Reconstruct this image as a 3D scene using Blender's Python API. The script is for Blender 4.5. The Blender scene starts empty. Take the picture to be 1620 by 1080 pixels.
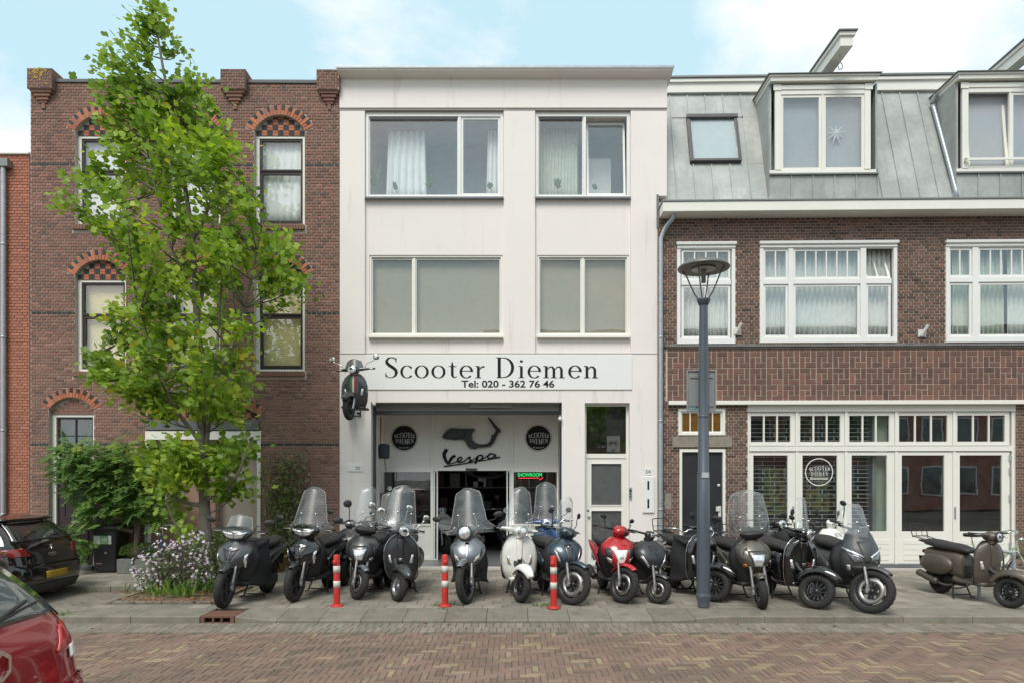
import bpy, bmesh, math, random
from math import sin, cos, pi, radians, sqrt, atan2
from mathutils import Vector, Matrix
import mathutils.noise as mnoise
R = random.Random(7)
SC = bpy.context.scene
COL = SC.collection
# ------------------------------------------------------------------ camera
EYE = 1.98; FPX = 1080.0; HOR = 755.0; CX = 810.0
cam_d = bpy.data.cameras.new('camera'); cam = bpy.data.objects.new('camera', cam_d); COL.objects.link(cam)
cam.location = (0, 0, EYE); cam.rotation_euler = (pi/2, 0, 0)
cam_d.lens = 24.0; cam_d.sensor_width = 36.0; cam_d.sensor_fit = 'HORIZONTAL'
cam_d.shift_x = 0.0; cam_d.shift_y = (HOR-540)/1620
cam_d.clip_start = 0.05; cam_d.clip_end = 3000
SC.camera = cam
# ------------------------------------------------------------------ world, sun, exposure
SUN_EL = radians(52); SUN_AZ = radians(200)      # azimuth, clockwise from +Y : behind the camera, a little left
w = bpy.data.worlds.new('World'); SC.world = w; w.use_nodes = True
nt = w.node_tree; nt.nodes.clear()
def N(t, nt=nt, **k):
    n = nt.nodes.new(t)
    for a, b in k.items(): setattr(n, a, b)
    return n
L = nt.links.new
out = N('ShaderNodeOutputWorld'); bg = N('ShaderNodeBackground'); bg.inputs[1].default_value = 0.13
sky = N('ShaderNodeTexSky', sky_type='NISHITA', sun_disc=False, sun_elevation=SUN_EL, sun_rotation=SUN_AZ)
sky.air_density = 1.0; sky.dust_density = 1.6; sky.ozone_density = 1.0
geo = N('ShaderNodeTexCoord')
sep = N('ShaderNodeSeparateXYZ'); L(geo.outputs['Generated'], sep.inputs[0])
# project the direction on a cloud layer so that clouds flatten towards the horizon
mz = N('ShaderNodeMath', operation='MAXIMUM'); L(sep.outputs[2], mz.inputs[0]); mz.inputs[1].default_value = 0.0
az = N('ShaderNodeMath', operation='ADD'); L(mz.outputs[0], az.inputs[0]); az.inputs[1].default_value = 0.28
dx = N('ShaderNodeMath', operation='DIVIDE'); L(sep.outputs[0], dx.inputs[0]); L(az.outputs[0], dx.inputs[1])
dy = N('ShaderNodeMath', operation='DIVIDE'); L(sep.outputs[1], dy.inputs[0]); L(az.outputs[0], dy.inputs[1])
cmb = N('ShaderNodeCombineXYZ'); L(dx.outputs[0], cmb.inputs[0]); L(dy.outputs[0], cmb.inputs[1]); cmb.inputs[2].default_value = 7.7
no = N('ShaderNodeTexNoise'); L(cmb.outputs[0], no.inputs['Vector']); no.inputs['Scale'].default_value = 1.15
no.inputs['Detail'].default_value = 9; no.inputs['Roughness'].default_value = 0.56; no.inputs['Distortion'].default_value = 0.25
cr = N('ShaderNodeValToRGB'); L(no.outputs['Fac'], cr.inputs[0])
cr.color_ramp.elements[0].position = 0.455; cr.color_ramp.elements[0].color = (0, 0, 0, 1)
cr.color_ramp.elements[1].position = 0.55; cr.color_ramp.elements[1].color = (1, 1, 1, 1)
# thin veil over the whole sky: the blue is pale and greenish
veil = N('ShaderNodeMixRGB'); veil.inputs[0].default_value = 0.86
L(sky.outputs[0], veil.inputs[1]); veil.inputs[2].default_value = (2.95, 4.2, 4.6, 1)
cl = N('ShaderNodeMixRGB'); L(cr.outputs[0], cl.inputs[0]); L(veil.outputs[0], cl.inputs[1]); cl.inputs[2].default_value = (5.2, 5.35, 5.5, 1)
no2 = N('ShaderNodeTexNoise'); L(cmb.outputs[0], no2.inputs['Vector']); no2.inputs['Scale'].default_value = 2.6; no2.inputs['Detail'].default_value = 8; no2.inputs['Roughness'].default_value = .6
cr2 = N('ShaderNodeValToRGB'); L(no2.outputs['Fac'], cr2.inputs[0]); cr2.color_ramp.elements[0].position = .38; cr2.color_ramp.elements[0].color = (4.3, 4.55, 4.8, 1); cr2.color_ramp.elements[1].position = .56; cr2.color_ramp.elements[1].color = (5.0, 5.1, 5.2, 1)
L(cr2.outputs[0], cl.inputs[2])
L(cl.outputs[0], bg.inputs[0]); L(bg.outputs[0], out.inputs[0])
sd = bpy.data.lights.new('sun', 'SUN'); sun = bpy.data.objects.new('sun', sd); COL.objects.link(sun)
sd.energy = 1.6; sd.angle = radians(26); sd.color = (1, 0.94, 0.85)
# the sun lamp points from the direction given by elevation and azimuth
dirv = Vector((sin(SUN_AZ)*cos(SUN_EL), cos(SUN_AZ)*cos(SUN_EL), sin(SUN_EL)))
sun.rotation_euler = dirv.to_track_quat('Z', 'Y').to_euler(); sun.location = (-6, -10, 25)
SC.view_settings.view_transform = 'Standard'; SC.view_settings.look = 'None'
SC.view_settings.exposure = 0.76; SC.view_settings.gamma = 1.0; SC.view_settings.use_curve_mapping = False
SC.render.engine = 'CYCLES'
SC.cycles.max_bounces = 8; SC.cycles.transparent_max_bounces = 24; SC.cycles.glossy_bounces = 4
SC.cycles.use_denoising = True
try: SC.cycles.denoiser = 'OPENIMAGEDENOISE'
except Exception: pass

# ------------------------------------------------------------------ picture -> place
def G(px, py, z=0.0):                      # point of the photograph on the horizontal plane z
    Y = FPX*(EYE-z)/(py-HOR); return Vector(((px-CX)*Y/FPX, Y, z))
def P(px, py, Y): return Vector(((px-CX)*Y/FPX, Y, EYE-(py-HOR)*Y/FPX))

# ------------------------------------------------------------------ materials
MATS = {}
def mat(name, col, rough=0.6, metal=0.0, var=0.12, scale=3.0, bump=0.0, bscale=60.0, col2=None, coat=0.0, spec=0.5, tone=None, dirt=None, emit=None, stretch=None, fine=0.0):
    """procedural principled material: base colour with broad and fine variation in object space.
    tone = list of (pos, colour): colour ramp driven by the per-piece attribute 'tone'"""
    if name in MATS: return MATS[name]
    m = bpy.data.materials.new(name); m.use_nodes = True; nt = m.node_tree
    b = nt.nodes['Principled BSDF']; l = nt.links.new
    b.inputs['Roughness'].default_value = rough; b.inputs['Metallic'].default_value = metal
    b.inputs['Coat Weight'].default_value = coat; b.inputs['Specular IOR Level'].default_value = spec
    tc = nt.nodes.new('ShaderNodeTexCoord'); vec = tc.outputs['Object']
    if tone or stretch or True:
        gp = nt.nodes.new('ShaderNodeNewGeometry'); vec = gp.outputs['Position']
    if name.startswith('m_'): vec = tc.outputs['Object']
    if stretch:
        mp = nt.nodes.new('ShaderNodeMapping'); mp.inputs['Scale'].default_value = stretch; l(vec, mp.inputs[0]); vec = mp.outputs[0]
    n1 = nt.nodes.new('ShaderNodeTexNoise'); n1.inputs['Scale'].default_value = scale; n1.inputs['Detail'].default_value = 6; n1.inputs['Roughness'].default_value = .6; l(vec, n1.inputs['Vector'])
    if tone:
        at = nt.nodes.new('ShaderNodeAttribute'); at.attribute_name = 'tone'
        rp = nt.nodes.new('ShaderNodeValToRGB'); l(at.outputs['Fac'], rp.inputs[0])
        while len(rp.color_ramp.elements) < len(tone): rp.color_ramp.elements.new(0.5)
        for e, (p, c) in zip(rp.color_ramp.elements, tone): e.position = p; e.color = (*c, 1)
        src = rp.outputs[0]
    else:
        rg = nt.nodes.new('ShaderNodeRGB'); rg.outputs[0].default_value = (*col, 1); src = rg.outputs[0]
    if col2:
        mx = nt.nodes.new('ShaderNodeMixRGB'); rr = nt.nodes.new('ShaderNodeValToRGB'); l(n1.outputs['Fac'], rr.inputs[0])
        rr.color_ramp.elements[0].position = .42; rr.color_ramp.elements[1].position = .62
        l(rr.outputs[0], mx.inputs[0]); l(src, mx.inputs[1]); mx.inputs[2].default_value = (*col2, 1); src = mx.outputs[0]
    if var > 0:
        mr = nt.nodes.new('ShaderNodeMapRange'); l(n1.outputs['Fac'], mr.inputs[0]); mr.inputs[1].default_value = .25; mr.inputs[2].default_value = .75
        mr.inputs[3].default_value = 1-var; mr.inputs[4].default_value = 1+var
        vm = nt.nodes.new('ShaderNodeVectorMath'); vm.operation = 'SCALE'; l(src, vm.inputs[0]); l(mr.outputs[0], vm.inputs['Scale']); src = vm.outputs[0]
    if fine > 0:
        nf = nt.nodes.new('ShaderNodeTexNoise'); nf.inputs['Scale'].default_value = bscale; nf.inputs['Detail'].default_value = 3; l(vec, nf.inputs['Vector'])
        mr = nt.nodes.new('ShaderNodeMapRange'); l(nf.outputs['Fac'], mr.inputs[0]); mr.inputs[1].default_value = .3; mr.inputs[2].default_value = .7
        mr.inputs[3].default_value = 1-fine; mr.inputs[4].default_value = 1+fine
        vm = nt.nodes.new('ShaderNodeVectorMath'); vm.operation = 'SCALE'; l(src, vm.inputs[0]); l(mr.outputs[0], vm.inputs['Scale']); src = vm.outputs[0]
    if dirt:                                    # (colour, scale, threshold, stretch) : stains with a shape of their own
        dc, ds, dt, dst = dirt
        mp = nt.nodes.new('ShaderNodeMapping'); mp.inputs['Scale'].default_value = dst; l(gp.outputs['Position'], mp.inputs[0])
        n2 = nt.nodes.new('ShaderNodeTexNoise'); n2.inputs['Scale'].default_value = ds; n2.inputs['Detail'].default_value = 7; n2.inputs['Roughness'].default_value = .68; l(mp.outputs[0], n2.inputs['Vector'])
        r2 = nt.nodes.new('ShaderNodeValToRGB'); l(n2.outputs['Fac'], r2.inputs[0]); r2.color_ramp.elements[0].position = dt; r2.color_ramp.elements[1].position = min(1, dt+.2)
        mx = nt.nodes.new('ShaderNodeMixRGB'); mm = nt.nodes.new('ShaderNodeMath'); mm.operation = 'MULTIPLY'; mm.inputs[1].default_value = .75; l(r2.outputs[0], mm.inputs[0])
        l(mm.outputs[0], mx.inputs[0]); l(src, mx.inputs[1]); mx.inputs[2].default_value = (*dc, 1); src = mx.outputs[0]
    l(src, b.inputs['Base Color'])
    rv = nt.nodes.new('ShaderNodeMapRange'); l(n1.outputs['Fac'], rv.inputs[0]); rv.inputs[1].default_value = .3; rv.inputs[2].default_value = .7
    rv.inputs[3].default_value = max(.02, rough*.85); rv.inputs[4].default_value = min(1, rough*1.15); l(rv.outputs[0], b.inputs['Roughness'])
    if bump > 0:
        nb = nt.nodes.new('ShaderNodeTexNoise'); nb.inputs['Scale'].default_value = bscale; nb.inputs['Detail'].default_value = 4; l(vec, nb.inputs['Vector'])
        bp = nt.nodes.new('ShaderNodeBump'); bp.inputs['Strength'].default_value = bump; bp.inputs['Distance'].default_value = .01
        l(nb.outputs['Fac'], bp.inputs['Height']); l(bp.outputs[0], b.inputs['Normal'])
    if emit:
        b.inputs['Emission Color'].default_value = (*emit[0], 1); b.inputs['Emission Strength'].default_value = emit[1]
    MATS[name] = m; return m
def glassmat(name, tint=(.9, .93, .92), rough=0.0, transp=0.85, gloss=1.0, dirt=0.03, bumps=0.0, f0=0.08, milky=(0.6, 0.62, 0.62), flat=False):
    """window or windscreen glass: see-through, mirror-like by Fresnel, slightly dusty"""
    m = bpy.data.materials.new(name); m.use_nodes = True; nt = m.node_tree; nt.nodes.clear(); l = nt.links.new
    o = nt.nodes.new('ShaderNodeOutputMaterial'); tr = nt.nodes.new('ShaderNodeBsdfTransparent'); tr.inputs[0].default_value = (*[c*transp for c in tint], 1)
    gl = nt.nodes.new('ShaderNodeBsdfGlossy'); gl.inputs['Roughness'].default_value = rough; gl.inputs[0].default_value = (gloss, gloss, gloss, 1)
    fr = nt.nodes.new('ShaderNodeLayerWeight'); fr.inputs[0].default_value = .28
    mr = nt.nodes.new('ShaderNodeMapRange'); mr.inputs[3].default_value = f0; mr.inputs[4].default_value = .9; l(fr.outputs['Facing'], mr.inputs[0])
    pw = nt.nodes.new('ShaderNodeMath'); pw.operation = 'POWER'; pw.inputs[1].default_value = 3.0; l(fr.outputs['Facing'], pw.inputs[0]); l(pw.outputs[0], mr.inputs[0])
    mx = nt.nodes.new('ShaderNodeMixShader'); l(mr.outputs[0], mx.inputs[0]); l(tr.outputs[0], mx.inputs[1]); l(gl.outputs[0], mx.inputs[2])
    df = nt.nodes.new('ShaderNodeBsdfDiffuse'); df.inputs[0].default_value = (*milky, 1)
    nz = nt.nodes.new('ShaderNodeTexNoise'); nz.inputs['Scale'].default_value = 6; nz.inputs['Detail'].default_value = 5
    ge = nt.nodes.new('ShaderNodeNewGeometry'); l(ge.outputs['Position'], nz.inputs['Vector'])
    m2 = nt.nodes.new('ShaderNodeMapRange'); l(nz.outputs['Fac'], m2.inputs[0]); m2.inputs[1].default_value = .35; m2.inputs[2].default_value = .75; m2.inputs[3].default_value = dirt*.4; m2.inputs[4].default_value = dirt*1.6
    mx2 = nt.nodes.new('ShaderNodeMixShader'); l(m2.outputs[0], mx2.inputs[0]); l(mx.outputs[0], mx2.inputs[1]); l(df.outputs[0], mx2.inputs[2])
    # old float glass is never quite flat
    nb = nt.nodes.new('ShaderNodeTexNoise'); nb.inputs['Scale'].default_value = 1.6 if not bumps else 70; nb.inputs['Detail'].default_value = 1 if not bumps else 3
    l(ge.outputs['Position'], nb.inputs['Vector']); bp = nt.nodes.new('ShaderNodeBump'); bp.inputs['Strength'].default_value = bumps or .05; bp.inputs['Distance'].default_value = .02
    l(nb.outputs['Fac'], bp.inputs['Height'])
    if not flat: l(bp.outputs[0], gl.inputs['Normal'])
    l(mx2.outputs[0], o.inputs[0]); MATS[name] = m; return m

# ------------------------------------------------------------------ mesh builder
class MB:
    def __init__(s): s.v = []; s.f = []; s.mi = []; s.sm = []; s.tn = []; s.M = None
    def add(s, vs, fs, mi=0, sm=False, tone=0.5, M=None):
        o = len(s.v)
        if M is not None: vs = [M @ Vector(p) for p in vs]
        if s.M is not None: vs = [s.M @ Vector(p) for p in vs]
        s.v += [tuple(p) for p in vs]
        for f in fs: s.f.append(tuple(i+o for i in f)); s.mi.append(mi); s.sm.append(sm); s.tn.append(tone)
        return s
    def box(s, x0, x1, y0, y1, z0, z1, mi=0, M=None, tone=.5):
        x0, x1 = min(x0, x1), max(x0, x1); y0, y1 = min(y0, y1), max(y0, y1); z0, z1 = min(z0, z1), max(z0, z1)
        v = [(x0,y0,z0),(x1,y0,z0),(x1,y1,z0),(x0,y1,z0),(x0,y0,z1),(x1,y0,z1),(x1,y1,z1),(x0,y1,z1)]
        return s.add(v, [(0,3,2,1),(4,5,6,7),(0,1,5,4),(1,2,6,5),(2,3,7,6),(3,0,4,7)], mi, False, tone, M)
    def cbox(s, c, d, mi=0, M=None, tone=.5):
        return s.box(c[0]-d[0]/2, c[0]+d[0]/2, c[1]-d[1]/2, c[1]+d[1]/2, c[2]-d[2]/2, c[2]+d[2]/2, mi, M, tone)
    def tube(s, pts, r, n=8, mi=0, caps=True, sm=True, M=None, flat=None):
        pts = [Vector(p) for p in pts]; k = len(pts)
        rs = r if isinstance(r, (list, tuple)) else [r]*k
        vs = []; up = None
        for i, p in enumerate(pts):
            t = (pts[min(i+1, k-1)]-pts[max(i-1, 0)]).normalized()
            if up is None: up = Vector((0,0,1)) if abs(t.z) < .9 else Vector((0,1,0))
            a = t.cross(up)
            if a.length < 1e-5: a = t.cross(Vector((1,0,0)))
            a.normalize(); b = t.cross(a).normalized(); up = -b if False else a.cross(t).normalized()
            for j in range(n):
                q = 2*pi*j/n; fl = flat or 1.0
                vs.append(p + a*cos(q)*rs[i] + up*sin(q)*rs[i]*fl)
        fs = [(i*n+j, i*n+(j+1) % n, (i+1)*n+(j+1) % n, (i+1)*n+j) for i in range(k-1) for j in range(n)]
        s.add(vs, fs, mi, sm, .5, M)
        if caps: s.add(vs[:n], [tuple(range(n))[::-1]], mi, False, .5, M); s.add(vs[-n:], [tuple(range(n))], mi, False, .5, M)
        return s
    def lathe(s, prof, n=24, mi=0, M=None, a0=0, a1=2*pi, sm=True, close=False):
        """prof = (r, h) about local z"""
        full = abs(a1-a0-2*pi) < 1e-4; m = n if full else n+1; k = len(prof)
        vs = [(r*cos(a0+(a1-a0)*j/n), r*sin(a0+(a1-a0)*j/n), h) for j in range(m) for r, h in prof]
        fs = []
        for j in range(n):
            j2 = (j+1) % m
            for i in range(k if close else k-1):
                i2 = (i+1) % k; fs.append((j*k+i, j2*k+i, j2*k+i2, j*k+i2))
        return s.add(vs, fs, mi, sm, .5, M)
    def loft(s, rings, mi=0, cap=True, sm=True, M=None):
        n = len(rings[0]); vs = [p for r in rings for p in r]
        fs = [(i*n+j, i*n+(j+1) % n, (i+1)*n+(j+1) % n, (i+1)*n+j) for i in range(len(rings)-1) for j in range(n)]
        if cap:
            vs = vs + [tuple(sum((Vector(p) for p in rings[0]), Vector())/n), tuple(sum((Vector(p) for p in rings[-1]), Vector())/n)]
            a, b = len(vs)-2, len(vs)-1; o = (len(rings)-1)*n
            fs += [(a, (j+1) % n, j) for j in range(n)] + [(b, o+j, o+(j+1) % n) for j in range(n)]
        return s.add(vs, fs, mi, sm, .5, M)
    def grid(s, fn, nu, nv, mi=0, sm=True, M=None, thick=0.0):
        vs = [Vector(fn(i/nu, j/nv)) for j in range(nv+1) for i in range(nu+1)]
        q = nu+1; fs = [(j*q+i, j*q+i+1, (j+1)*q+i+1, (j+1)*q+i) for j in range(nv) for i in range(nu)]
        if not thick: return s.add(vs, fs, mi, sm, .5, M)
        nr = [Vector() for _ in vs]
        for f in fs:
            nn = (vs[f[2]]-vs[f[0]]).cross(vs[f[3]]-vs[f[1]])
            for i in f: nr[i] += nn
        bk = [v - (x.normalized() if x.length > 0 else Vector((0,0,1)))*thick for v, x in zip(vs, nr)]
        o = len(vs); f2 = [tuple(i+o for i in f[::-1]) for f in fs]
        ed = [j*q for j in range(nv+1)]; e2 = [j*q+nu for j in range(nv+1)]; e3 = list(range(q)); e4 = [nv*q+i for i in range(q)]
        f3 = []
        for e, fl in ((ed, 1), (e2, 0), (e3, 0), (e4, 1)):
            for a, b in zip(e, e[1:]): f3.append((a, b, b+o, a+o) if fl else (b, a, a+o, b+o))
        return s.add(vs+bk, fs+f2+f3, mi, sm, .5, M)
    def prism(s, poly, h0, h1, mi=0, M=None, sm=False, holes=(), tone=.5):
        """flat polygon in local xz with thickness along y from h0 to h1 (front = h0)"""
        from mathutils.geometry import tessellate_polygon
        loops = [list(poly)]+[list(h) for h in holes]
        t = tessellate_polygon([[Vector((x, z, 0)) for x, z in lp] for lp in loops])
        flat = [p for lp in loops for p in lp]; n = len(flat)
        vs = [(x, h0, z) for x, z in flat]+[(x, h1, z) for x, z in flat]
        def ar(f): a, b, c = (flat[i] for i in f); return (b[0]-a[0])*(c[1]-a[1])-(b[1]-a[1])*(c[0]-a[0])
        fs = []
        for f in t:
            if abs(ar(f)) < 1e-12: continue
            f = f if ar(f) > 0 else f[::-1]
            fs += [tuple(f), tuple(i+n for i in f[::-1])]
        o = 0
        for li, lp in enumerate(loops):
            k = len(lp); A = sum(lp[i][0]*lp[(i+1) % k][1]-lp[(i+1) % k][0]*lp[i][1] for i in range(k)); fl = (A > 0) != (li > 0)
            for i in range(k):
                a, b = o+i, o+(i+1) % k
                # outer loops ccw: side faces look outwards; holes: look into the hole
                if li == 0: fs.append((a, a+n, b+n, b) if A > 0 else (b, b+n, a+n, a))
                else: fs.append((b, b+n, a+n, a) if A > 0 else (a, a+n, b+n, b))
            o += k
        return s.add(vs, fs, mi, sm, tone, M)
    def mesh(s, name, mats):
        me = bpy.data.meshes.new(name); me.from_pydata(s.v, [], s.f)
        for m in (mats if isinstance(mats, (list, tuple)) else [mats]): me.materials.append(m)
        me.polygons.foreach_set('material_index', s.mi); me.polygons.foreach_set('use_smooth', s.sm)
        at = me.attributes.new('tone', 'FLOAT', 'FACE'); at.data.foreach_set('value', s.tn)
        me.update(); return me
    def build(s, name, mats, parent=None, loc=None, bevel=0, fix=False, label=None, edge=None):
        me = s.mesh(name, mats)
        if fix or edge:
            b = bmesh.new(); b.from_mesh(me)
            if fix: bmesh.ops.recalc_face_normals(b, faces=b.faces)
            b.to_mesh(me); b.free()
        return link(name, me, parent, loc, bevel, label)
def link(name, me, parent=None, loc=None, bevel=0, label=None):
    o = bpy.data.objects.new(name, me); COL.objects.link(o)
    if parent is not None: o.parent = parent
    if loc is not None: o.location = loc
    if bevel:
        m = o.modifiers.new('bevel', 'BEVEL'); m.width = bevel; m.segments = 2; m.limit_method = 'ANGLE'; m.angle_limit = radians(40)
    if label: o['label'] = label
    return o
def tag(o, label, cat, group=None):
    o['label'] = label; o['category'] = cat
    if group: o['group'] = group
    return o
def struct(o): o['kind'] = 'structure'; return o
def stuff(o): o['kind'] = 'stuff'; return o
def thing(name, loc, label, cat, group=None, rz=0.0):
    o = bpy.data.objects.new(name, None); COL.objects.link(o); o.location = loc; o.rotation_euler = (0, 0, rz); o.empty_display_size = .2
    return tag(o, label, cat, group)
def TR(x, y, z): return Matrix.Translation((x, y, z))
def RX(a): return Matrix.Rotation(a, 4, 'X')
def RY(a): return Matrix.Rotation(a, 4, 'Y')
def RZ(a): return Matrix.Rotation(a, 4, 'Z')
def SCL(x, y, z): return Matrix.Diagonal((x, y, z, 1))
def lerp(a, b, t): return a+(b-a)*t
def interp(tab, x):
    if x <= tab[0][0]: return tab[0][1:]
    for a, b in zip(tab, tab[1:]):
        if x <= b[0]:
            t = (x-a[0])/(b[0]-a[0]); return tuple(lerp(p, q, t) for p, q in zip(a[1:], b[1:]))
    return tab[-1][1:]
def catmull(pts, k=6):
    pts = [Vector(p) for p in pts]; o = []
    for i in range(len(pts)-1):
        p0, p1, p2, p3 = pts[max(i-1, 0)], pts[i], pts[i+1], pts[min(i+2, len(pts)-1)]
        for j in range(k):
            t = j/k; o.append(.5*((2*p1)+(p2-p0)*t+(2*p0-5*p1+4*p2-p3)*t*t+(3*p1-p0-3*p2+p3)*t**3))
    o.append(pts[-1]); return o

# ------------------------------------------------------------------ facade frames (origin on the ground, u along the front, v into the building)
class Facade:
    def __init__(s, px0, Y0, yaw):
        s.o = Vector(((px0-CX)*Y0/FPX, Y0)); s.u = Vector((cos(yaw), sin(yaw))); s.n = Vector((-sin(yaw), cos(yaw))); s.yaw = yaw
    def at(s, px, py, v=0.0):
        d = Vector(((px-CX)/FPX, 1.0)); q = s.o+s.n*v
        t = q.dot(s.n)/d.dot(s.n); p = d*t
        return (p-q).dot(s.u), EYE-(py-HOR)/FPX*t
    def x(s, px, v=0.0): return s.at(px, HOR, v)[0]
    def rect(s, x0, y0, x1, y1, v=0.0):
        xm, ym = (x0+x1)/2, (y0+y1)/2
        return s.at(x0, ym, v)[0], s.at(x1, ym, v)[0], s.at(xm, y1, v)[1], s.at(xm, y0, v)[1]   # u0,u1,w0,w1

# ------------------------------------------------------------------ lettering drawn with strokes
def arc(cx, cy, rx, ry, a0, a1, tk, tn, n=14):
    o = []
    for i in range(n+1):
        a = radians(lerp(a0, a1, i/n)); o.append((cx+rx*cos(a), cy+ry*sin(a), lerp(tn, tk, abs(cos(a))**1.3)))
    return o
def LN(x0, y0, x1, y1, w): return [(x0, y0, w), (x1, y1, w)]
def SF(x, y, wd, t=.035): return [(x-wd/2, y, t), (x+wd/2, y, t)]
K, T = .12, .04
GL = {
 'S': (.52, [[(.45,.78,.03),(.43,.9,.05),(.35,.965,.06),(.26,.98,.05),(.15,.94,.08),(.09,.83,.11),(.1,.72,.13),(.2,.6,.14),(.33,.5,.14),(.43,.39,.13),(.46,.26,.12),(.42,.12,.09),(.32,.035,.05),(.22,.02,.04),(.11,.06,.05),(.055,.2,.03)], LN(.45,.74,.45,.97,.025), LN(.055,.04,.055,.26,.025)]),
 'C': (.68, [arc(.39,.5,.32,.48,42,318,K,T,22), LN(.64,.7,.64,.97,.025), LN(.64,.05,.64,.28,.025)]),
 'O': (.76, [arc(.38,.5,.32,.48,0,360,K,T,30)]),
 'T': (.62, [LN(.31,.02,.31,.98,K), LN(.03,.96,.59,.96,.05), LN(.04,.98,.04,.76,.03), LN(.58,.98,.58,.76,.03), SF(.31,.02,.28)]),
 'E': (.58, [LN(.14,.02,.14,.98,K), LN(.1,.965,.5,.965,.05), LN(.1,.51,.42,.51,.045), LN(.1,.03,.52,.03,.05), LN(.5,.98,.5,.78,.03), LN(.53,.02,.53,.24,.03), LN(.42,.6,.42,.42,.025), SF(.12,.02,.2), SF(.12,.975,.2)]),
 'R': (.66, [LN(.14,.02,.14,.98,K), [(.1,.965,T),(.3,.965,T)]+arc(.3,.74,.17,.22,85,-90,K,T,12)+[(.12,.52,T)], [(.3,.52,.08),(.5,.16,.11),(.62,.03,.06)], SF(.14,.02,.26), SF(.1,.975,.18)]),
 'D': (.76, [LN(.14,.02,.14,.98,K), [(.08,.965,T),(.3,.965,T)]+arc(.3,.5,.35,.465,88,-88,K,T,20)+[(.08,.035,T)], SF(.14,.02,.2), SF(.1,.975,.18)]),
 'I': (.34, [LN(.17,.02,.17,.98,K), SF(.17,.02,.27), SF(.17,.98,.27)]),
 'M': (.88, [LN(.14,.02,.14,.98,.05), LN(.16,.96,.44,.06,.12), LN(.44,.06,.72,.96,.045), LN(.74,.02,.74,.98,K), SF(.14,.02,.22), SF(.74,.02,.26), SF(.1,.98,.16), SF(.77,.98,.18)]),
 'N': (.78, [LN(.14,.02,.14,.98,.05), LN(.15,.96,.64,.05,.12), LN(.64,.02,.64,.98,.05), SF(.14,.02,.22), SF(.1,.98,.16), SF(.64,.98,.22)]),
 'A': (.72, [LN(.08,.02,.36,.98,.045), LN(.36,.98,.64,.02,.12), LN(.2,.36,.52,.36,.04), SF(.09,.02,.2), SF(.63,.02,.24)]),
 'V': (.7, [LN(.08,.98,.35,.02,.12), LN(.35,.02,.62,.98,.045), SF(.09,.98,.24), SF(.61,.98,.2)]),
 'c': (.47, [arc(.27,.3,.21,.29,38,322,.1,.035,18), [(.42,.5,.03),(.42,.47,.08),(.41,.45,.03)]]),
 'o': (.56, [arc(.28,.3,.22,.29,0,360,.1,.035,26)]),
 't': (.36, [[(.17,.78,.02),(.17,.6,.1),(.17,.14,.1),(.22,.04,.07),(.3,.04,.04),(.34,.09,.02)], LN(.04,.56,.33,.56,.04)]),
 'e': (.5, [arc(.27,.3,.21,.29,2,-42,.1,.035,2)[:1]+arc(.27,.3,.21,.29,0,320,.1,.035,20), LN(.07,.34,.46,.34,.035)]),
 'r': (.42, [LN(.15,.02,.15,.57,.1), SF(.15,.02,.24), LN(.04,.56,.14,.57,.04), [(.19,.4,.03),(.27,.53,.05),(.35,.55,.09),(.38,.52,.06)]]),
 'i': (.3, [LN(.15,.02,.15,.57,.1), SF(.15,.02,.24), LN(.04,.56,.14,.57,.04), arc(.15,.8,.03,.03,0,360,.065,.065,8)]),
 'm': (.9, [LN(.15,.02,.15,.57,.1), SF(.15,.02,.22), LN(.04,.56,.14,.57,.04), [(.19,.42,.03),(.29,.54,.05),(.38,.53,.08),(.44,.42,.1),(.44,.02,.1)], SF(.44,.02,.22), [(.48,.42,.03),(.58,.54,.05),(.67,.53,.08),(.73,.42,.1),(.73,.02,.1)], SF(.75,.02,.22)]),
 'n': (.62, [LN(.15,.02,.15,.57,.1), SF(.15,.02,.22), LN(.04,.56,.14,.57,.04), [(.19,.42,.03),(.29,.54,.05),(.38,.53,.08),(.45,.42,.1),(.45,.02,.1)], SF(.46,.02,.22)]),
 ' ': (.34, []),
}
def strokes(mb, sts, M, y=0.0, step=.00025, thick=0, mi=0):
    """strokes = lists of (x, z, width) laid on the xz plane; each a hair in front of the last"""
    for st in sts:
        y -= step; k = len(st); a = []; b = []
        for i in range(k):
            p0, p1 = st[max(0, i-1)], st[min(k-1, i+1)]
            tx, tz = p1[0]-p0[0], p1[1]-p0[1]; d = sqrt(tx*tx+tz*tz) or 1
            nx, nz = -tz/d, tx/d; x, z, wd = st[i]
            a.append((x+nx*wd/2, y, z+nz*wd/2)); b.append((x-nx*wd/2, y, z-nz*wd/2))
        vs = a+b; fs = [(i+k, i+1+k, i+1, i) for i in range(k-1)]
        if thick:
            vs = vs+[(p[0], p[1]+thick, p[2]) for p in vs]
            m = 2*k
            fs += [(i+m, i+1+m, i+1+k+m, i+k+m) for i in range(k-1)]+[(i, i+1, i+1+m, i+m) for i in range(k-1)]+[(i+1+k, i+k, i+k+m, i+1+k+m) for i in range(k-1)]
            fs += [(0, m, m+k, k), (k-1, 2*k-1, 2*k-1+m, k-1+m)]
        mb.add(vs, fs, mi, False, .5, M)
    return y
def letters(mb, txt, x0, z0, width, h, v, track=.05, curve=None):
    """serif text across width, cap height h, on the plane y=v"""
    tot = sum(GL[c][0]+track for c in txt)-track; sx = width/tot; x = x0; y = v
    for c in txt:
        wd, sts = GL[c]; mid = x+wd*sx/2
        hz, hh = (z0, h) if curve is None else curve(mid, z0, h)
        y = strokes(mb, sts, TR(x, 0, hz) @ SCL(sx, 1, hh), y); x += (wd+track)*sx
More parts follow.
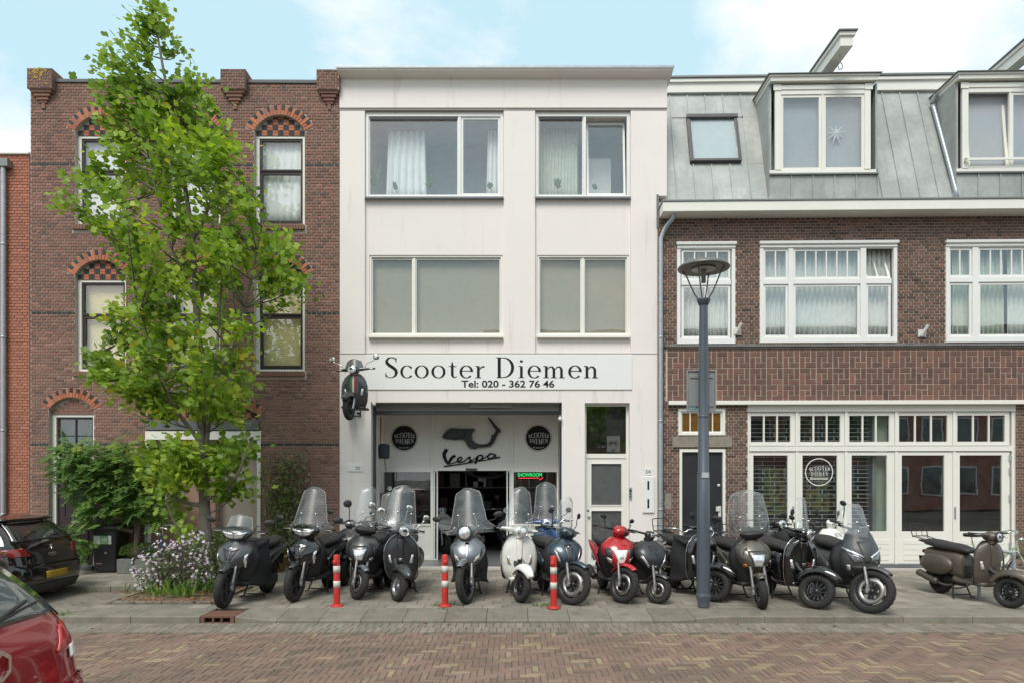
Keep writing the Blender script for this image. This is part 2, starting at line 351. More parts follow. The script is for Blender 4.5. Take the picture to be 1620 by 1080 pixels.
def sans(txt, size, mat_, parent, loc, name='lettering', bold=0.0, width=None, ex=0.002, italic=0.0):
    cu = bpy.data.curves.new(name, 'FONT'); cu.body = txt; cu.size = size; cu.offset = bold; cu.extrude = ex; cu.shear = italic; cu.align_x = 'LEFT'; cu.resolution_u = 4
    t = bpy.data.objects.new(name, cu); COL.objects.link(t)
    dg = bpy.context.evaluated_depsgraph_get(); dg.update()
    me = bpy.data.meshes.new_from_object(t.evaluated_get(dg)); COL.objects.unlink(t); bpy.data.objects.remove(t)
    xs = [v.co.x for v in me.vertices] or [0, 1]; k = (width/(max(xs)-min(xs))) if width else 1.0; x0 = min(xs)
    me.transform(RX(pi/2) @ SCL(k, 1, 1) @ TR(-x0, 0, 0)); me.materials.clear(); me.materials.append(mat_)
    return link(name, me, parent, loc)
# ------------------------------------------------------------------ pieces: bricks, tiles, stones
def piece_mesh(name, dims, tone, m, up='y', ch=.004):
    dx, dy, dz = dims; b = MB()
    if up == 'y':    # front towards -y, open at the back
        x, z = dx/2, dz/2; c = min(ch, z*.4)
        v = [(-x+c,-dy,-z+c),(x-c,-dy,-z+c),(x-c,-dy,z-c),(-x+c,-dy,z-c),(-x,-dy+c,-z),(x,-dy+c,-z),(x,-dy+c,z),(-x,-dy+c,z),(-x,0,-z),(x,0,-z),(x,0,z),(-x,0,z)]
    else:            # top towards +z
        x, y = dx/2, dz/2; c = min(ch, y*.4)
        v = [(-x+c,-y+c,0),(x-c,-y+c,0),(x-c,y-c,0),(-x+c,y-c,0),(-x,-y,-c),(x,-y,-c),(x,y,-c),(-x,y,-c),(-x,-y,-dy),(x,-y,-dy),(x,y,-dy),(-x,y,-dy)]
    f = [(0,1,2,3)]+[(i+4, (i+1) % 4+4, (i+1) % 4, i) for i in range(4)]+[(i+8, (i+1) % 4+8, (i+1) % 4+4, i+4) for i in range(4)]
    return b.add(v, f, 0, False, tone)
def pieces(name, items, m, parent, n_ind=300, up='y', score=None, ch=.004, group=None):
    """items = (x, y, z, dx, depth, dz, tone): y is the plane that carries the piece (walls) or z the top (ground).
    the n_ind that show largest are objects of their own, the rest one 'stuff' part"""
    idx = sorted(range(len(items)), key=lambda i: -score(items[i])) if score else list(range(len(items)))
    cache = {}
    for i in idx[:n_ind]:
        x, y, z, dx, d, dz, t = items[i]; key = (round(dx, 3), round(d, 3), round(dz, 3), round(t*12)/12)
        if key not in cache: cache[key] = piece_mesh(name, key[:3], key[3], m, up, ch).mesh(name, m)
        link(name, cache[key], parent, (x, y, z))
    rest = MB()
    for i in idx[n_ind:]:
        x, y, z, dx, d, dz, t = items[i]; p = piece_mesh(name, (dx, d, dz), t, m, up, ch); rest.add([(a+x, b+y, c+z) for a, b, c in p.v], p.f, 0, False, t)
    if rest.v: stuff(rest.build(name+'_field', m, parent))

# ------------------------------------------------------------------ ground
m_mortar_r = mat('joint_sand', (.115,.10,.075), .95, var=.3, scale=5, bump=.4, dirt=((.055,.075,.03), 2.2, .52, (1,1,1)))
m_road = mat('road_brick', (.3,.2,.17), .85, var=.22, scale=1.3, bump=.5, bscale=90, fine=.12,
             tone=[(0,(.150,.110,.090)),(.25,(.195,.138,.109)),(.55,(.228,.150,.115)),(.72,(.22,.163,.128)),(.85,(.26,.20,.128)),(1,(.295,.235,.145))], spec=.25, dirt=((.12,.10,.08), 1.6, .50, (.35,1,1)))
m_gut = mat('gutter_brick', (.2,.2,.18), .92, var=.2, scale=4, bump=.5, bscale=80, fine=.12, spec=.2, tone=[(0,(.19,.17,.14)),(1,(.25,.225,.185))], dirt=((.16,.155,.12), 3, .55, (1,1,1)))
m_tile = mat('paving_tile', (.29,.27,.22), .92, var=.18, scale=1.1, bump=.4, bscale=110, fine=.14, spec=.25, tone=[(0,(.20,.18,.152)),(.5,(.265,.24,.202)),(1,(.335,.305,.26))], dirt=((.15,.135,.105), 2.0, .5, (1,1,1)))
m_kerb = mat('kerb_concrete', (.2,.195,.16), .92, var=.2, scale=4, bump=.7, bscale=130, fine=.22, spec=.25, tone=[(0,(.19,.172,.14)),(1,(.25,.232,.19))], dirt=((.12,.112,.08), 3.5, .52, (1,1,1)))
m_soil = mat('soil', (.10,.07,.045), 1, var=.4, scale=14, bump=1.0, bscale=40, col2=(.16,.105,.06))
m_far = mat('far_ground', (.22,.2,.17), .95, var=.15)
RZ0 = -.10                                         # level of the road
KB, KT = 9.77, 10.38                                # front of the kerb, front of the tiles
ground = struct(MB().grid(lambda u, v: (lerp(-400, 400, u), lerp(-400, 400, v), RZ0-.03), 4, 4).build('ground', m_far))
def yl(x): return 0
# road: sand bed sheet and the bricks laid in herringbone
road = struct(MB().box(-60, 60, -7, 9.2, RZ0-.028, RZ0-.008).build('road', m_mortar_r))
W_ = .0735; items = []
x_lo, x_hi, y_lo, y_hi = -9.5, 9.5, 5.2, 9.19
for k in range(int(y_lo/W_)-4, int(y_hi/W_)+4):
    for j in range(-60, 60):
        for kind in (0, 1):
            cx = k+6*j+(1.5 if kind == 0 else 3.5); cy = k+(.5 if kind == 0 else -.5)
            # the whole pattern is laid a degree or so out of line with the kerb
            x, y = cx*W_, cy*W_
            dx, dy = (3, 1) if kind == 0 else (1, 3)
            if not (x_lo < x < x_hi and y-dy*W_/2 > y_lo and y+dy*W_/2 < y_hi): continue
            if abs(x) > 1.02*y*.75+.6: continue
            ph = mnoise.noise(Vector((x*.35, y*.9, 3))); t = R.random()
            t = R.uniform(.86, 1) if t > (.95-.08*(ph > .1)-.05*(x > 1.5)) else min(.78, max(0, R.gauss(.42, .2)))
            items.append((x+R.uniform(-.002,.002), y+R.uniform(-.002,.002), RZ0+R.uniform(-.003,.003), dx*W_-.008, .012, dy*W_-.008, t))
def rscore(it):
    x, y = it[0], it[1]; vis = 7.02 < y and abs(x) < .735*y and x > -.635*y
    return (1000 if vis else 0)-y*10-abs(x)*.01
pieces('road_brick', items, m_road, road, 300, 'z', rscore)
# channel of grey bricks on edge along the kerb
items = []
for i, x in enumerate([q*.105-9.5 for q in range(int(19/.105))]):
    for r_, (ya, yb) in enumerate(((9.2, 9.48), (9.485, 9.765))):
        items.append((x+(.05 if r_ else 0), (ya+yb)/2, RZ0+.002+R.uniform(-.002,.002), .098, .012, yb-ya-.006, R.random()))
chan = struct(MB().box(-60, 60, 9.2, 9.77, RZ0-.028, RZ0-.008).build('gutter_strip', m_mortar_r))
pieces('gutter_brick', items, m_gut, chan, 300, 'z', lambda i: -abs(i[0]))
# pavement slab (joint sand), bay and bed cut out at the left
BX0, BX1 = -6.35, -4.72                            # planting bed
pave = MB()
pave.box(-4.72, 60, KT, 14.83, -.3, -.007); pave.box(-60, -4.72, 12.5, 14.83, -.3, -.007); pave.box(-6.45, -4.72, KT, 10.78, -.3, -.007)
pave = struct(pave.build('pavement', m_mortar_r))
bay = struct(MB().box(-60, -6.45, 9.775, 12.42, RZ0-.03, RZ0-.004).build('parking_bay', m_mortar_r))
items = []; TL = .3
for r_ in range(60):
    y = KT+.15+r_*TL
    if y > 14.8: break
    x = -12+(r_ % 2)*.15
    while x < 12.5:
        dx = TL
        ok = True
        if y < 12.62 and x < -4.72+.15: ok = y < 10.8 and x > -6.45+.15
        if ok and abs(x) < .80*y+.6:
            sag = mnoise.noise(Vector((x*.8, y*.8, 0)))*.006
            items.append((x, y, sag*0-.0+R.uniform(-.0025,.0025), dx-.008, .01, min(TL, (14.83-y+.15))-.008, min(1, max(0, R.gauss(.5,.22)+.25*mnoise.noise(Vector((x*.4, y*.5, 8)))))))
        x += TL
pieces('paving_tile', items, m_tile, pave, 300, 'z', lambda it: -(it[1]) - (50 if abs(it[0]) > .75*it[1] else 0))
# bay: small concrete bricks
items = []
for r_ in range(24):
    y = 9.78+.055+r_*.11
    x = -10.4+(r_ % 2)*.105
    while x < -6.5:
        if abs(x) < .8*y: items.append((x, y, RZ0+.004+R.uniform(-.002,.002), .203, .01, .103, R.uniform(.0,.5)))
        x += .21
pieces('bay_brick', items, m_tile, bay, 200, 'z', lambda it: -it[1])
# kerb: sloping stones at the dropped part, upright stones at the right, low stones at the left
kerb = bpy.data.objects.new('kerb', None); COL.objects.link(kerb); struct(kerb)
def kerbstone(x0, x1, kind, t):
    g = .004; a, b = x0+g, x1-g; m = MB(); mid = 8
    def prof(x):
        s = min(1, max(0, (x-2.42)/.55)) if x > 0 else 1-min(1, max(0, (x+3.97)/.45))
        # drop 0 = sloping, 1 = upright
        return [(KB+.0, RZ0-.2), (KB+.0, lerp(RZ0+.03, RZ0+.085, s)), (lerp(KB+.05, KB+.03, s), lerp(RZ0+.045, -.002, s)), (lerp(KT-.1, KT-.25, s), lerp(-.012, 0, s)), (KT-.004, .001), (KT-.004, -.2)]
    rows = [[(x, y, z) for y, z in prof(x)] for x in [lerp(a, b, i/mid) for i in range(mid+1)]]
    m.loft([r for r in rows], 0, True, False)
    for i in range(len(m.tn)): m.tn[i] = t
    return m.build('kerbstone', m_kerb, kerb, fix=True)
x = -3.97
while x < 2.2: kerbstone(x, x+.6, 0, R.random()); x += .6
while x < 9: kerbstone(x, x+.99, 1, R.random()); x += .99
x = -6.45
for x, l_ in ((-6.45,.99), (-5.46,.99)): kerbstone(x, x+l_, 1, R.random())
# kerb along the left pavement and round the planting bed
items = []
for x0 in [-12.2+i*.98 for i in range(6)]+[-6.30]:
    x1 = min(x0+.97, -4.76) if x0 > -6.4 else x0+.97
    MB().box(x0, x1, 12.42, 12.498, RZ0-.1, .004, tone=R.random()).build('kerbstone', m_kerb, kerb, bevel=.008)
for (a, b, c, d) in ((-6.42,-6.34,10.8,11.6),(-6.42,-6.34,11.61,12.40),(-6.33,-5.55,10.79,10.86),(-5.54,-4.76,10.79,10.86),(-4.8,-4.72,10.87,11.7),(-4.8,-4.72,11.71,12.41)):
    MB().box(a, b, c, d, RZ0-.1, .03, tone=R.random()).build('kerbstone', m_kerb, kerb, bevel=.01)
soil = struct(MB().grid(lambda u, v: (lerp(-6.33, -4.81, u), lerp(10.87, 12.41, v), .015+.05*sin(pi*u)*sin(pi*v)+.03*mnoise.noise(Vector((u*9, v*9, 0)))), 40, 40).build('planting_bed', m_soil))
# street gully set into the kerb
m_rust = mat('gully_iron', (.17,.085,.055), .8, metal=.3, var=.3, scale=20, bump=.4, bscale=90)
m_black = mat('black_void', (.006,.006,.006), .9, var=0)
gl = thing('street_gully', (-4.22, KB, RZ0), 'rusty red iron street gully with three openings set into the kerb', 'gully')
b = MB(); b.box(-.31, .31, .002, .42, .086, .101)
for x0, x1 in ((-.31,-.235),(-.095,-.06),(.06,.095),(.235,.31)): b.box(x0, x1, .0, .05, -.02, .085)
b.box(-.235,.235,.0,.05,.072,.085); b.box(-.235,.235,.0,.05,-.02,.008)
gl.scale = (.78,1,1); b.build('frame', m_rust, gl, bevel=.006); MB().box(-.24,.24,.06,.5,-.02,.09).build('opening', m_black, gl)
# low strip of grey stones in front of the left kerb, slightly higher weeds
m_grass = mat('grass_blade', (.10,.18,.035), .7, var=.35, scale=9, tone=[(0,(.05,.11,.02)),(.6,(.11,.2,.04)),(1,(.26,.27,.08))])
def tufts(name, spots, label):
    b = MB()
    for (x, y, z, rad, n, h) in spots:
        for _ in range(n):
            a, r_ = R.uniform(0, 2*pi), rad*sqrt(R.random()); px, py = x+cos(a)*r_*1.6, y+sin(a)*r_; q = R.uniform(0, 2*pi); hh = h*R.uniform(.4, 1); l = R.uniform(.2,.9)*hh; wd = .004
            dx, dy = cos(q), sin(q)
            b.add([(px-dy*wd,py+dx*wd,z),(px+dy*wd,py-dx*wd,z),(px+dx*l*.4+dy*wd*.7,py+dy*l*.4-dx*wd*.7,z+hh*.6),(px+dx*l*.4-dy*wd*.7,py+dy*l*.4+dx*wd*.7,z+hh*.6),(px+dx*l,py+dy*l,z+hh*.85)], [(0,1,2,3),(3,2,4)], 0, False, R.random())
    o = b.build(name, m_grass); stuff(o); tag(o, label, 'weeds')
sp = [(*G(x, y)[:2], -.005, r_, n, h) for x, y, r_, n, h in ((690,957,.06,60,.05),(722,956,.05,40,.05),(857,957,.09,90,.07),(700,962,.05,40,.04),(150,899,.35,260,.12),(60,905,.3,60,.08),(420,930,.1,50,.05),(1230,935,.1,30,.04))]
sp += [(*G(x, y, -.1)[:2], -.1, r_, n, h) for x, y, r_, n, h in ((130,956,.12,70,.04),(108,972,.1,80,.09),(140,936,.14,60,.09),(160,935,.1,40,.08))]
tufts('weeds', sp, 'low green weeds growing in the joints of the pavement and kerb')
# fallen leaves
m_dead = mat('dead_leaf', (.3,.12,.04), .8, var=.3, scale=30, tone=[(0,(.16,.07,.03)),(.5,(.22,.10,.045)),(1,(.38,.17,.06))])
b = MB()
for _ in range(430):
    if R.random() < .42: x, y, z = R.uniform(-6.3,-4.6), R.choice([R.uniform(10.6,11.0), R.uniform(10.9,12.3)]), .05
    elif R.random() < .6: x, y, z = R.uniform(-7.2,-5), R.uniform(12.25,12.42), RZ0+.012
    else:
        x, y = R.uniform(-7,7.5), R.choice([R.uniform(9.3,9.76), R.uniform(9.3,9.76), R.uniform(7,14)]); z = RZ0+.012 if y < KT else .006
        if R.random() < .55: continue
    s = R.uniform(.012,.038); a = R.uniform(0,2*pi); M = TR(x,y,z) @ RZ(a) @ RX(R.uniform(-.5,.5))
    b.add([(-s,0,0),(-s*.2,-s*.6,.01),(s*.7,-s*.4,.0),(s,0,.012),(s*.5,s*.6,0),(-s*.3,s*.5,.01)], [(0,1,2,3,4,5)], 0, False, R.random(), M)
o = b.build('fallen_leaves', m_dead); stuff(o); tag(o, 'brown and orange fallen leaves lying around the planting bed and gutter', 'fallen leaves')
# ------------------------------------------------------------------ building materials
m_bb = mat('brown_brick', (.2,.1,.08), .88, var=.16, scale=1.1, bump=.4, bscale=70, fine=.1,
           tone=[(0,(.14,.08,.066)),(.2,(.19,.103,.082)),(.5,(.235,.12,.091)),(.8,(.275,.138,.103)),(1,(.33,.17,.125))], dirt=((.16,.12,.105), 1.2, .60, (1,1,.6)))
m_bm = mat('brown_mortar', (.44,.38,.325), .95, var=.15, scale=3, bump=.3)
m_rb = mat('red_brown_brick', (.17,.07,.05), .85, var=.16, scale=1.1, bump=.4, bscale=70, fine=.1,
           tone=[(0,(.07,.047,.04)),(.2,(.115,.07,.056)),(.5,(.155,.09,.07)),(.8,(.195,.11,.083)),(1,(.26,.14,.10))], dirt=((.20,.15,.12), 1.5, .66, (1,1,.5)))
m_rm = mat('grey_mortar', (.50,.44,.37), .95, var=.15, scale=3, bump=.3)
m_ob = mat('orange_brick', (.37,.12,.07), .85, var=.12, scale=1.1, bump=.3, bscale=70, fine=.08, tone=[(0,(.33,.13,.085)),(.5,(.40,.155,.10)),(1,(.47,.19,.12))])
m_om = mat('orange_mortar', (.34,.19,.14), .95, var=.1)
m_arch = mat('arch_brick', (.4,.12,.06), .8, var=.12, scale=6, fine=.1, bscale=70, tone=[(0,(.03,.032,.036)),(.2,(.05,.05,.055)),(.4,(.32,.10,.055)),(1,(.50,.17,.085))])
m_band = mat('black_brick', (.03,.03,.032), .6, var=.2, tone=[(0,(.015,.015,.017)),(1,(.05,.05,.052))])
m_plast = mat('cream_render', (.82,.768,.735), .85, var=.035, scale=.8, bump=.15, bscale=50, dirt=((.60,.53,.47), 1.3, .575, (3.2,1,.28)))
m_white = mat('white_paint', (.80,.80,.78), .4, var=.03, scale=2)
m_cream = mat('cream_paint', (.80,.785,.725), .45, var=.03, scale=2, dirt=((.66,.63,.56), 2.5, .66, (1,1,1)))
m_alu = mat('white_aluminium', (.78,.80,.80), .35, var=.03)
m_dark = mat('dark_sash', (.035,.022,.024), .35, var=.1)
m_purple = mat('aubergine_paint', (.04,.022,.028), .3, var=.1, coat=.3)
m_anth = mat('anthracite_paint', (.03,.032,.036), .35, var=.1, coat=.2)
m_zinc = mat('zinc_sheet', (.36,.375,.36), .55, metal=.25, var=.13, scale=1.4, bump=.08, bscale=10, col2=(.41,.425,.41), fine=.05, dirt=((.27,.295,.29), 2.6, .52, (2.0,1,.4)))
m_zdark = mat('zinc_edge', (.22,.23,.225), .5, metal=.4, var=.1)
m_pipe = mat('galvanised_pipe', (.42,.46,.49), .42, metal=.5, var=.12, scale=6)
m_stone = mat('weathered_stone', (.26,.23,.19), .9, var=.25, scale=8, bump=.4)
m_bstone = mat('blue_stone', (.13,.14,.15), .7, var=.2, scale=6)
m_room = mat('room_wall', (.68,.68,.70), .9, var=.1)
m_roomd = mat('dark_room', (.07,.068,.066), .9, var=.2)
m_curt = mat('net_curtain', (.86,.88,.90), .9, var=.05, scale=8)
m_curtg = mat('green_grey_curtain', (.60,.66,.58), .9, var=.1, scale=8)
m_blind = mat('yellow_blind', (.90,.76,.42), .8, var=.04)
m_screen = mat('grey_green_screen', (.44,.445,.405), .6, var=.04, scale=1.2)
m_slat = mat('black_slat', (.03,.03,.033), .4, var=.1)
m_groove = mat('pale_groove', (.40,.37,.35), .8, var=.1)
m_print = mat('black_print', (.018,.018,.02), .8, var=0, spec=.2)
m_wprint = mat('white_print', (.8,.8,.78), .5, var=0)
m_lead = mat('lead_flashing', (.16,.17,.18), .6, metal=.2, var=.2)
g_win = glassmat('window_glass', tint=(.98,.99,.985), f0=.10, transp=.99, dirt=.02)
g_win2 = glassmat('dark_window_glass', f0=.12, transp=.75, dirt=.015)
g_mid = glassmat('screened_glass', f0=.075, transp=.93, dirt=.03, tint=(.98,.97,.93))
g_clear = glassmat('shop_glass', f0=.07, transp=.93, dirt=.01)
g_obs = glassmat('obscured_glass', f0=.10, transp=.45, rough=.25, dirt=.25, bumps=.9, milky=(.16,.17,.17))
m_amber = mat('amber_glass', (.16,.075,.01), .25, var=.3, scale=5, coat=.3)

def subtract(a, b, holes):
    """parts of [a,b] outside the intervals in holes"""
    seg = [(a, b)]
    for h0, h1 in holes:
        n = []
        for s0, s1 in seg:
            if h1 <= s0 or h0 >= s1: n.append((s0, s1)); continue
            if h0 > s0: n.append((s0, h0))
            if h1 < s1: n.append((h1, s1))
        seg = n
    return [s for s in seg if s[1]-s[0] > .02]
def lay(u0, u1, w0, w1, block, L_=.22, H_=.063, J=.013, bands=(), off=0.0, depth=.012, y=0.0):
    """courses alternate stretchers and headers; block(wmid) gives the blocked intervals"""
    out = []; n = 0; w = w0; 
    while w < w1-.02:
        h = min(H_, w1-w); wm = w+h/2
        stretch = n % 2 == 0; l = L_ if stretch else L_/2
        band = any(a <= wm < b for a, b in bands)
        base = off+(0 if (n//2) % 2 == 0 or not stretch else L_/2)+(0 if stretch else L_/4)
        for s0, s1 in subtract(u0, u1, block(wm)):
            k = math.floor((s0-base)/l); x = base+k*l
            while x < s1-1e-4:
                a, b_ = max(x, s0), min(x+l, s1)
                if b_-a > .03:
                    t = min(1, max(0, R.gauss(.5, .22))); 
                    if R.random() < .06: t = R.uniform(0, .15)
                    out.append(((a+b_)/2, y, wm, b_-a-J, depth+R.uniform(-.0022,.0022), h-J, t, band))
                x += l
        w += H_; n += 1
    return out
def arc_pts(uc, w_sp, half, rise, n=18):
    """segmental arch: points from left spring over the crown to the right spring; returns pts, centre, radius"""
    r_ = (half*half+rise*rise)/(2*rise); wc = w_sp+rise-r_; a = math.asin(min(1, half/r_))
    return [(uc+r_*sin(lerp(-a, a, i/n)), wc+r_*cos(lerp(-a, a, i/n))) for i in range(n+1)], wc, r_, a
def voussoirs(root, uc, wc, r0, r1, a, n, mats=None, y=-.006, name='arch_brick'):
    """ring of bricks on edge round an arch, every second one with a black outer half"""
    for i in range(n):
        a0, a1 = lerp(-a, a, i/n), lerp(-a, a, (i+1)/n); g = .10*(a1-a0); a0 += g; a1 -= g
        segs = [(r0, r1, R.uniform(.45, 1))] if i % 2 == 0 else [(r0, (r0+r1)/2-.004, R.uniform(.45, 1)), ((r0+r1)/2+.004, r1, R.uniform(0, .15))]
        for p, q, t in segs:
            MB().prism([(uc+p*sin(a0), wc+p*cos(a0)), (uc+q*sin(a0), wc+q*cos(a0)), (uc+q*sin(a1), wc+q*cos(a1)), (uc+p*sin(a1), wc+p*cos(a1))][::-1], y, .02, tone=t).build(name, m_arch, root)
def rectl(u0, u1, w0, w1): return [(u0, w0), (u1, w0), (u1, w1), (u0, w1)]
def frame(b, u0, u1, w0, w1, v0, v1, t, mi=0, tb=None, tt=None):
    """a rectangular frame ring of bar width t"""
    tb = t if tb is None else tb; tt = t if tt is None else tt
    b.box(u0, u1, v0, v1, w1-tt, w1, mi); b.box(u0, u1, v0, v1, w0, w0+tb, mi)
    b.box(u0, u0+t, v0, v1, w0+tb, w1-tt, mi); b.box(u1-t, u1, v0, v1, w0+tb, w1-tt, mi)
def pane(parent, u0, u1, w0, w1, v, m=None, name='pane'):
    return MB().box(u0, u1, v, v+.006, w0, w1).build(name, m or g_win, parent)
def curtain(parent, u0, u1, w0, w1, v, m, waves=10, amp=.03, name='curtain', top=1.0, flare=0.0):
    n = max(12, int(waves*6)); ph = R.uniform(0, 6)
    f = lambda u, s: (lerp(u0+(1-top)*(u1-u0)*s*.5+flare*(1-s), u1-(1-top)*(u1-u0)*s*.5, u), v+amp*sin(u*waves*2*pi+ph+.6*sin(u*5+s*2))*(.5+.5*(1-s*.5)), lerp(w0, w1, s))
    return MB().grid(f, n, 5, thick=0.003).build(name, m, parent)
def room(parent, u0, u1, w0, w1, v0, v1, m):
    b = MB(); b.box(u0, u1, v0, v1, w0, w1); b.f = [f[::-1] for i, f in enumerate(b.f) if i != 2]; b.mi = b.mi[:5]; b.sm = b.sm[:5]; b.tn = b.tn[:5]   # no face towards the street
    return b.build('interior', m, parent)
def bricksplit(items): return [i[:7] for i in items if not i[7]], [i[:7] for i in items if i[7]]

# ================================================================== brown brick house
YF = 14.8
fB = Facade(537, YF, radians(.4)); X = fB.x
bB = thing('brick_house', (fB.o.x, fB.o.y, 0), 'brown brick house with red and black arches over its windows, behind the tall tree', 'house', rz=fB.yaw)
W = lambda px, py, v=0: fB.at(px, py, v)[1]
uL, uR, wT = X(48), X(537)-.004, W(300, 128)
wins = []
for xc in (158.5, 308, 442):
    for (ya, yb, ysp, ycr) in ((212, 356, 207, 182), (441, 587, 436, 411)):
        half = (80/2)/73.2; uc = X(xc); wins.append((uc, half, W(xc, yb), W(xc, ya), W(xc, ysp), W(xc, ycr)))
holes = []; arches = []
for (uc, half, w0, w1, wsp, wcr) in wins:
    pts, wc, r_, a = arc_pts(uc, wsp, half, wcr-wsp); arches.append((uc, half, wc, r_, a, wsp))
    holes.append([(uc-half, w0), (uc+half, w0)]+pts[::-1])
# door A and entry B
ucA, hA = X(112.5), 35.5/73.2; ptsA, wcA, rA, aA = arc_pts(ucA, W(112, 648), hA, W(112, 628)-W(112, 648)); arches.append((ucA, hA, wcA, rA, aA, W(112,648)))
holes.append([(ucA-hA, .02), (ucA+hA, .02)]+ptsA[::-1])
ucE, hE = X(321), 88/73.2; ptsE, wcE, rE, aE = arc_pts(ucE, W(320, 655), hE, W(320, 632)-W(320, 655)); arches.append((ucE, hE, wcE, rE, aE, W(320,655)))
holes.append([(ucE-hE, .02), (ucE+hE, .02)]+ptsE[::-1])
b = MB(); b.prism([(uL, 0), (uR, 0), (uR, wT), (uL, wT)], .008, .34, holes=holes)
b.box(uL, uR, .34, 8, 0, wT-.4); b2 = b.build('wall', m_bm, bB)
wbands = [(W(300, 264.5)-.005, W(300, 264.5)+.09), (W(300, 497)-.02, W(300, 497)+.03), (W(300, 705)-.01, W(300, 705)+.05)]
AR = .205
def blockB(w):
    o = []
    for (uc, half, w0, w1, wsp, wcr), (uc2, h2, wc, r_, a, ws) in zip(wins, arches):
        if w0-.15 < w < wsp: o.append((uc-half-(.035 if w < w0 else 0), uc+half+(.035 if w < w0 else 0)))
    for (uc, half, wc, r_, a, wsp) in arches:
        R1 = r_+AR
        if w >= wc+cos(a)*r_-.14 and w < wc+R1:
            hw = sqrt(max(0, R1*R1-(w-wc)**2)); lim = sin(a)*R1
            if w < wc+cos(a)*R1:   # the sloping ends of the ring
                t = (w-wc)/cos(a); hw = min(hw, max(half, t*sin(a))) if t > r_ else half
            o.append((uc-hw-.006, uc+hw+.006))
    if w < wcA+cos(aA)*rA: o.append((ucA-hA, ucA+hA))
    if w < wcE+cos(aE)*rE: o.append((ucE-hE, ucE+hE))
    return o
items = lay(uL, uR, 0.02, wT-.06, blockB, bands=wbands, y=.008)
nb_, bd = bricksplit(items)
pieces('brick', nb_, m_bb, bB, 300, 'y', lambda it: (10 if it[3] > .2 else 0)-abs(it[2]-2.2)*.6-abs(it[0]+.7)*.3)
pieces('dark_band_brick', bd, m_band, bB, 300)
for i, (uc, half, wc, r_, a, wsp) in enumerate(arches):
    n = max(17, int(2*a*(r_+AR*.5)/.073)); n += (n+1) % 2
    voussoirs(bB, uc, wc, r_+.004, r_+AR, a, n)
# checkered infill over the windows, plain bricks over door A
def tympanum(uc, half, wc, r_, wbot, check=True, v=.09):
    wtop = wc+r_; b = MB(); pts = [(uc+(half+.02)*cos(pi*i/16), 0) for i in range(17)]
    w_at = lambda u: wc+sqrt(max(0, r_*r_-(u-uc)**2))
    poly = [(uc-half, wbot), (uc+half, wbot)]+[(uc+half*(1-2*i/14), w_at(uc+half*(1-2*i/14))+.01) for i in range(15)]
    b.prism(poly, v+.012, v+.1); b.build('arch_infill', m_bm, bB)
    H = .118 if check else .063; w = wbot+.006; row = 0
    while w < wtop-.02:
        cell = .118 if check else .22; k0 = -int(half/cell)-2
        for k in range(k0, -k0+1):
            x0 = uc+(k-.5)*cell+(0 if row % 2 == 0 else (0 if check else cell/2)); x1 = x0+cell
            dark = check and (k+row) % 2 == 0
            subs = [(x0+.004, x0+cell/2-.004, w, w+H-.008), (x0+cell/2+.004, x1-.004, w, w+H-.008)] if dark else ([(x0+.004, x1-.004, w, w+H/2-.008), (x0+.004, x1-.004, w+H/2, w+H-.008)] if check else [(x0+.004, x1-.004, w, w+H-.01)])
            for a0, a1, c0, c1 in subs:
                a0, a1 = max(a0, uc-half), min(a1, uc+half)
                if a1-a0 < .02: continue
                lim = min(w_at(a0), w_at(a1)); 
                if c0 > lim-.015: continue
                c1 = min(c1, lim)
                MB().box(a0, a1, v, v+.012, c0, c1, tone=R.uniform(0,.18) if dark else (R.uniform(.45,1) if check else .5)).build('infill_brick', m_arch if check else m_bb, bB)
        w += H; row += 1
for (uc, half, w0, w1, wsp, wcr), ar in zip(wins, arches): tympanum(uc, half, ar[2], ar[3], w1)
tympanum(ucA, hA, wcA, rA, W(112, 654), False)
tympanum(ucE, hE, wcE, rE, W(320, 668), True)
# windows
for i, (uc, half, w0, w1, wsp, wcr) in enumerate(wins):
    top = i % 2 == 0; b = MB(); v = .11
    frame(b, uc-half, uc+half, w0+.0, w1, v, v+.1, .075, tb=.06, tt=.05)
    win = b.build('window', m_cream, bB, bevel=.005)
    a0, a1, c0, c1 = uc-half+.078, uc+half-.078, w0+.062, w1-.052; wt = lerp(c0, c1, .62)
    b = MB(); frame(b, a0, a1, c0, wt, v+.045, v+.1, .06, tb=.09); frame(b, a0, a1, wt+.002, c1, v+.025, v+.08, .045)
    b.build('sash', m_dark, win, bevel=.003)
    pane(win, a0+.055, a1-.055, c0+.085, wt-.055, v+.075); pane(win, a0+.04, a1-.04, wt+.04, c1-.04, v+.055)
    if top:
        curtain(win, a0-.05, a1+.05, c0, c1, v+.16, m_curt, 7, .012)
    else:
        b = MB(); z = c0
        while z < c1: b.box(a0-.02, a1+.02, v+.16, v+.175, z, z+.036); z += .04
        b.build('blind', m_blind, win)
    room(bB, uc-half-.3, uc+half+.3, w0-.2, w1+.3, .36, 2.2, m_room)
    # brick-on-edge sill
    b = MB(); n = int((2*half+.08)/.06)
    for k in range(n): b.box(uc-half-.04+k*.06, uc-half-.04+k*.06+.052, -.055, .09, w0-.105, w0-.004)
    b.build('sill', m_bb, bB); 
MB().box(uL, uR, -.03, .36, wT-.055, wT+.02).build('coping', m_bstone, bB, bevel=.01)
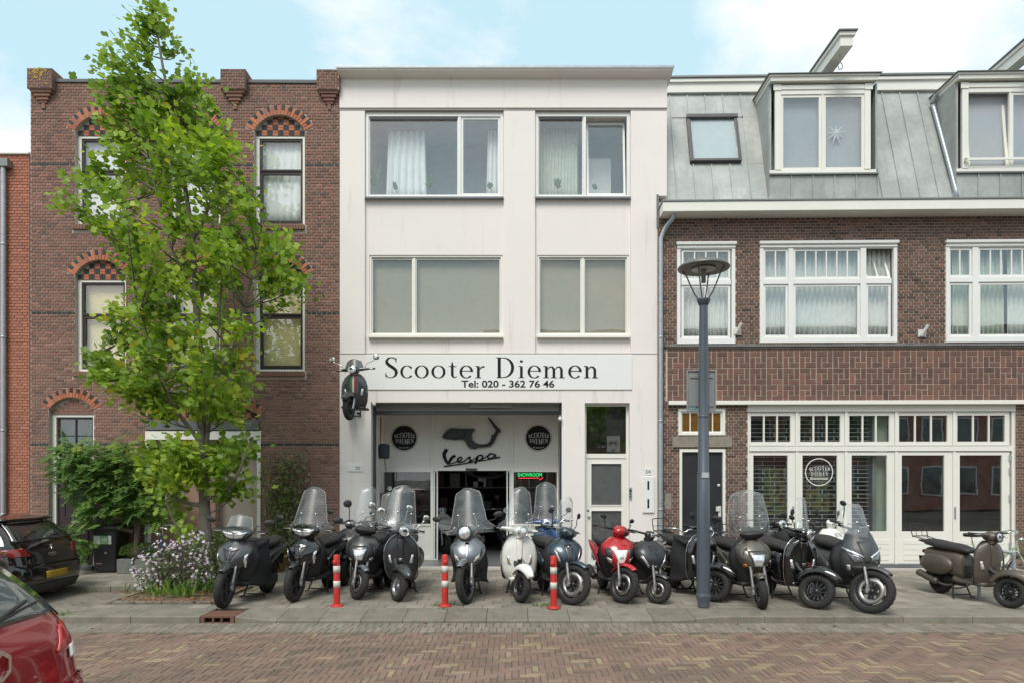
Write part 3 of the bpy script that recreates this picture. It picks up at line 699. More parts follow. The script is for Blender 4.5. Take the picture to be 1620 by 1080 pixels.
# corner piers with stepped corbels
m_lich = mat('lichen', (.42,.28,.05), .95, var=.3, scale=20)
for x0, x1 in ((43, 82), (349, 388), (501, 536.5)):
    u0, u1 = X(x0, -.14), X(x1, -.14); um = (u0+u1)/2; wa, wb = W(60, 140, -.14), W(60, 108, -.14); pier = MB()
    pier.box(u0+.006, u1-.006, -.137, .5, wa+.004, wb-.004)
    steps = [(.84, .11, 140, 146), (.66, .085, 146, 152), (.48, .06, 152, 158), (.32, .035, 158, 163), (.14, .03, 163, 172)]
    p = pier.build('pier', m_bm, bB)
    its = lay(u0, u1, wa, wb, lambda w: [], y=-.137); 
    for it in its: 
        o = piece_mesh('pier_brick', (it[3], it[4], it[5]), it[6]*.55, m_bb).build('pier_brick', m_bb, p, (it[0], it[1], it[2]))
    for sx in (u0, u1):   # flanks
        b = MB(); w = wa; k = 0
        while w < wb-.03:
            y = -.14
            while y < .48:
                l = .21 if k % 2 else .1
                b.box(sx-.005 if sx == u0 else sx-.008, sx+.008 if sx == u0 else sx+.005, y, min(y+l, .5), w, min(w+.053, wb), tone=R.uniform(.1,.5)); y += l+.01
            w += .063; k += 1
        b.build('flank_bricks', m_bb, p)
    for f_, d, ya, yb in steps:
        hw = (u1-u0)/2*f_; MB().box(um-hw, um+hw, -d, .012, W(60, yb, -d)+.003, W(60, ya, -d)-.003, tone=R.uniform(.2,.6)).build('corbel_stone', m_bb, p, bevel=.006)
    if x0 == 43:
        b = MB()
        for _ in range(60):
            lx, lz = um+R.gauss(-.02,.09), lerp(wb, wa, abs(R.gauss(.1,.28))); rr = R.uniform(.008,.026)
            b.add([(lx+rr*cos(q*pi/3)*R.uniform(.6,1.3), -.1535-R.uniform(0,.001), lz+rr*sin(q*pi/3)*R.uniform(.6,1.3)) for q in range(6)], [(5,4,3,2,1,0)])
        stuff(b.build('lichen', m_lich, p))
# door A
u0, u1 = ucA-hA, ucA+hA; w1 = W(112, 654); b = MB(); v = .12
frame(b, u0, u1, .02, w1, v, v+.1, .085, tb=.0001, tt=.06); b.box(u0+.085, u1-.085, v+.02, v+.1, W(112,722)-.03, W(112,722)+.03)
dA = b.build('door_frame', m_cream, bB, bevel=.004)
b = MB(); a0, a1 = u0+.087, u1-.087; wt = W(112, 722)-.032
b.box(a0, a1, v+.06, v+.1, .07, wt)
dr = b.build('door', m_purple, bB); b = MB()
for c0, c1 in ((.2, .95), (1.1, wt-.12)): frame(b, a0+.13, a1-.13, c0, c1, v+.045, v+.059, .03)
b.build('door_panel', m_purple, dr, bevel=.004); MB().box(a0+.32, a1-.3, v+.03, v+.045, 1.0, 1.045).build('letter_slot', m_pipe, dr)
b = MB(); wq = W(112, 718); wp = w1-.065; frame(b, a0, a1, wq, wp, v+.04, v+.09, .04); um = (a0+a1)/2; wm = (wq+wp)/2
b.box(um-.014, um+.014, v+.04, v+.08, wq+.04, wp-.04); b.box(a0+.04, um-.014, v+.045, v+.08, wm-.012, wm+.012); b.box(um+.014, a1-.04, v+.045, v+.08, wm-.012, wm+.012)
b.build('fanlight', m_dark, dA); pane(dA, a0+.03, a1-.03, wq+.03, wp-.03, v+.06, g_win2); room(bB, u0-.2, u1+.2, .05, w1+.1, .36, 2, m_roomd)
MB().box(u0-.02, u1+.02, -.1, .3, 0, .068).build('doorstep', m_bstone, bB, bevel=.01)
# entry B : recessed porch with stone walls and a glass door
u0, u1 = ucE-hE, ucE+hE; w1 = W(320, 695)
MB().box(u0-.02, u1+.02, -.05, .12, W(320,680), W(320,664)).build('lintel', m_bstone, bB, bevel=.008)
b = MB(); b.box(u0-.03, u1+.06, -.03, .13, W(320,695), W(320,681)-.004); b.box(u1-.03, u1+.05, -.02, .12, .02, W(320,695)-.003); b.box(u0-.05, u0+.03, -.02, .12, .02, W(320,695)-.003)
b.build('porch_frame', m_cream, bB, bevel=.006)
m_pink = mat('pink_stone', (.42,.26,.20), .55, var=.12, scale=3, fine=.08, bscale=50)
b = MB(); b.box(u0+.03, X(337), .14, .3, .02, w1); b.box(X(393)+.02, u1-.03, .5, .56, .02, w1); b.box(u0+.03, u1-.03, .45, 1.2, w1, w1+.05)
pw = b.build('porch_wall', m_pink, bB)
for q in range(5):  # courses of the polished stone wall
    MB().box(u0+.035, X(337)-.003, .125, .139, .03+q*.47, .03+(q+1)*.47-.008).build('stone_slab', m_pink, pw)
b = MB(); letters(b, 'ADVOCA', X(252), W(300, 770), 1.08, .125, .1235, .12)
m_bronze = mat('bronze_letter', (.55,.45,.36), .4, metal=.3, var=.1)
b.build('lettering', m_bronze, pw)
b = MB(); b.box(X(279), X(287), .112, .124, W(283,780), W(283,770)); pl = b.build('number_plate', m_wprint, pw); sans('28', .11, m_print, pw, (X(280.5), .110, W(283,778.5)), 'house_number', bold=.002)
b = MB(); b.box(X(337)+.01, X(341), .5, .56, .02, w1); b.box(X(381), X(390), .5, .57, .02, w1); b.box(X(341), X(381), .5, .56, w1-.1, w1); b.box(X(341), X(381), .5, .56, .02, .12)
gd = b.build('glass_door', m_dark, bB); m_teal = mat('frosted_blue_film', (.13,.21,.23), .5, var=.2, scale=4)
pane(gd, X(341), X(381), .12, w1-.1, .53, g_win2); MB().box(X(341), X(381), .56, .57, .12, w1-.1).build('film', m_teal, gd)
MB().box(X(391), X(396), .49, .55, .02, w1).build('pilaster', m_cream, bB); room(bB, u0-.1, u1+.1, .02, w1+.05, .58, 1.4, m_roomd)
MB().box(u0-.02, u1+.02, -.12, .58, 0, .019).build('doorstep', m_bstone, bB)

# ================================================================== orange brick house at the far left
fO = Facade(47.6, YF, radians(.4)); oX = fO.x
bO = thing('brick_house', (fO.o.x, fO.o.y, 0), 'orange brick house cut off at the left edge, lower than its neighbour', 'house', rz=fO.yaw)
wT2 = fO.at(20, 243)[1]; uA = -3.2
MB().box(uA, -.006, .008, 8, 0, wT2-.03).build('wall', m_om, bO)
its = [i[:7] for i in lay(uA, -.01, 0, wT2-.03, lambda w: [], y=.008)]
pieces('brick', its, m_ob, bO, 300, 'y', lambda it: (10 if it[3] > .2 else 0)+it[0]*2)
MB().box(uA, .0, -.05, .4, wT2-.028, wT2+.02).build('coping', m_white, bO, bevel=.006)
def downpipe(pts, r, label=None, parent=None, brackets=(), name='downpipe', m=None):
    b = MB(); b.tube(pts, r, 12); 
    for z in brackets:
        q = min(range(len(pts)-1), key=lambda i: abs((pts[i][2]+pts[i+1][2])/2-z)); 
        b.lathe([(r, -.02), (r+.008, -.018), (r+.008, .018), (r, .02)], 12, M=TR(pts[-1][0], pts[-1][1], z)); b.box(pts[-1][0]-.01, pts[-1][0]+.01, pts[-1][1], pts[-1][1]+r+.06, z-.012, z+.012)
    return b.build(name, m or m_pipe, parent)
u_ = oX(5.5, -.08); hp = fO.at(5, 266)[1]
downpipe([(u_, -.085, hp), (u_, -.085, .05)], .05, parent=bO, brackets=(1.2, 3, 5, 7), m=m_pipe)
MB().box(u_-.14, u_+.14, -.16, 0, hp-.03, hp+.14).build('rainwater_head', m_zdark, bO, bevel=.01)

# ================================================================== white rendered shop building
fW = Facade(796, YF, 0); X = fW.x; W = lambda px, py, v=0: fW.at(px, py, v)[1]
bW = thing('shop_building', (fW.o.x, fW.o.y, 0), 'white rendered three storey building with the scooter shop on its ground floor', 'shop building')
Rv = lambda x0, y0, x1, y1, v=0: fW.rect(x0, y0, x1, y1, v)
winW = [(578, 178, 796, 312), (847, 178, 997, 312), (583, 402, 795, 531), (850, 402, 996, 531)]
wr = [Rv(*q) for q in winW]
gu0, gu1, gw0, gw1 = X(587), X(889), 0.0, W(740, 636)
du0, du1, dw1 = X(925), X(996), W(960, 637)
wN = W(1050, 310)
outer = [(X(537.6), 0), (X(1039.6), 0), (X(1039.6), wN), (X(1055), wN), (X(1055), W(800, 173)), (X(537.6), W(800, 173))]
hol = [rectl(*q) for q in wr]
# the two doorways reach the ground: notch the outline there
outer = [(X(537.6), 0), (gu0, 0), (gu0, gw1), (gu1, gw1), (gu1, 0), (du0, 0), (du0, dw1), (du1, dw1), (du1, 0), (X(1039.6), 0), (X(1039.6), wN), (X(1055), wN), (X(1055), W(800, 172)), (X(537.6), W(800, 172))]
b = MB(); b.prism(outer, .07, .36, holes=hol)
wall = b.build('wall', m_plast, bW)
# projecting piers and bands, butted end to end, 7 cm proud of the recessed panels
def raised(x0, y0, x1, y1, v=0.0, d=.069, bev=.004, name='pier', m=None):
    u0, u1, w0, w1 = Rv(x0, y0, x1, y1); MB().box(u0, u1, v, v+d, w0, w1).build(name, m or m_plast, bW, bevel=bev)
G0 = 900
u0, u1 = X(537.6), X(577)
wl = W(800, 559)
for x0, x1 in ((537.6, 577), (797, 846.5), (998, 1039.6)):
    MB().box(X(x0), X(x1), .0, .069, wl, W(800, 174.8)).build('pier', m_plast, bW)
MB().box(X(1039.6), X(1055), .0, .069, wN, W(800, 174.8)).build('pier', m_plast, bW)
# spandrel strip above the shop sign level
# ground floor face
gf = [(X(537.6), 0), (gu0, 0), (gu0, gw1), (gu1, gw1), (gu1, 0), (du0, 0), (du0, dw1), (du1, dw1), (du1, 0), (X(1039.6), 0), (X(1039.6), wl-.012), (X(537.6), wl-.012)]
MB().prism(gf, -.012, .069).build('ground_floor_face', m_plast, bW)
MB().box(X(537.6), X(1039.6), -.02, .069, wl-.010, wl+.004).build('drip_strip', m_groove, bW)
# parapet board and cornice
MB().box(X(537.6), X(1055), -.03, .36, W(800, 172)+.001, W(800, 127)-.002).build('parapet', m_plast, bW, bevel=.004)
MB().box(X(537.6), X(1055), -.012, .3, W(800, 174.6), W(800, 172.2)).build('shadow_gap', m_groove, bW)
b = MB(); CT = W(800,106.5,-.28); prof = [(-.03, W(800,127)), (-.06, W(800,126)), (-.28, CT-.05), (-.28, CT), (.4, CT), (.4, W(800,127))]
b.loft([[(u, v_, z) for v_, z in prof] for u in (X(534, -.2), X(1064, -.2))], 0, True, False)
b.build('cornice', m_plast, bW, fix=True)
for i in range(7):
    a0, a1 = lerp(X(534,-.2)-.02, X(1064,-.2)+.02, i/7), lerp(X(534,-.2)-.02, X(1064,-.2)+.02, (i+1)/7)
    b = MB(); b.box(a0+.003, a1-.003, -.30, .4, CT+.002, CT+.032); b.box(a0+.003, a1-.003, -.302, -.283, CT-.025, CT+.001); b.build('roof_edge_trim', m_pipe, bW, bevel=.003)
# roof behind
MB().box(X(537.6), X(1055), .36, 9, 0.5, W(800,128)).f and None
MB().box(X(537.6), X(1055), .37, 9, W(800,150), W(800,128)).build('roof', m_lead, bW)
# windows: aluminium frames with a fixed and a sliding light
for k, ((x0, y0, x1, y1), (u0, u1, w0, w1)) in enumerate(zip(winW, wr)):
    top = k < 2; v = .05 if top else .09; mull = (727, 925, 655, 922)[k]; fm = m_white if top else m_cream
    b = MB(); frame(b, u0, u1, w0, w1, v, v+.09, .062 if top else .045, tb=.06); um = X(mull, v); b.box(um-.028, um+.028, v+.005, v+.09, w0+.06, w1-.062)
    win = b.build('window', fm, bW, bevel=.004); t = .064 if top else .047
    for j, (a0, a1) in enumerate(((u0+t, um-.029), (um+.029, u1-t))):
        b = MB(); opn = (k == 1 and j == 1); tt = .062
        slide = (top and j == 1)
        fr = .05 if slide else .022
        b = MB(); frame(b, a0, a1, w0+tt, w1-tt-.002, v+.03, v+.07, fr)
        if opn:       # this light stands open, tipped inwards at the top
            M = TR(0, v+.06, w0+tt) @ RX(radians(-5)) @ TR(0, -(v+.06), -(w0+tt)); bb = MB(); bb.M = M; frame(bb, a0+.02, a1-.02, w0+tt+.01, w1-tt-.04, v+.04, v+.08, .045)
            sash = bb.build('sash', fm, win); bb = MB(); bb.M = M; bb.box(a0+.06, a1-.06, v+.055, v+.061, w0+tt+.05, w1-tt-.08); bb.build('pane', g_win, win)
        else:
            b.build('sash', fm, win, bevel=.002); pane(win, a0+fr-.004, a1-fr+.004, w0+tt+fr-.004, w1-tt-fr, v+.05, g_win if top else g_mid)
        if top and j == 0: MB().box(a0+.02, a1-.02, v+.012, v+.05, w1-.13, w1-.07).build('vent_grille', m_slat, win, bevel=.006)
        if not top: MB().box(a0+.002, a1-.002, v+.07, v+.10, w1-t-.05, w1-t-.001).build('head_rail', m_dark, win)
    if not top:       # roller screens drawn right behind the glass
        MB().box(u0+.05, u1-.05, v+.16, v+.165, w0+.04, w1-.04).build('roller_screen', m_screen, win)
    MB().box(u0-.01, u1+.01, -.035, v, w0-.045, w0-.003).build('sill', m_lead if top else m_cream, bW, bevel=.003)
    room(bW, u0-.1, u1+.1, w0-.1, w1+.2, .365, 1.9, m_room)
v = .05; (u0, u1, w0, w1) = wr[0]
curtain(bW, X(605), X(672), w0+.06, w1-.2, .42, m_curt, 6, .05, top=.9); curtain(bW, X(768), X(790), w0+.06, w1-.15, .42, m_curt, 3, .03, top=.7)
(u0, u1, w0, w1) = wr[1]
curtain(bW, X(855), X(918), w0+.06, w1-.1, .5, m_curtg, 12, .03); MB().box(X(934), X(976), .9, .93, w0+.1, w0+1.25).build('wardrobe', m_white, bW)
# plants on the window sill inside
m_pl = mat('pot_plant', (.08,.14,.04), .6, var=.4, scale=20)
b = MB()
for (px, py, s) in ((594, 300, 1.5), (680, 299, .8), (625, 301, .5), (775, 300, .5), (882, 300, .7), (941, 301, .4)):
    for _ in range(26):
        a = R.uniform(0, 2*pi); h = R.uniform(.1, .4)*s; q = R.uniform(.03,.16)*s; ux, wz = X(px, .3), W(px, py, .3)
        p0 = Vector((ux, .30, wz)); p1 = p0+Vector((cos(a)*q, sin(a)*q*.4, h)); d = Vector((-.02, 0, .01)); b.add([p0, p0.lerp(p1, .6)+d, p1, p0.lerp(p1, .6)-d], [(0,1,2,3)])
stuff(b.build('sill_plants', m_pl, bW))
# sign
su0, su1, sw0, sw1 = Rv(580, 561.5, 999.5, 616)
sg = thing('shop_sign', (fW.o.x, YF-.035, 0), 'long white sign board with black lettering above the open garage', 'sign')
MB().box(su0, su1, 0, .021, sw0, sw1).build('sign_board', m_wprint, sg, bevel=.003)
b = MB(); yb_ = W(700, 597.5, -.035); ch = W(700, 564.5, -.035)-yb_
def word(b, txt, xa, xb, v):
    letters(b, txt, X(xa, -.035), yb_, X(xb, -.035)-X(xa, -.035), ch, v, .075)
word(b, 'Scooter', 608, 768, -.001); word(b, 'Diemen', 784, 948, -.001); b.build('lettering', m_print, sg)
sans('Tel: 020 - 362 76 46', .21, m_print, sg, (X(730,-.035), -.001, W(700,612,-.035)), 'lettering', bold=.0045, width=X(877,-.035)-X(730,-.035))
# ---- garage front
D = 1.35; y1 = YF+D
gx0, gx1 = X(589), X(889)+.02
# floor, side walls, ceiling of the recess and dark showroom behind
b = MB(); b.box(gx0-.4, gx0-.005, .362, 7, 0, gw1+.1); b.box(gx1+.005, gx1+.3, .362, 7, 0, gw1+.1); b.box(gx0-.4, gx1+.3, .362, 7, gw1+.1, gw1+.3)
b.build('porch_wall', m_plast, bW)
m_floor = mat('grey_floor', (.17,.18,.19), .35, var=.1, scale=2)
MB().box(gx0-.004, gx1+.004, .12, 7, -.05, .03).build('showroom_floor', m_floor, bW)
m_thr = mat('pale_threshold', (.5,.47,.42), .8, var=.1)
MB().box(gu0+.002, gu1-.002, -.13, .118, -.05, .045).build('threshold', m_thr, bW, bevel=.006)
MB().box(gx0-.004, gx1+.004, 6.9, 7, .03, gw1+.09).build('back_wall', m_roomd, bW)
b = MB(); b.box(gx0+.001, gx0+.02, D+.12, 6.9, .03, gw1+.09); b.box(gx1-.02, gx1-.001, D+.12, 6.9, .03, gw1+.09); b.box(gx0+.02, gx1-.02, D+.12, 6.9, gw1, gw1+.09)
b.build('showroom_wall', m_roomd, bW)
# raised roller shutter: slats and bottom rail
b = MB(); z = W(740, 650, .2)
sl = thing('roller_shutter', (fW.o.x, YF, 0), 'raised grey roller shutter under the lintel of the garage opening', 'roller shutter')
m_shut = mat('shutter_grey', (.26,.25,.22), .5, metal=.2, var=.1)
z0 = W(740, 650, .2)
for q in range(4): MB().box(gx0+.04, gx1-.06, .20+.004*(q % 2), .23, z0+q*.055, z0+q*.055+.05).build('slat', m_shut, sl, bevel=.012)
MB().box(gx0+.04, gx1-.06, .17, .24, W(740, 655.5, .17), z0-.003).build('bottom_rail', m_anth, sl, bevel=.004)
MB().box(X(743), X(810), .15, .195, W(740, 645, .2), W(740, 637.5, .2)).build('motor_box', m_shut, sl, bevel=.004)
b = MB(); b.box(gx0-.002, gx0+.038, .16, .25, .046, gw1-.01); b.build('guide_rail', m_anth, sl); MB().box(gx1-.058, gx1-.022, .16, .25, .046, gw1-.01).build('guide_rail', m_anth, sl)
# storefront screen
def SX(px): return fW.x(px, D)
def SW(py): return fW.at(740, py, D)[1]
sf = thing('panelled_wall', (fW.o.x, YF+D, 0), 'white panelled shop front with black round logos, set back inside the garage opening', 'shop wall')
wtop, wtr = gw1+.08, SW(744); s0, s1, s2, s3 = gx0+.0, SX(686), SX(808), gx1-.0
s00 = SX(602)
b = MB(); b.box(s00, s3, 0, .06, wtr+.03, wtop); b.build('fascia_panel', m_cream, sf)
m_strip = m_white
b = MB(); b.box(s0+.002, s00-.002, .02, .06, .032, wtop); b.build('side_panel', m_cream, sf)
b = MB()
for a in (s00, s1-.07, s2+.0, s3-.045): b.box(a, a+.07 if a < s3-.06 else a+.04, -.03, -.002, .032, wtop)
b.box(s00+.072, s1-.072, -.028, -.002, wtr-.03, wtr+.04); b.box(s2+.072, s3-.047, -.028, -.002, wtr-.03, wtr+.04); b.box(s1+.002, s2-.002, -.026, -.002, wtr-.0, wtr+.05)
b.build('frame', m_cream, sf, bevel=.004)
for a0, a1 in ((s00+.072, s1-.072), (s2+.072, s3-.047)):
    MB().box(a0, a1, 0, .05, .032, SW(831)).build('base_panel', m_cream, sf); b = MB(); b.box(a0, a1, -.024, -.002, SW(831)+.0, SW(831)+.05); b.box(a0, a1, -.024, -.002, .034, .1); b.build('rail', m_cream, sf, bevel=.003)
    pane(sf, a0, a1, SW(831)+.04, wtr-.02, .02, g_clear)
# sliding door leaves, one on each side of the open doorway
for a0, a1 in ((s1+.002, s1+.10), (s2-.10, s2-.002)):
    b = MB(); frame(b, a0, a1, .034, wtr-.002, -.0, .03, .03); b.build('sliding_door', m_alu, sf)
MB().box(SX(737), SX(755), -.075, -.03, SW(743.5), SW(740)).build('door_sensor', m_anth, sf, bevel=.004)
def arch_curve(xc, r_): 
    def f(x, z0, h): t = (x-xc)/r_; return z0, h*(1.0-.35*abs(t)**1.5)
    return f
for pc in (639.5, 851.5):
    uc, wc = SX(pc), SW(692); r_ = .325
    lg = thing('round_logo', (fW.o.x+uc, YF+D-.004, wc), 'black round shop logo on the %s panel over the %s window' % (('left', 'left hand') if pc < 700 else ('right', 'SHOWROOM')), 'logo sign')
    MB().lathe([(0, 0), (r_*.9, 0), (r_*.9, .003)], 40, M=RX(pi/2), sm=False).build('disc', m_print, lg)
    MB().lathe([(r_*.965, 0), (r_*.985, 0)], 48, M=TR(0,-.001,0) @ RX(pi/2), sm=False).build('ring', m_print, lg)
    b = MB(); n = 7; xs = [-.235, -.17, -.095, -.01, .075, .15, .205]; hs = [.075, .10, .125, .135, .125, .10, .08]; ws = [.055, .065, .075, .08, .07, .055, .055]
    for c, x, h, w_ in zip('SCOOTER', xs, hs, ws): strokes(b, GL[c][1], TR(x, 0, .0) @ SCL(w_/GL[c][0], 1, h), -.0045)
    xs = [-.2, -.115, -.06, .005, .1, .16]; hs = [.085, .1, .115, .12, .105, .09]; ws = [.07, .04, .055, .085, .05, .07]
    for c, x, h, w_ in zip('DIEMEN', xs, hs, ws): strokes(b, GL[c][1], TR(x, 0, -.025-h) @ SCL(w_/GL[c][0], 1, h), -.0045)
    for q in range(13):
        if q % 4 == 3: continue
        b.cbox((-.12+q*.02, -.0045, -.235+.012*((q-6)/6)**2), (.011, .001, .022))
    b.build('lettering', m_wprint, lg)
# scooter body panel and script sign fixed to the fascia
uc, wc = SX(748), SW(684)
bp_ = thing('scooter_body_panel', (fW.o.x+uc, YF+D-.03, wc), 'black step-through scooter body shell mounted on the shop fascia as decoration', 'scooter body')
k = 15.5/1080*1.0
def px2(pts, cx=748, cy=684): return [((x-cx)*(YF+D)/FPX, -(y-cy)*(YF+D)/FPX) for x, y in pts]
def zpts(pts): return [(680+x*220/1620, 640+y*120/884) for x, y in pts]
shape = zpts([(140,380),(160,345),(200,300),(255,270),(350,280),(520,278),(520,295),(490,340),(488,385),(505,420),(550,450),(600,462),(660,455),(695,430),(712,395),(722,345),(742,348),(752,330),(770,300),(765,285),(740,250),(678,155),(685,143),(745,210),(822,295),(826,312),(800,325),(770,385),(745,440),(710,480),(660,492),(560,500),(520,515),(470,505),(440,480),(425,440),(400,410),(340,405),(300,410),(180,398)])
m_bp = mat('black_plastic_gloss', (.012,.012,.014), .45, var=.1, coat=.1)
o = MB(); o.prism(px2(shape)[::-1], -.06, .02); o.build('shell', m_bp, bp_, bevel=.018)
o = MB(); o.prism(px2(zpts([(180,380),(220,320),(290,295),(400,300),(410,385),(300,395)]))[::-1], -.085, -.06); o.build('side_cowl', m_bp, bp_, bevel=.02)
vs = thing('script_sign', (fW.o.x+SX(744), YF+D-.02, SW(724)), 'black slanted script lettering sign with underline below the body shell', 'sign')
def vp(pts): return [((x*220/1620+680-744)*(YF+D)/FPX, -(y*120/884+640-724)*(YF+D)/FPX) for x, y in pts]
def vst(pts, n=5):
    q = vp([(p[0], p[1]) for p in pts]); ww = [p[2]*220/1620*(YF+D)/FPX for p in pts]; c = catmull([(x, 0, z) for x, z in q], n); kk = len(c); out = []
    for i, p in enumerate(c):
        t = i/n; j = min(int(t), len(ww)-2); out.append((p.x, p.z, lerp(ww[j], ww[j+1], t-j)))
    return out
b = MB()
st = [[(200,515,40),(168,570,44),(180,630,36),(215,690,24)], [(215,690,20),(240,640,34),(268,605,34),(300,590,30)], [(222,690,12),(280,672,12),(330,655,12)],
      [(340,655,14),(375,632,14),(365,608,16),(335,620,22),(325,650,24),(350,668,16),(400,655,12)], [(400,658,12),(440,620,14),(470,604,16),(462,625,20),(482,650,22),(450,662,16)], [(480,655,12),(520,630,12),(565,590,12)],
      [(565,590,22),(545,640,24),(532,682,26)], [(550,625,14),(575,588,16),(610,590,20),(610,625,20),(575,642,14),(555,635,12)], [(615,630,12),(650,605,12),(680,590,12)],
      [(745,570,16),(705,570,20),(675,600,22),(695,625,18),(735,610,14),(765,570,18)], [(765,570,24),(752,600,22),(775,612,18),(820,605,12)], [(165,716,16),(400,682,13),(820,612,8)]]
st = [vst(s) for s in st]
strokes(b, st, Matrix(), 0, .0006, thick=.016); b.build('lettering', m_print, vs)
# neon sign SHOWROOM
nz = thing('neon_sign', (fW.o.x, YF+D-.012, 0), 'small lit SHOWROOM sign in green with a red arrow in the right hand shop window', 'neon sign')
m_gn = mat('green_neon', (.02,.4,.1), .4, var=0, emit=((.05,1,.25), .8)); m_rn = mat('red_neon', (.4,.02,.02), .4, var=0, emit=((1,.06,.05), .9))
MB().box(SX(817), SX(861), .004, .008, SW(755), SW(746.3)).build('backing', m_print, nz)
sans('SHOWROOM', .12, m_gn, nz, (SX(819), 0, SW(753)), 'lettering', bold=-.001, width=SX(857)-SX(819))
b = MB(); b.tube([(SX(820), 0, SW(755.5)), (SX(852), 0, SW(755.5)), (SX(854), 0, SW(758.5)), (SX(859), 0, SW(754.5))], .008, 6); b.build('arrow', m_rn, nz)
# security cameras on the reveals
m_camw = mat('camera_white', (.66,.66,.62), .35, var=.05)
def seccam(px, py, v, label, flip):
    c = thing('security_camera', (fW.o.x+X(px, v), YF+v, W(px, py, v)), label, 'security camera')
    b = MB(); M = RX(radians(-68)); b.lathe([(0,-.05),(.04,-.045),(.042,.03),(.03,.05),(0,.052)], 14, M=M); b.box(-.012,.012,-.0,.05,.03,.075); b.build('housing', m_camw, c)
    MB().lathe([(0,.054),(.022,.053),(.024,.045)], 12, M=M).build('lens', m_print, c)
seccam(592, 638.5, .02, 'white dome camera in the upper left corner of the garage opening', 0); seccam(886, 662, -.05, 'white camera on the right jamb of the garage opening', 1)
# small plate at the left pier
sp_ = thing('notice_plate', (fW.o.x, YF-.03, 0), 'small white notice plate on the pier left of the garage', 'notice'); u0, u1, w0, w1 = Rv(550, 734, 573.5, 745, -.03)
MB().box(u0, u1, 0, .015, w0, w1).build('plate', m_wprint, sp_); b = MB(); 
for q in range(2): b.box(lerp(u0,u1,.52), lerp(u0,u1,.85), -.002, 0, lerp(w0,w1,.55-q*.25), lerp(w0,w1,.68-q*.25))
m_faint = mat('faint_print', (.3,.3,.3), .6, var=0); b.build('print', m_faint, sp_)
# strap, red wheel hook things hanging on the left wall of the recess
m_or = mat('orange_strap', (.55,.17,.05), .7, var=.1); m_hb = mat('dark_bag', (.02,.025,.035), .6, var=.2)
hs = thing('orange_strap', (fW.o.x+X(601,.9), YF+.9, 0), 'orange strap hanging down the left wall inside the garage opening', 'strap')
MB().tube([(.02,0,W(600,659,.9)), (.01,0,W(600,690,.9)), (-.03,0,W(600,730,.9)), (-.06,0,W(600,738,.9))], .022, 6, flat=.3).build('strap', m_or, hs); MB().tube([(-.06,0,W(600,738,.9)), (-.07,0,W(600,776,.9))], .007, 6).build('cord', m_hb, hs)
hb = thing('hose_reel', (fW.o.x+gx0+.13, YF+.75, W(595, 713, .75)), 'dark box with a hanging cable on the left wall of the garage recess', 'wall box')
MB().box(-.12,.1,-.1,.1,-.17,.17).build('housing', m_hb, hb, bevel=.04); MB().tube([(0,-.05,-.16),(.05,-.05,-.5),(.02,-.05,-.85),(.06,-.02,-1.0)], .009, 6).build('cable', m_hb, hb)
# small wall shelf and red machine in the corner
sh = thing('wall_shelf', (fW.o.x+gx0+.18, YF+.95, W(600, 779, .95)), 'small brown shelf with tools in the left corner of the recess', 'shelf')
m_rsh = mat('brown_shelf', (.12,.05,.035), .6, var=.2); MB().box(-.17,.22,-.1,.1,-.02,0).build('board', m_rsh, sh); MB().box(-.13,.04,-.07,.07,-.8,-.025).build('cabinet', m_rsh, sh); MB().lathe([(0,0),(.05,0),(.05,.02),(.035,.02)],14,M=TR(.05,-.11,.1) @ RX(pi/2)).build('gauge', m_camw, sh)
# ---- white house door
dv = .14
b = MB(); frame(b, du0, du1, .02, dw1, dv, dv+.08, .05, tb=.001, tt=.055); wt = W(960, 720, dv); b.box(du0+.05, du1-.05, dv+.002, dv+.08, wt-.055, wt+.04)
df = b.build('door_frame', m_cream, bW, bevel=.004)
pane(df, du0+.05, du1-.05, wt+.04, dw1-.055, dv+.04, g_win2)
a0, a1 = du0+.052, du1-.052; w1 = wt-.057
rects = [(a0+.11, a1-.10, W(960,798,dv), W(960,733,dv)), (a0+.11, a1-.10, .22, W(960,807.5,dv))]
dd = MB().prism(rectl(a0, a1, .06, w1), dv+.02, dv+.065, holes=[rectl(*q) for q in rects]).build('door', m_cream, bW)
for q in rects:
    pane(dd, *q, dv+.045, g_obs); b = MB(); frame(b, q[0]-.02, q[1]+.02, q[2]-.02, q[3]+.02, dv+.008, dv+.019, .02); b.build('glazing_bead', m_cream, dd)
b = MB(); b.lathe([(0,-.03),(.028,-.028),(.03,-.012),(.014,-.008),(.014,.01)], 14, M=TR(a0+.055, dv+.01, 1.13) @ RX(-pi/2)); b.build('handle', m_pipe, dd)
MB().lathe([(0,-.005),(.02,-.004),(.02,.01)], 12, M=TR(a0+.04, dv+.012, 1.26) @ RX(-pi/2)).build('lock', m_print, dd)
MB().box(du0, du1, -.05, .3, -.02, .058).build('doorstep', m_bstone, bW)
room(bW, du0-.02, du1+.02, .06, dw1, .365, 1.8, m_roomd)
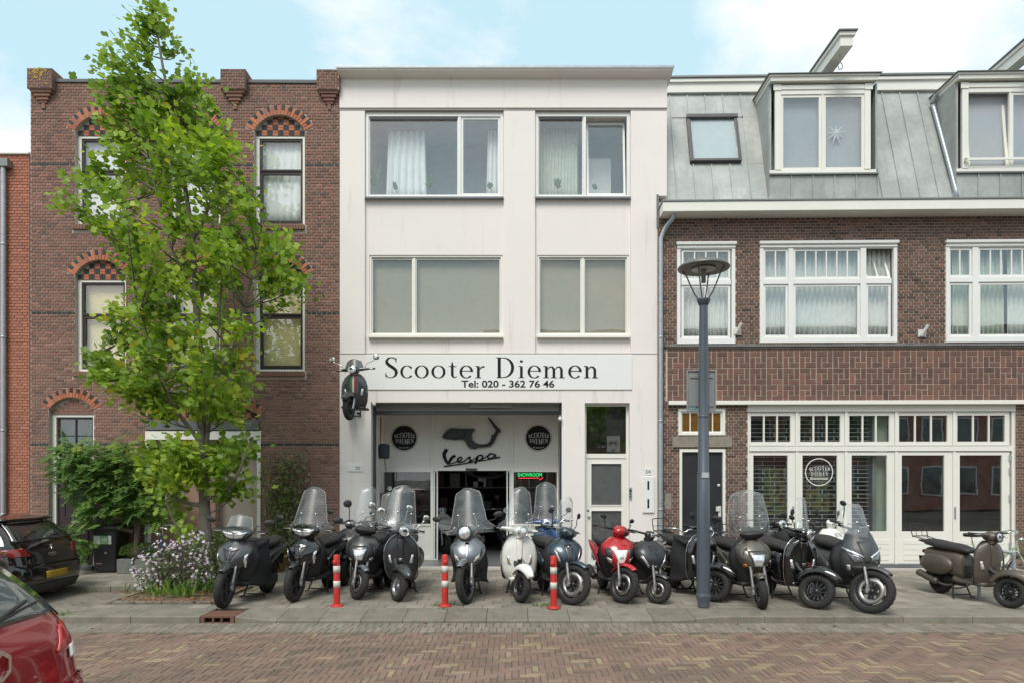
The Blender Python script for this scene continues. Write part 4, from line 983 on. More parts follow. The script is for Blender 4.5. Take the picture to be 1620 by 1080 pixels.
# notice inside the transom window : white card with a red moped pictogram
nt_ = thing('window_notice', (fW.o.x+X(970.5, .2), YF+.2, W(970, 702, .2)), 'white card with red two wheeler pictogram behind the glass above the white door', 'notice')
m_card = mat('white_card', (.62,.6,.6), .7, var=.02); m_red = mat('red_print', (.35,.01,.02), .6, var=0)
MB().box(-.145,.145,0,.006,-.17,.18).build('card', m_card, nt_); b = MB()
for x in (-.07,.06): b.lathe([(.02,0),(.035,0)], 16, M=TR(x,-.001,.0) @ RX(pi/2), sm=False)
b.tube([(-.07,-.004,0),(-.02,-.004,.03),(.04,-.004,.03),(.075,-.004,.08),(.05,-.004,.095)], .008, 6); b.tube([(-.09,-.004,.05),(-.01,-.004,.055)], .01, 6)
b.add([(-.05,-.002,-.17),(-.02,-.002,-.17),(.05,-.002,-.1),(.02,-.002,-.1)], [(0,1,2,3)]); b.add([(-.05,-.002,-.1),(-.03,-.002,-.11),(.0,-.002,-.17),(-.03,-.002,-.17)], [(3,2,1,0)]); b.build('pictogram', m_red, nt_)
# intercom, number, letter boxes
ic = thing('intercom', (fW.o.x+X(997), YF-.018, W(997, 780)), 'silver intercom panel right of the white door', 'intercom')
MB().box(-.035,.035,-.012,.006,-.135,.135).build('panel', m_pipe, ic, bevel=.004); b = MB(); b.box(-.02,.02,-.016,-.013,.04,.09); b.box(-.015,.015,-.016,-.013,-.02,.01); b.box(-.015,.015,-.016,-.013,-.08,-.05); b.build('button', m_print, ic)
lb = thing('letter_box', (fW.o.x, YF-.012, 0), 'white letter box panel with two black vertical slots and number 24 above', 'letter box'); u0, u1, w0, w1 = Rv(1016.5, 741, 1034.5, 810, 0)
MB().box(u0, u1, -.035, -.001, w0, W(1025,753)).build('panel', m_wprint, lb, bevel=.004); MB().box(u0+.03, u1-.03, -.012, -.001, W(1025,750.5), W(1025,740)).build('number_plate', m_wprint, lb)
sans('24', .105, m_print, lb, (X(1020.5), -.0125, W(1025,748)), 'house_number', width=.115)
for ya, yb in ((760, 774), (788.5, 803)): MB().box(X(1023.5), X(1026.5), -.037, -.034, W(1025,yb), W(1025,ya)).build('slot', m_print, lb)
# ================================================================== right house with zinc mansard
fR = Facade(1040, YF, radians(-1.2)); X = fR.x; W = lambda px, py, v=0: fR.at(px, py, v)[1]
bR = thing('brick_house', (fR.o.x, fR.o.y, 0), 'dark red brick house with grey zinc mansard roof and white dormers on the right', 'house', rz=fR.yaw)
Rv = lambda x0, y0, x1, y1, v=0: fR.rect(x0, y0, x1, y1, v)
XE = 1760
wG = W(1350, 332)                                     # underside of the gutter
W1 = Rv(1071, 384.5, 1163, 544); W2 = Rv(1202, 383, 1419, 542); W3 = Rv(1496, 381, 1735, 541)
SWn = Rv(1073, 646, 1147, 688); DRn = Rv(1075, 710, 1147.5, 900); SHP = Rv(1183, 640, 1607, 900)
out_ = [(.003, 0), (DRn[0], 0), (DRn[0], DRn[3]), (DRn[1], DRn[3]), (DRn[1], 0), (SHP[0], 0), (SHP[0], SHP[3]), (SHP[1], SHP[3]), (SHP[1], 0), (X(XE), 0), (X(XE), W(1350,318)), (.003, W(1350,318))]
wall = MB().prism(out_, .008, .34, holes=[rectl(*W1), rectl(*W2), rectl(*W3), rectl(*SWn)]).build('wall', m_rm, bR)
bz0, bz1 = W(1350, 633.5), W(1350, 549)
allh = [W1, W2, W3, SWn, (DRn[0], DRn[1], -1, DRn[3]), (SHP[0], SHP[1], -1, SHP[3]), (X(1064), X(1158), W(1100,707), W(1100,690))]
def blockR(w):
    o = [(a, b_) for a, b_, c, d_ in allh if c-.002 < w < d_]
    if bz0-.01 < w < bz1: o.append((X(1053), X(XE)+1))
    return o
its = [i[:7] for i in lay(.008, X(XE)-.01, .02, W(1350,318)-.2, blockR, y=.008, off=.05)]
pieces('brick', its, m_rb, bR, 300, 'y', lambda it: (10 if it[3] > .2 else 0)-abs(it[2]-2.5)*.6-max(0, it[0]-7.6)*9)
m_rbb = mat('band_brick', (.2,.1,.08), .8, var=.12, fine=.1, bscale=60, bump=.3, tone=[(0,(.09,.052,.042)),(.35,(.13,.069,.054)),(.7,(.16,.082,.063)),(1,(.22,.10,.07))])
# basket weave band, 4 cm proud
g_ = .1183; cw = 3*g_; bu0 = X(1055); MB().box(X(1053), X(XE), -.03, .004, bz0, bz1).build('band_backing', m_rm, bR)
items = []
n = 0
while bu0+n*cw < X(XE)-cw:
    for r_ in range(3):
        ox, oz = bu0+n*cw, W(1200, 635)+.015+r_*cw
        for a, b_, c, d_ in ((0,2,2,3),(2,3,1,3),(1,3,0,1),(0,1,0,2),(1,2,1,2)):
            t = min(1, max(0, R.gauss(.55,.2))); 
            items.append((ox+(a+b_)/2*g_, -.03, oz+(c+d_)/2*g_, (b_-a)*g_-.017, .012+R.uniform(-.003,.003), (d_-c)*g_-.017, t))
    for q in range(3): items.append((bu0+n*cw+(q+.5)*g_, -.03, W(1200,635)+.015+3*cw+.033, g_-.012, .012, .052, R.uniform(.1,.6)))
    n += 1
pieces('band_brick', items, m_rbb, bR, 300, 'y', lambda it: it[3]*it[5]*10-it[0]*.01)
MB().box(X(1051), X(XE), -.09, .006, bz1+.002, bz1+.045).build('band_ledge', m_lead, bR, bevel=.006)
MB().box(X(1056.5), X(XE), -.12, .006, W(1350,640), W(1350,633.5)-.003).build('white_ledge', m_cream, bR, bevel=.008)
# gutter box with soffit
z0, z1 = W(1350, 332, -.42), W(1350, 314, -.42); ul = X(1049, -.42)
b = MB(); b.box(ul, X(XE), -.42, -.38, z0, z1-.04); b.box(ul, ul+.04, -.379, .1, z0, z1-.04); b.box(ul+.041, X(XE), -.379, .34, z0, z0+.04); b.build('gutter_board', m_cream, bR, bevel=.004)
MB().box(ul-.02, X(XE), -.44, .3, z1-.038, z1).build('gutter_edge', m_zdark, bR, bevel=.006)
# ---- mansard slope
v0s, w0s = .12, z1-.01; vts = 1.08; wts = W(1350, 143, 1.08); th = atan2(vts-v0s, wts-w0s); SL = sqrt((vts-v0s)**2+(wts-w0s)**2)
MS = TR(0, v0s, w0s) @ RX(-th)
def onslope(px, py):
    lo, hi = -1, 3
    for _ in range(40):
        v = (lo+hi)/2; w_ = W(px, py, v); s_ = w0s+(v-v0s)/math.tan(th)
        if w_ < s_: hi = v
        else: lo = v
    return X(px, v), (v-v0s)/sin(th)
roof = MB(); roof.M = MS; roof.box(.02, X(XE), .005, .05, -.02, SL+.1); roof = roof.build('mansard_roof', m_zinc, bR)
MB().box(.02, X(XE), vts+.05, 8, wts+.05, wts+.12).build('flat_roof', m_lead, bR)
MB().box(.0, .04, .08, vts+.3, w0s-.3, wts).build('party_edge', m_zdark, bR)
d1 = (X(1218, .1), X(1389, .1)); dsh = X(1513, .1)-X(1217, .1); d2 = (d1[0]+dsh, d1[1]+dsh)
sk = onslope(1085, 188)[0], onslope(1172, 259)[0], onslope(1130, 259)[1], onslope(1130, 188)[1]
def zpanel(u0, u1, s0, s1):
    b = MB(); b.M = MS; dz = R.uniform(0, .003); b.box(u0+.004, u1-.004, -.006-dz, .004, s0+.002, s1-.002, tone=.5)
    b.box(u1-.011, u1+.011, -.034, -.004, s0+.004, s1-.004); b.build('zinc_panel', m_zinc, roof)
u = .07; pwid = .405
while u < X(XE)-.5:
    a, c = u, u+pwid; segs = [(0, SL)]
    if c > sk[0]-.25 and a < sk[1]+.25:
        mid = not (c < sk[0]-.02 or a > sk[1]+.02)
        segs = [(0, sk[2]-.03), (sk[3]+.03, SL)] if mid else [(0, sk[2]-.03), (sk[2]-.03, sk[3]+.03), (sk[3]+.03, SL)]
    if d2[0]-.5 < a < d2[0]: segs = [(0, SL*.78), (SL*.78, SL)]
    for s0, s1 in segs: zpanel(a, c, s0, s1)
    u += pwid
# skylight
skl = MB(); skl.M = MS; frame(skl, sk[0], sk[1], sk[2], sk[3], -.10, .0, .075, tb=.06, tt=.07); skl.box(sk[0]-.01, sk[1]+.01, -.13, -.07, sk[3]-.075, sk[3]+.02)
m_skf = mat('skylight_frame', (.10,.095,.10), .4, metal=.3, var=.05)
skl = skl.build('skylight', m_skf, bR, bevel=.006); b = MB(); b.M = MS; b.box(sk[0]+.07, sk[1]-.07, -.07, -.062, sk[2]+.06, sk[3]-.07); b.build('pane', glassmat('skylight_glass', f0=.13, transp=.97, dirt=.03), skl)
b = MB(); b.M = MS; b.box(sk[0]+.07, sk[1]-.07, -.04, -.008, sk[2]+.06, sk[3]-.07); b.build('blind', mat('white_blind', (.85,.84,.88), .8, var=.03), skl)
# top cornice
uc0 = X(1054, .95)
b = MB(); b.box(uc0, X(XE), vts-.1, vts+.2, W(1350,143.5,vts-.1), W(1350,127,vts-.1)); b.box(uc0, X(XE), vts-.15, vts+.2, W(1350,126.5,vts-.15), W(1350,121,vts-.15)); b.build('cornice', m_cream, bR, bevel=.008)
MB().box(uc0, X(XE), vts-.18, vts+.3, W(1350,120.5,vts-.15), W(1350,118,vts-.15)+.01).build('cornice_edge', m_zdark, bR, bevel=.004)
# ---- dormers
m_dorm = mat('dormer_screen', (.40,.41,.44), .8, var=.08)
def dormer(u0, u1, opened):
    wb, wt_, v = w0s+.0, W(1300, 132, .1), .1; um = (u0+u1)/2
    ws, wfr = W(1300, 274, .1), wt_-.03
    d = MB(); d.box(u0, u1, v+.02, 1.4, ws, wt_); dm = MB()
    # walls: cheeks and apron of zinc
    dm.box(u0, u0+.04, v+.03, 1.35, wb, wt_); dm.box(u1-.04, u1, v+.03, 1.35, wb, wt_); dm.box(u0+.041, u1-.041, v+.04, v+.08, wb, ws-.03)
    dm = dm.build('dormer', m_zinc, bR)
    n = 5; a = u0
    for q in range(n):
        c = lerp(u0, u1, (q+1)/n); b = MB(); b.box(a+.004, c-.004, v+.022, v+.039, wb+.01, ws-.04); b.box(c-.01, c+.01, v-.004, v+.021, wb+.01, ws-.04); b.build('apron_panel', m_zinc, dm); a = c
    for q in range(2): MB().box(u0-.012, u0-.001, v+.05+q*.55, v+.04+(q+1)*.55, wb+.05, wt_).build('cheek_panel', m_zinc, dm)
    MB().box(u0-.01, u1+.01, v-.03, v+.02, ws-.04, ws-.005).build('sill', m_zdark, dm, bevel=.004)
    # window
    a0, a1 = u0+.11, u1-.16
    b = MB(); b.box(u0+.0, u1-.04, v-.0, v+.03, ws-.003, ws+.07); b.box(a0, a0+.13, v-.012, v+.06, ws+.071, wt_-.03); b.box(a1-.13, a1, v-.012, v+.06, ws+.071, wt_-.03)
    b.box(a0+.131, a1-.131, v-.005, v+.06, wt_-.24, wt_-.03); b.box(a0-.04, a0+.13, v-.03, v-.013, wt_-.16, wt_-.03); b.box(a1-.13, a1+.04, v-.03, v-.013, wt_-.16, wt_-.03); b.box(a0+.131, a1-.131, v-.025, v-.006, wt_-.14, wt_-.05)
    wn = b.build('dormer_window', m_cream, dm, bevel=.005)
    c0, c1, e0, e1 = a0+.131, a1-.131, ws+.071, wt_-.241; m_ = (c0+c1)/2
    for j, (p, q) in enumerate(((c0, m_-.02), (m_+.02, c1))):
        bb = MB(); 
        if opened and j == 0: bb.M = TR(0, v+.05, e0+.02) @ RX(radians(-6)) @ TR(0, -v-.05, -e0-.02)
        frame(bb, p, q, e0+.002, e1-.002, v+.015, v+.055, .055); bb.build('sash', m_cream, dm, bevel=.003)
        b2 = MB(); b2.M = bb.M; b2.box(p+.05, q-.05, v+.03, v+.036, e0+.05, e1-.05); b2.build('pane', g_win, dm)
    MB().box(m_-.019, m_+.019, v+.0, v+.056, e0, e1).build('mullion', m_cream, dm)
    room(dm, c0-.08, c1+.08, e0-.05, e1+.08, v+.085, v+.165, m_dorm)
    if opened: 
        b = MB(); b.box(a0+.02, a1, v-.09, v-.06, e0+.14, e0+.19); b.box(a0+.02, a0+.06, v-.09, v, e0+.13, e0+.2); b.build('safety_bar', m_cream, dm)
    # roof slab with moulded edge
    r0, r1, wt2 = X(1216.5, -.04)+(u0-d1[0]), X(1383, -.04)+(u0-d1[0])+.15, W(1300, 115.5, -.04)
    h = wt2-wt_
    b = MB(); b.box(r0+.05, r1-.05, .0, 1.25, wt_+.003, wt_+h*.62); b.box(r0+.02, r1-.02, -.03, 1.27, wt_+h*.62+.001, wt_+h*.90); b.build('roof_fascia', m_cream, dm, bevel=.006)
    MB().box(r0-.02, r1+.02, -.07, 1.3, wt_+h*.90+.001, wt2).build('roof_edge', m_zdark, dm, bevel=.006)
    return dm
dmA = dormer(*d1, False); dmB = dormer(*d2, True)
# paper star in the first dormer
b = MB(); ux, wz = X(1323, .2), W(1323, 212, .2)
for q in range(9):
    a = q*2*pi/9+.2; l = .22*R.uniform(.8,1.25); p = Vector((ux+cos(a)*l, .2, wz+sin(a)*l)); s1 = Vector((ux+cos(a+.35)*.08, .2, wz+sin(a+.35)*.08)); s2 = Vector((ux+cos(a-.35)*.08, .2, wz+sin(a-.35)*.08)); c_ = Vector((ux, .17, wz))
    b.add([c_, s2, p, s1], [(0,1,2),(0,2,3)])
b.build('paper_star', mat('white_paper', (.6,.62,.64), .8, var=.02), bR)
# hoisting beams
def hoist(ub, label, short=False):
    h = thing('hoist_beam', (fR.o.x, fR.o.y, 0), label, 'hoist beam', rz=fR.yaw); zt, zb = W(1341, 47.5, -.65), W(1341, 71.5, -.65)
    b = MB(); b.box(ub-.13, ub+.13, -.62, 1.4, zb, zb+.2); b.build('beam', m_cream, h, bevel=.006)
    MB().box(ub-.165, ub+.165, -.66, 1.45, zb+.202, zt-.03).build('moulding', m_cream, h, bevel=.01); MB().box(ub-.2, ub+.2, -.70, 1.5, zt-.029, zt).build('lead_cap', m_zdark, h, bevel=.006)
    MB().tube(catmull([(ub,-.3,zb), (ub,-.3,zb-.12), (ub+.05,-.3,zb-.2), (ub+.04,-.3,zb-.28), (ub-.02,-.3,zb-.29), (ub-.03,-.3,zb-.22)]), .011, 6).build('hook', m_pipe, h)
ubm = X(1341, -.65)
hoist(ubm, 'white wooden hoisting beam with a hook sticking out over the first dormer'); hoist(ubm+dsh, 'white wooden hoisting beam cut by the right edge of the picture')
# ---- windows of the first floor
def casement(name, q, cols, ytr, lights, v=-.02, openc=None, low=None, deep=.09):
    """cols = px edges of the columns' openings; ytr = transom centre"""
    u0, u1, w0, w1 = q; b = MB(); t = .075
    frame(b, u0, u1, w0, w1, v, v+deep, t, tb=.12, tt=.14)
    wt_ = W(1300, ytr); edges = [(X(a), X(c)) for a, c in cols]
    for (a, c), (a2, c2) in zip(edges, edges[1:]): b.box(c, a2, v+.002, v+deep, w0+.12, w1-.14)
    for a, c in edges: b.box(a, c, v+.004, v+deep, wt_-.055, wt_+.055)
    win = b.build(name, m_white, bR, bevel=.005)
    b = MB(); b.box(u0-.02, u1+.02, v-.05, v-.001, w1-.05, w1+.012); b.box(u0, u1, v-.02, v-.001, w1-.12, w1-.09); b.build('head_moulding', m_white, win, bevel=.006)
    for k, ((a, c), nl) in enumerate(zip(edges, lights)):
        # upper lights
        e0, e1 = wt_+.056, w1-.142; opn = openc == k
        bb = MB(); 
        if opn: bb.M = TR(0, v+.05, e0) @ RX(radians(-26)) @ TR(0, -v-.05, -e0)
        frame(bb, a+.004, c-.004, e0+.004, e1-.004 if not opn else e1-.05, v+.03, v+.07, .045)
        for j in range(1, nl): x = lerp(a+.045, c-.045, j/nl); bb.box(x-.014, x+.014, v+.032, v+.068, e0+.05, (e1 if not opn else e1-.045)-.05)
        bb.build('sash', m_white, win, bevel=.002)
        for j in range(nl):
            x0, x1 = lerp(a+.045, c-.045, j/nl), lerp(a+.045, c-.045, (j+1)/nl); b2 = MB(); b2.M = bb.M; b2.box(x0+.005, x1-.005, v+.048, v+.054, e0+.045, (e1 if not opn else e1-.045)-.045); b2.build('pane', g_win, win)
        # lower light
        bb = MB(); frame(bb, a+.004, c-.004, w0+.124, wt_-.06, v+.03, v+.07, .05); bb.build('sash', m_white, win, bevel=.003)
        n2 = (low or [1]*9)[k]
        for j in range(n2):
            x0, x1 = lerp(a+.05, c-.05, j/n2), lerp(a+.05, c-.05, (j+1)/n2)
            if j: MB().box(x0-.03, x0+.03, v+.025, v+.075, w0+.17, wt_-.11).build('mullion', m_white, win)
            pane(win, x0, x1, w0+.17, wt_-.105, v+.05)
    room(bR, u0-.1, u1+.1, w0-.1, w1+.1, .345, 2.6, m_room)
    return win
m_cg = mat('grey_net_curtain', (.74,.77,.74), .9, var=.08, scale=9)
wA = casement('window', W1, [(1078, 1156)], 446, [4], low=[2])
wB = casement('window', W2, [(1207.5, 1247), (1255, 1361), (1370, 1410)], 445.5, [2, 6, 2], openc=2)
wC = casement('window', W3, [(1500.5, 1538), (1547.5, 1655), (1664, 1704)], 444, [2, 6, 2])
for q, (a, c, mm) in ((W1, (1074, 1160, m_cg)), (W2, (1206, 1418, m_cg)), (W3, (1500, 1514, m_curtg)), (W3, (1516, 1600, m_curtg)), (W3, (1604, 1730, m_cg))):
    curtain(bR, X(a), X(c), q[2]+.1, q[3]-.1, .24, mm, max(3, (c-a)/8), .045)
# ---- ground floor
u0, u1, w0, w1 = SWn; b = MB(); frame(b, u0, u1, w0, w1, -.02, .1, .055, tb=.05); um = (u0+u1)/2; b.box(um-.035, um+.035, -.018, .1, w0+.05, w1-.055)
wn = b.build('window', m_cream, bR, bevel=.004)
for a, c in ((u0+.055, um-.035), (um+.035, u1-.055)):
    bb = MB(); frame(bb, a, c, w0+.052, w1-.057, .02, .06, .035); m_ = (a+c)/2; bb.box(m_-.012, m_+.012, .02, .06, w0+.087, w1-.092); bb.build('sash', m_cream, wn)
    for x0, x1 in ((a+.035, m_-.012), (m_+.012, c-.035)): pane(wn, x0, x1, w0+.085, w1-.09, .04, m_amber)
MB().box(X(1064), X(1158), -.03, .1, W(1100,707), W(1100,690)).build('lintel', m_stone, bR, bevel=.008)
u0, u1, w0, w1 = DRn; b = MB(); frame(b, u0, u1, .02, w1, -.01, .1, .055, tb=.001, tt=.06); fr = b.build('door_frame', m_cream, bR, bevel=.004)
dr = MB().box(u0+.057, u1-.057, .05, .1, .05, w1-.062).build('door', m_anth, bR, bevel=.003)
MB().lathe([(0,-.012),(.03,-.01),(.032,.01)], 16, M=TR(X(1138), .045, W(1138,767)) @ RX(-pi/2)).build('spyhole', m_camw, dr)
b = MB(); b.box(X(1137), X(1141.5), .03, .049, W(1139,817), W(1139,800)); b.box(X(1133), X(1139), .0, .029, W(1139,808), W(1139,800.5)); b.build('handle', m_camw, dr, bevel=.004)
MB().box(u0, u1, -.06, .2, -.02, .048).build('doorstep', m_bstone, bR); MB().box(u0+.06, u1-.06, .11, .34, .05, w1).build('interior', m_roomd, bR)
# shop front of five bays
u0, u1, w0, w1 = SHP; v = .03; yt0, yt1 = 650, 703
b = MB(); b.box(u0, u1, v-.03, v+.1, W(1400,650), w1-.002); b.box(u0, u0+.04, v, v+.1, .12, W(1400,650)); b.box(u1-.06, u1, v, v+.1, .12, W(1400,650)); b.box(u0+.04, u1-.06, v-.01, v+.1, W(1400,713), W(1400,705)); 
bays = [(1186, 1259.5), (1264, 1337.5), (1342, 1417), (1421.5, 1509), (1513.5, 1600)]
for (a, c), (a2, c2) in zip(bays, bays[1:]): b.box(X(c), X(a2), v-.008, v+.1, .12, W(1400,705)-.002) if False else b.box(X(c), X(a2), v-.012, v+.1, .12, W(1400,714)) 
for (a, c), (a2, c2) in zip(bays, bays[1:]): b.box(X(c), X(a2), v-.012, v+.1, W(1400,704.5), W(1400,650.5))
fr = b.build('shopfront_frame', m_cream, bR, bevel=.004)
b = MB(); b.box(u0, u1, -.03, .12, .0, .118); b.build('plinth', m_bstone, bR, bevel=.006); MB().box(u0, u1, -.10, -.031, -.02, .04).build('plinth_step', m_thr, bR, bevel=.006)
pan_t = [(1189, 1252), (1267.5, 1331), (1345.5, 1409), (1424.5, 1501), (1517, 1592.5)]
pan_d = [(1193, 1247.5), (1271, 1326), (1349, 1405), (1428.5, 1496), (1520.5, 1587.5)]
for k, ((a, c), (ta, tc), (da, dc)) in enumerate(zip(bays, pan_t, pan_d)):
    a_, c_ = X(a)+.004, X(c)-.004
    wtl = MB().prism(rectl(a_, c_, W(1400,704), W(1400,650.5)), v+.02, v+.07, holes=[rectl(X(ta), X(tc), W(1400,698), W(1400,656.5))]).build('transom_light', m_cream, bR, bevel=.003)
    for j in range(3):
        x0, x1 = lerp(X(ta), X(tc), j/3), lerp(X(ta), X(tc), (j+1)/3)
        if j: MB().box(x0-.016, x0+.016, v+.022, v+.068, W(1400,698), W(1400,656.5)).build('glazing_bar', m_cream, wtl)
        pane(wtl, x0+.01, x1-.01, W(1400,698), W(1400,656.5), v+.045, g_clear if k < 3 else g_win2)
    lf = MB().prism(rectl(a_, c_, .125, W(1400,714)-.003), v+.015, v+.07, holes=[rectl(X(da), X(dc), W(1400,840), W(1400,719.5))]).build('door_leaf', m_cream, bR, bevel=.003)
    pane(lf, X(da), X(dc), W(1400,840), W(1400,719.5), v+.045, g_clear if k < 3 else g_win2)
    b = MB(); wq = W(1400,853)
    for q in range(4): b.box(a_+.12, c_-.12, v+.006, v+.014, wq-q*.115-.105, wq-q*.115)
    b.build('bottom_panel', m_cream, lf, bevel=.004)
for px, py in ((1503.5+5, 808),): MB().box(X(1510)+.0, X(1513), v-.03, v-.013, W(1500,820), W(1500,801)).build('handle', m_pipe, bR, bevel=.004)
MB().box(X(1254.5), X(1257), v-.005, v+.013, W(1400,812), W(1400,800)).build('handle', m_pipe, bR)
b = MB()
for py in (723, 744, 787, 862): b.box(X(1597.5), X(1600), v-.02, v-.002, W(1600,py+5), W(1600,py-5))
b.build('hinge', m_pipe, bR)
# roller grille behind bays 1-3, blinds behind bays 4-5
m_rod = mat('white_grille', (.66,.68,.68), .4, var=.05)
gr = MB(); gx0_, gx1_ = X(1187), X(1386); z = .9; k = 0
zt = W(1400, 655)
while z < zt:
    gr.box(gx0_, gx1_, .30, .31, z, z+.011); x = gx0_+(k % 2)*.26+.1
    while x < gx1_: gr.box(x, x+.014, .298, .312, z+.011, z+.088); x += .52
    z += .09; k += 1
gr = gr.build('roller_grille', m_rod, bR)
b = MB(); z = .9
while z < zt: b.add([(X(1422),.16,z+.03),(X(1605),.16,z+.03),(X(1605),.195,z),(X(1422),.195,z)], [(0,1,2,3)]); z += .042
b.build('venetian_blind', m_slat, bR)
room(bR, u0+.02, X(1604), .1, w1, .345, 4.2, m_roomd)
MB().box(X(1388), X(1394), .2, .5, .1, w1-.1).build('grey_post', m_pipe, bR)
m_gcl = mat('pale_green_blind', (.55,.63,.52), .8, var=.05); MB().box(X(1394)+.01, X(1415), .3, .33, .1, w1-.1).build('vertical_blind', m_gcl, bR)
m_yg = mat('yellow_poster', (.42,.40,.10), .7, var=.3, scale=3, col2=(.16,.2,.06))
MB().box(X(1200,.8), X(1250,.8), .8, .83, 1.15, 2.2).build('poster', m_yg, bR); MB().box(X(1275,.8), X(1312,.8), .8, .83, 1.2, 2.1).build('poster', m_yg, bR)
b = MB()
for q in range(90):
    x, z = R.choice([R.uniform(X(1200,.8), X(1250,.8)), R.uniform(X(1275,.8), X(1312,.8))]), R.uniform(1.1, 2.2); s = R.uniform(.02,.07); b.add([(x+s*cos(t*pi/3)*R.uniform(.5,1.4), .797-q*.00002, z+s*sin(t*pi/3)*R.uniform(.5,1.6)) for t in range(6)], [(5,4,3,2,1,0)])
stuff(b.build('poster_print', m_roomd, bR))
# window logo ring
lg = thing('window_logo', (fR.o.x, fR.o.y, 0), 'white ring logo with shop name and Showroom printed on the shop window', 'logo sign', rz=fR.yaw)
uc, wc, r_ = X(1298), W(1298, 746), 21.5/73.2
MB().lathe([(r_-.012,0),(r_+.006,0)], 48, M=TR(uc, v+.040, wc) @ RX(pi/2), sm=False).build('ring', m_wprint, lg)
b = MB(); xs = [-.215,-.155,-.09,-.015,.06,.13,.185]; hs = [.07,.085,.10,.105,.10,.085,.075]
for c, x, h in zip('SCOOTER', xs, hs): strokes(b, GL[c][1], TR(uc+x, 0, wc+.03) @ SCL(.055/GL[c][0], 1, h), v+.041)
xs = [-.17,-.10,-.055,.0,.085,.14]
for c, x in zip('DIEMEN', xs): strokes(b, GL[c][1], TR(uc+x, 0, wc-.085) @ SCL((.05 if c != 'I' else .03)/GL[c][0], 1, .1), v+.041)
m_gl = mat('pale_green_print', (.45,.7,.5), .5, var=0)
b.build('lettering', m_wprint, lg); sans('Showroom', .075, m_wprint, lg, (uc-.19, v+.0395, wc-.165), 'lettering', bold=.001, width=.38)
# downpipes, wall lamps, stone tablets
b_z = z1-.15
dp = downpipe(catmull([(X(1066,-.25), -.28, W(1066,338,-.25)), (X(1065,-.2), -.24, W(1066,345,-.2)), (X(1052,-.1), -.12, W(1050,362,-.1)), (X(1045.5,-.08), -.085, W(1045,378,-.08))], 4)+[(X(1045,-.08), -.085, .06)], .046, parent=bR, brackets=(1.3, 3.2, 5.0))
a, s_ = onslope(1471, 170); a2, s2 = onslope(1508, 306)
b = MB(); p = lambda uu, ss, d: tuple(MS @ Vector((uu, -d, ss)))
b.tube(catmull([p(a+.02, s_+.12, .25), p(a, s_, .12), p(a+.02, s_-.15, .09), p(a2, s2, .09), p(a2+.01, s2-.03, .02)], 4), .046, 12); b.build('downpipe', m_pipe, bR)
def wlamp(px, py, label):
    t = thing('wall_fitting', (fR.o.x, fR.o.y, 0), label, 'wall fitting', rz=fR.yaw); ux, wz = X(px), W(px, py)
    MB().box(ux-.085, ux+.08, -.03, .0, wz-.09, wz+.07).build('bracket', m_camw, t, bevel=.006)
    MB().tube([(ux-.03,-.05,wz-.07),(ux+.05,-.16,wz+.14)], .035, 12).build('tube', m_camw, t)
wlamp(1458, 527, 'small white flag holder on the brick between the second and third window'); wlamp(1166, 524, 'small white flag holder right of the first narrow window')
tb = MB().box(X(1052), X(1062), -.012, .02, W(1057,805), W(1057,780)).build('stone_tablet', m_stone, bR)
# flashing at the joint between the two buildings
MB().box(-.02, .03, -.02, .3, W(1045,310)-.7, W(1045,310)+.02).build('joint_strip', m_lead, bR)
# ================================================================== scooters
def paint(name, col, rough=.3, metal=0.0, coat=.6): return mat('m_'+name, col, rough, metal=metal, var=.06, scale=5, coat=coat, dirt=None)
m_tyre = mat('m_tyre_rubber', (.022,.021,.02), .82, var=.25, scale=14, bump=.5, bscale=60)
m_blk = mat('m_black_plastic', (.02,.02,.021), .5, var=.15, scale=9)
m_mblk = paint('matt_black', (.026,.027,.03), .38, coat=.3)
m_gblk = paint('gloss_black', (.008,.008,.009), .12, coat=1)
m_dgrey = paint('dark_grey_metallic', (.07,.073,.077), .30, .5)
m_mgrey = paint('matt_grey', (.075,.078,.082), .5, .3, .1)
m_sgrey = paint('silver_grey', (.17,.185,.20), .3, .6)
m_champ = paint('champagne_grey', (.13,.12,.10), .32, .6)
m_wht = paint('gloss_white', (.80,.79,.75), .2)
m_dblue = paint('dark_blue_grey', (.035,.055,.075), .3, .5)
m_blue = paint('light_blue', (.05,.11,.26), .25, .2)
m_redp = paint('gloss_red', (.42,.012,.015), .2)
m_brown = paint('matt_brown', (.115,.097,.078), .5, .35, .15)
m_chr = mat('m_chrome', (.72,.72,.72), .12, metal=1, var=.02)
m_steel = mat('m_dull_steel', (.28,.27,.26), .4, metal=.8, var=.2, scale=20)
m_rimb = mat('m_black_rim', (.03,.03,.032), .35, metal=.3, var=.1)
m_rims = mat('m_silver_rim', (.42,.43,.44), .3, metal=.8, var=.1)
m_seat = mat('m_seat_vinyl', (.028,.027,.027), .55, var=.2, scale=8, bump=.2, bscale=200)
m_lamp = mat('m_lamp_reflector', (.80,.82,.84), .18, metal=.7, var=.35, scale=22, coat=1)
m_lampd = mat('m_smoked_lamp', (.16,.165,.17), .12, metal=.5, var=.4, scale=22, coat=1)
m_amb = mat('m_amber_lens', (.55,.17,.02), .25, var=.2, coat=1)
m_clr = mat('m_clear_lens', (.60,.56,.50), .2, metal=.3, var=.3, scale=30, coat=1)
m_rlens = mat('m_red_lens', (.22,.006,.008), .2, var=.2, coat=1)
m_cloth = mat('m_apron_cloth', (.02,.021,.023), .85, var=.3, scale=6, bump=.5, bscale=14)
m_disc = mat('m_brake_disc', (.4,.38,.36), .35, metal=.9, var=.2, scale=20)
g_scr = glassmat('windscreen_clear', rough=.35, tint=(.97,.98,.98), f0=.045, transp=.95, dirt=.065, milky=(.60,.63,.65), flat=True)
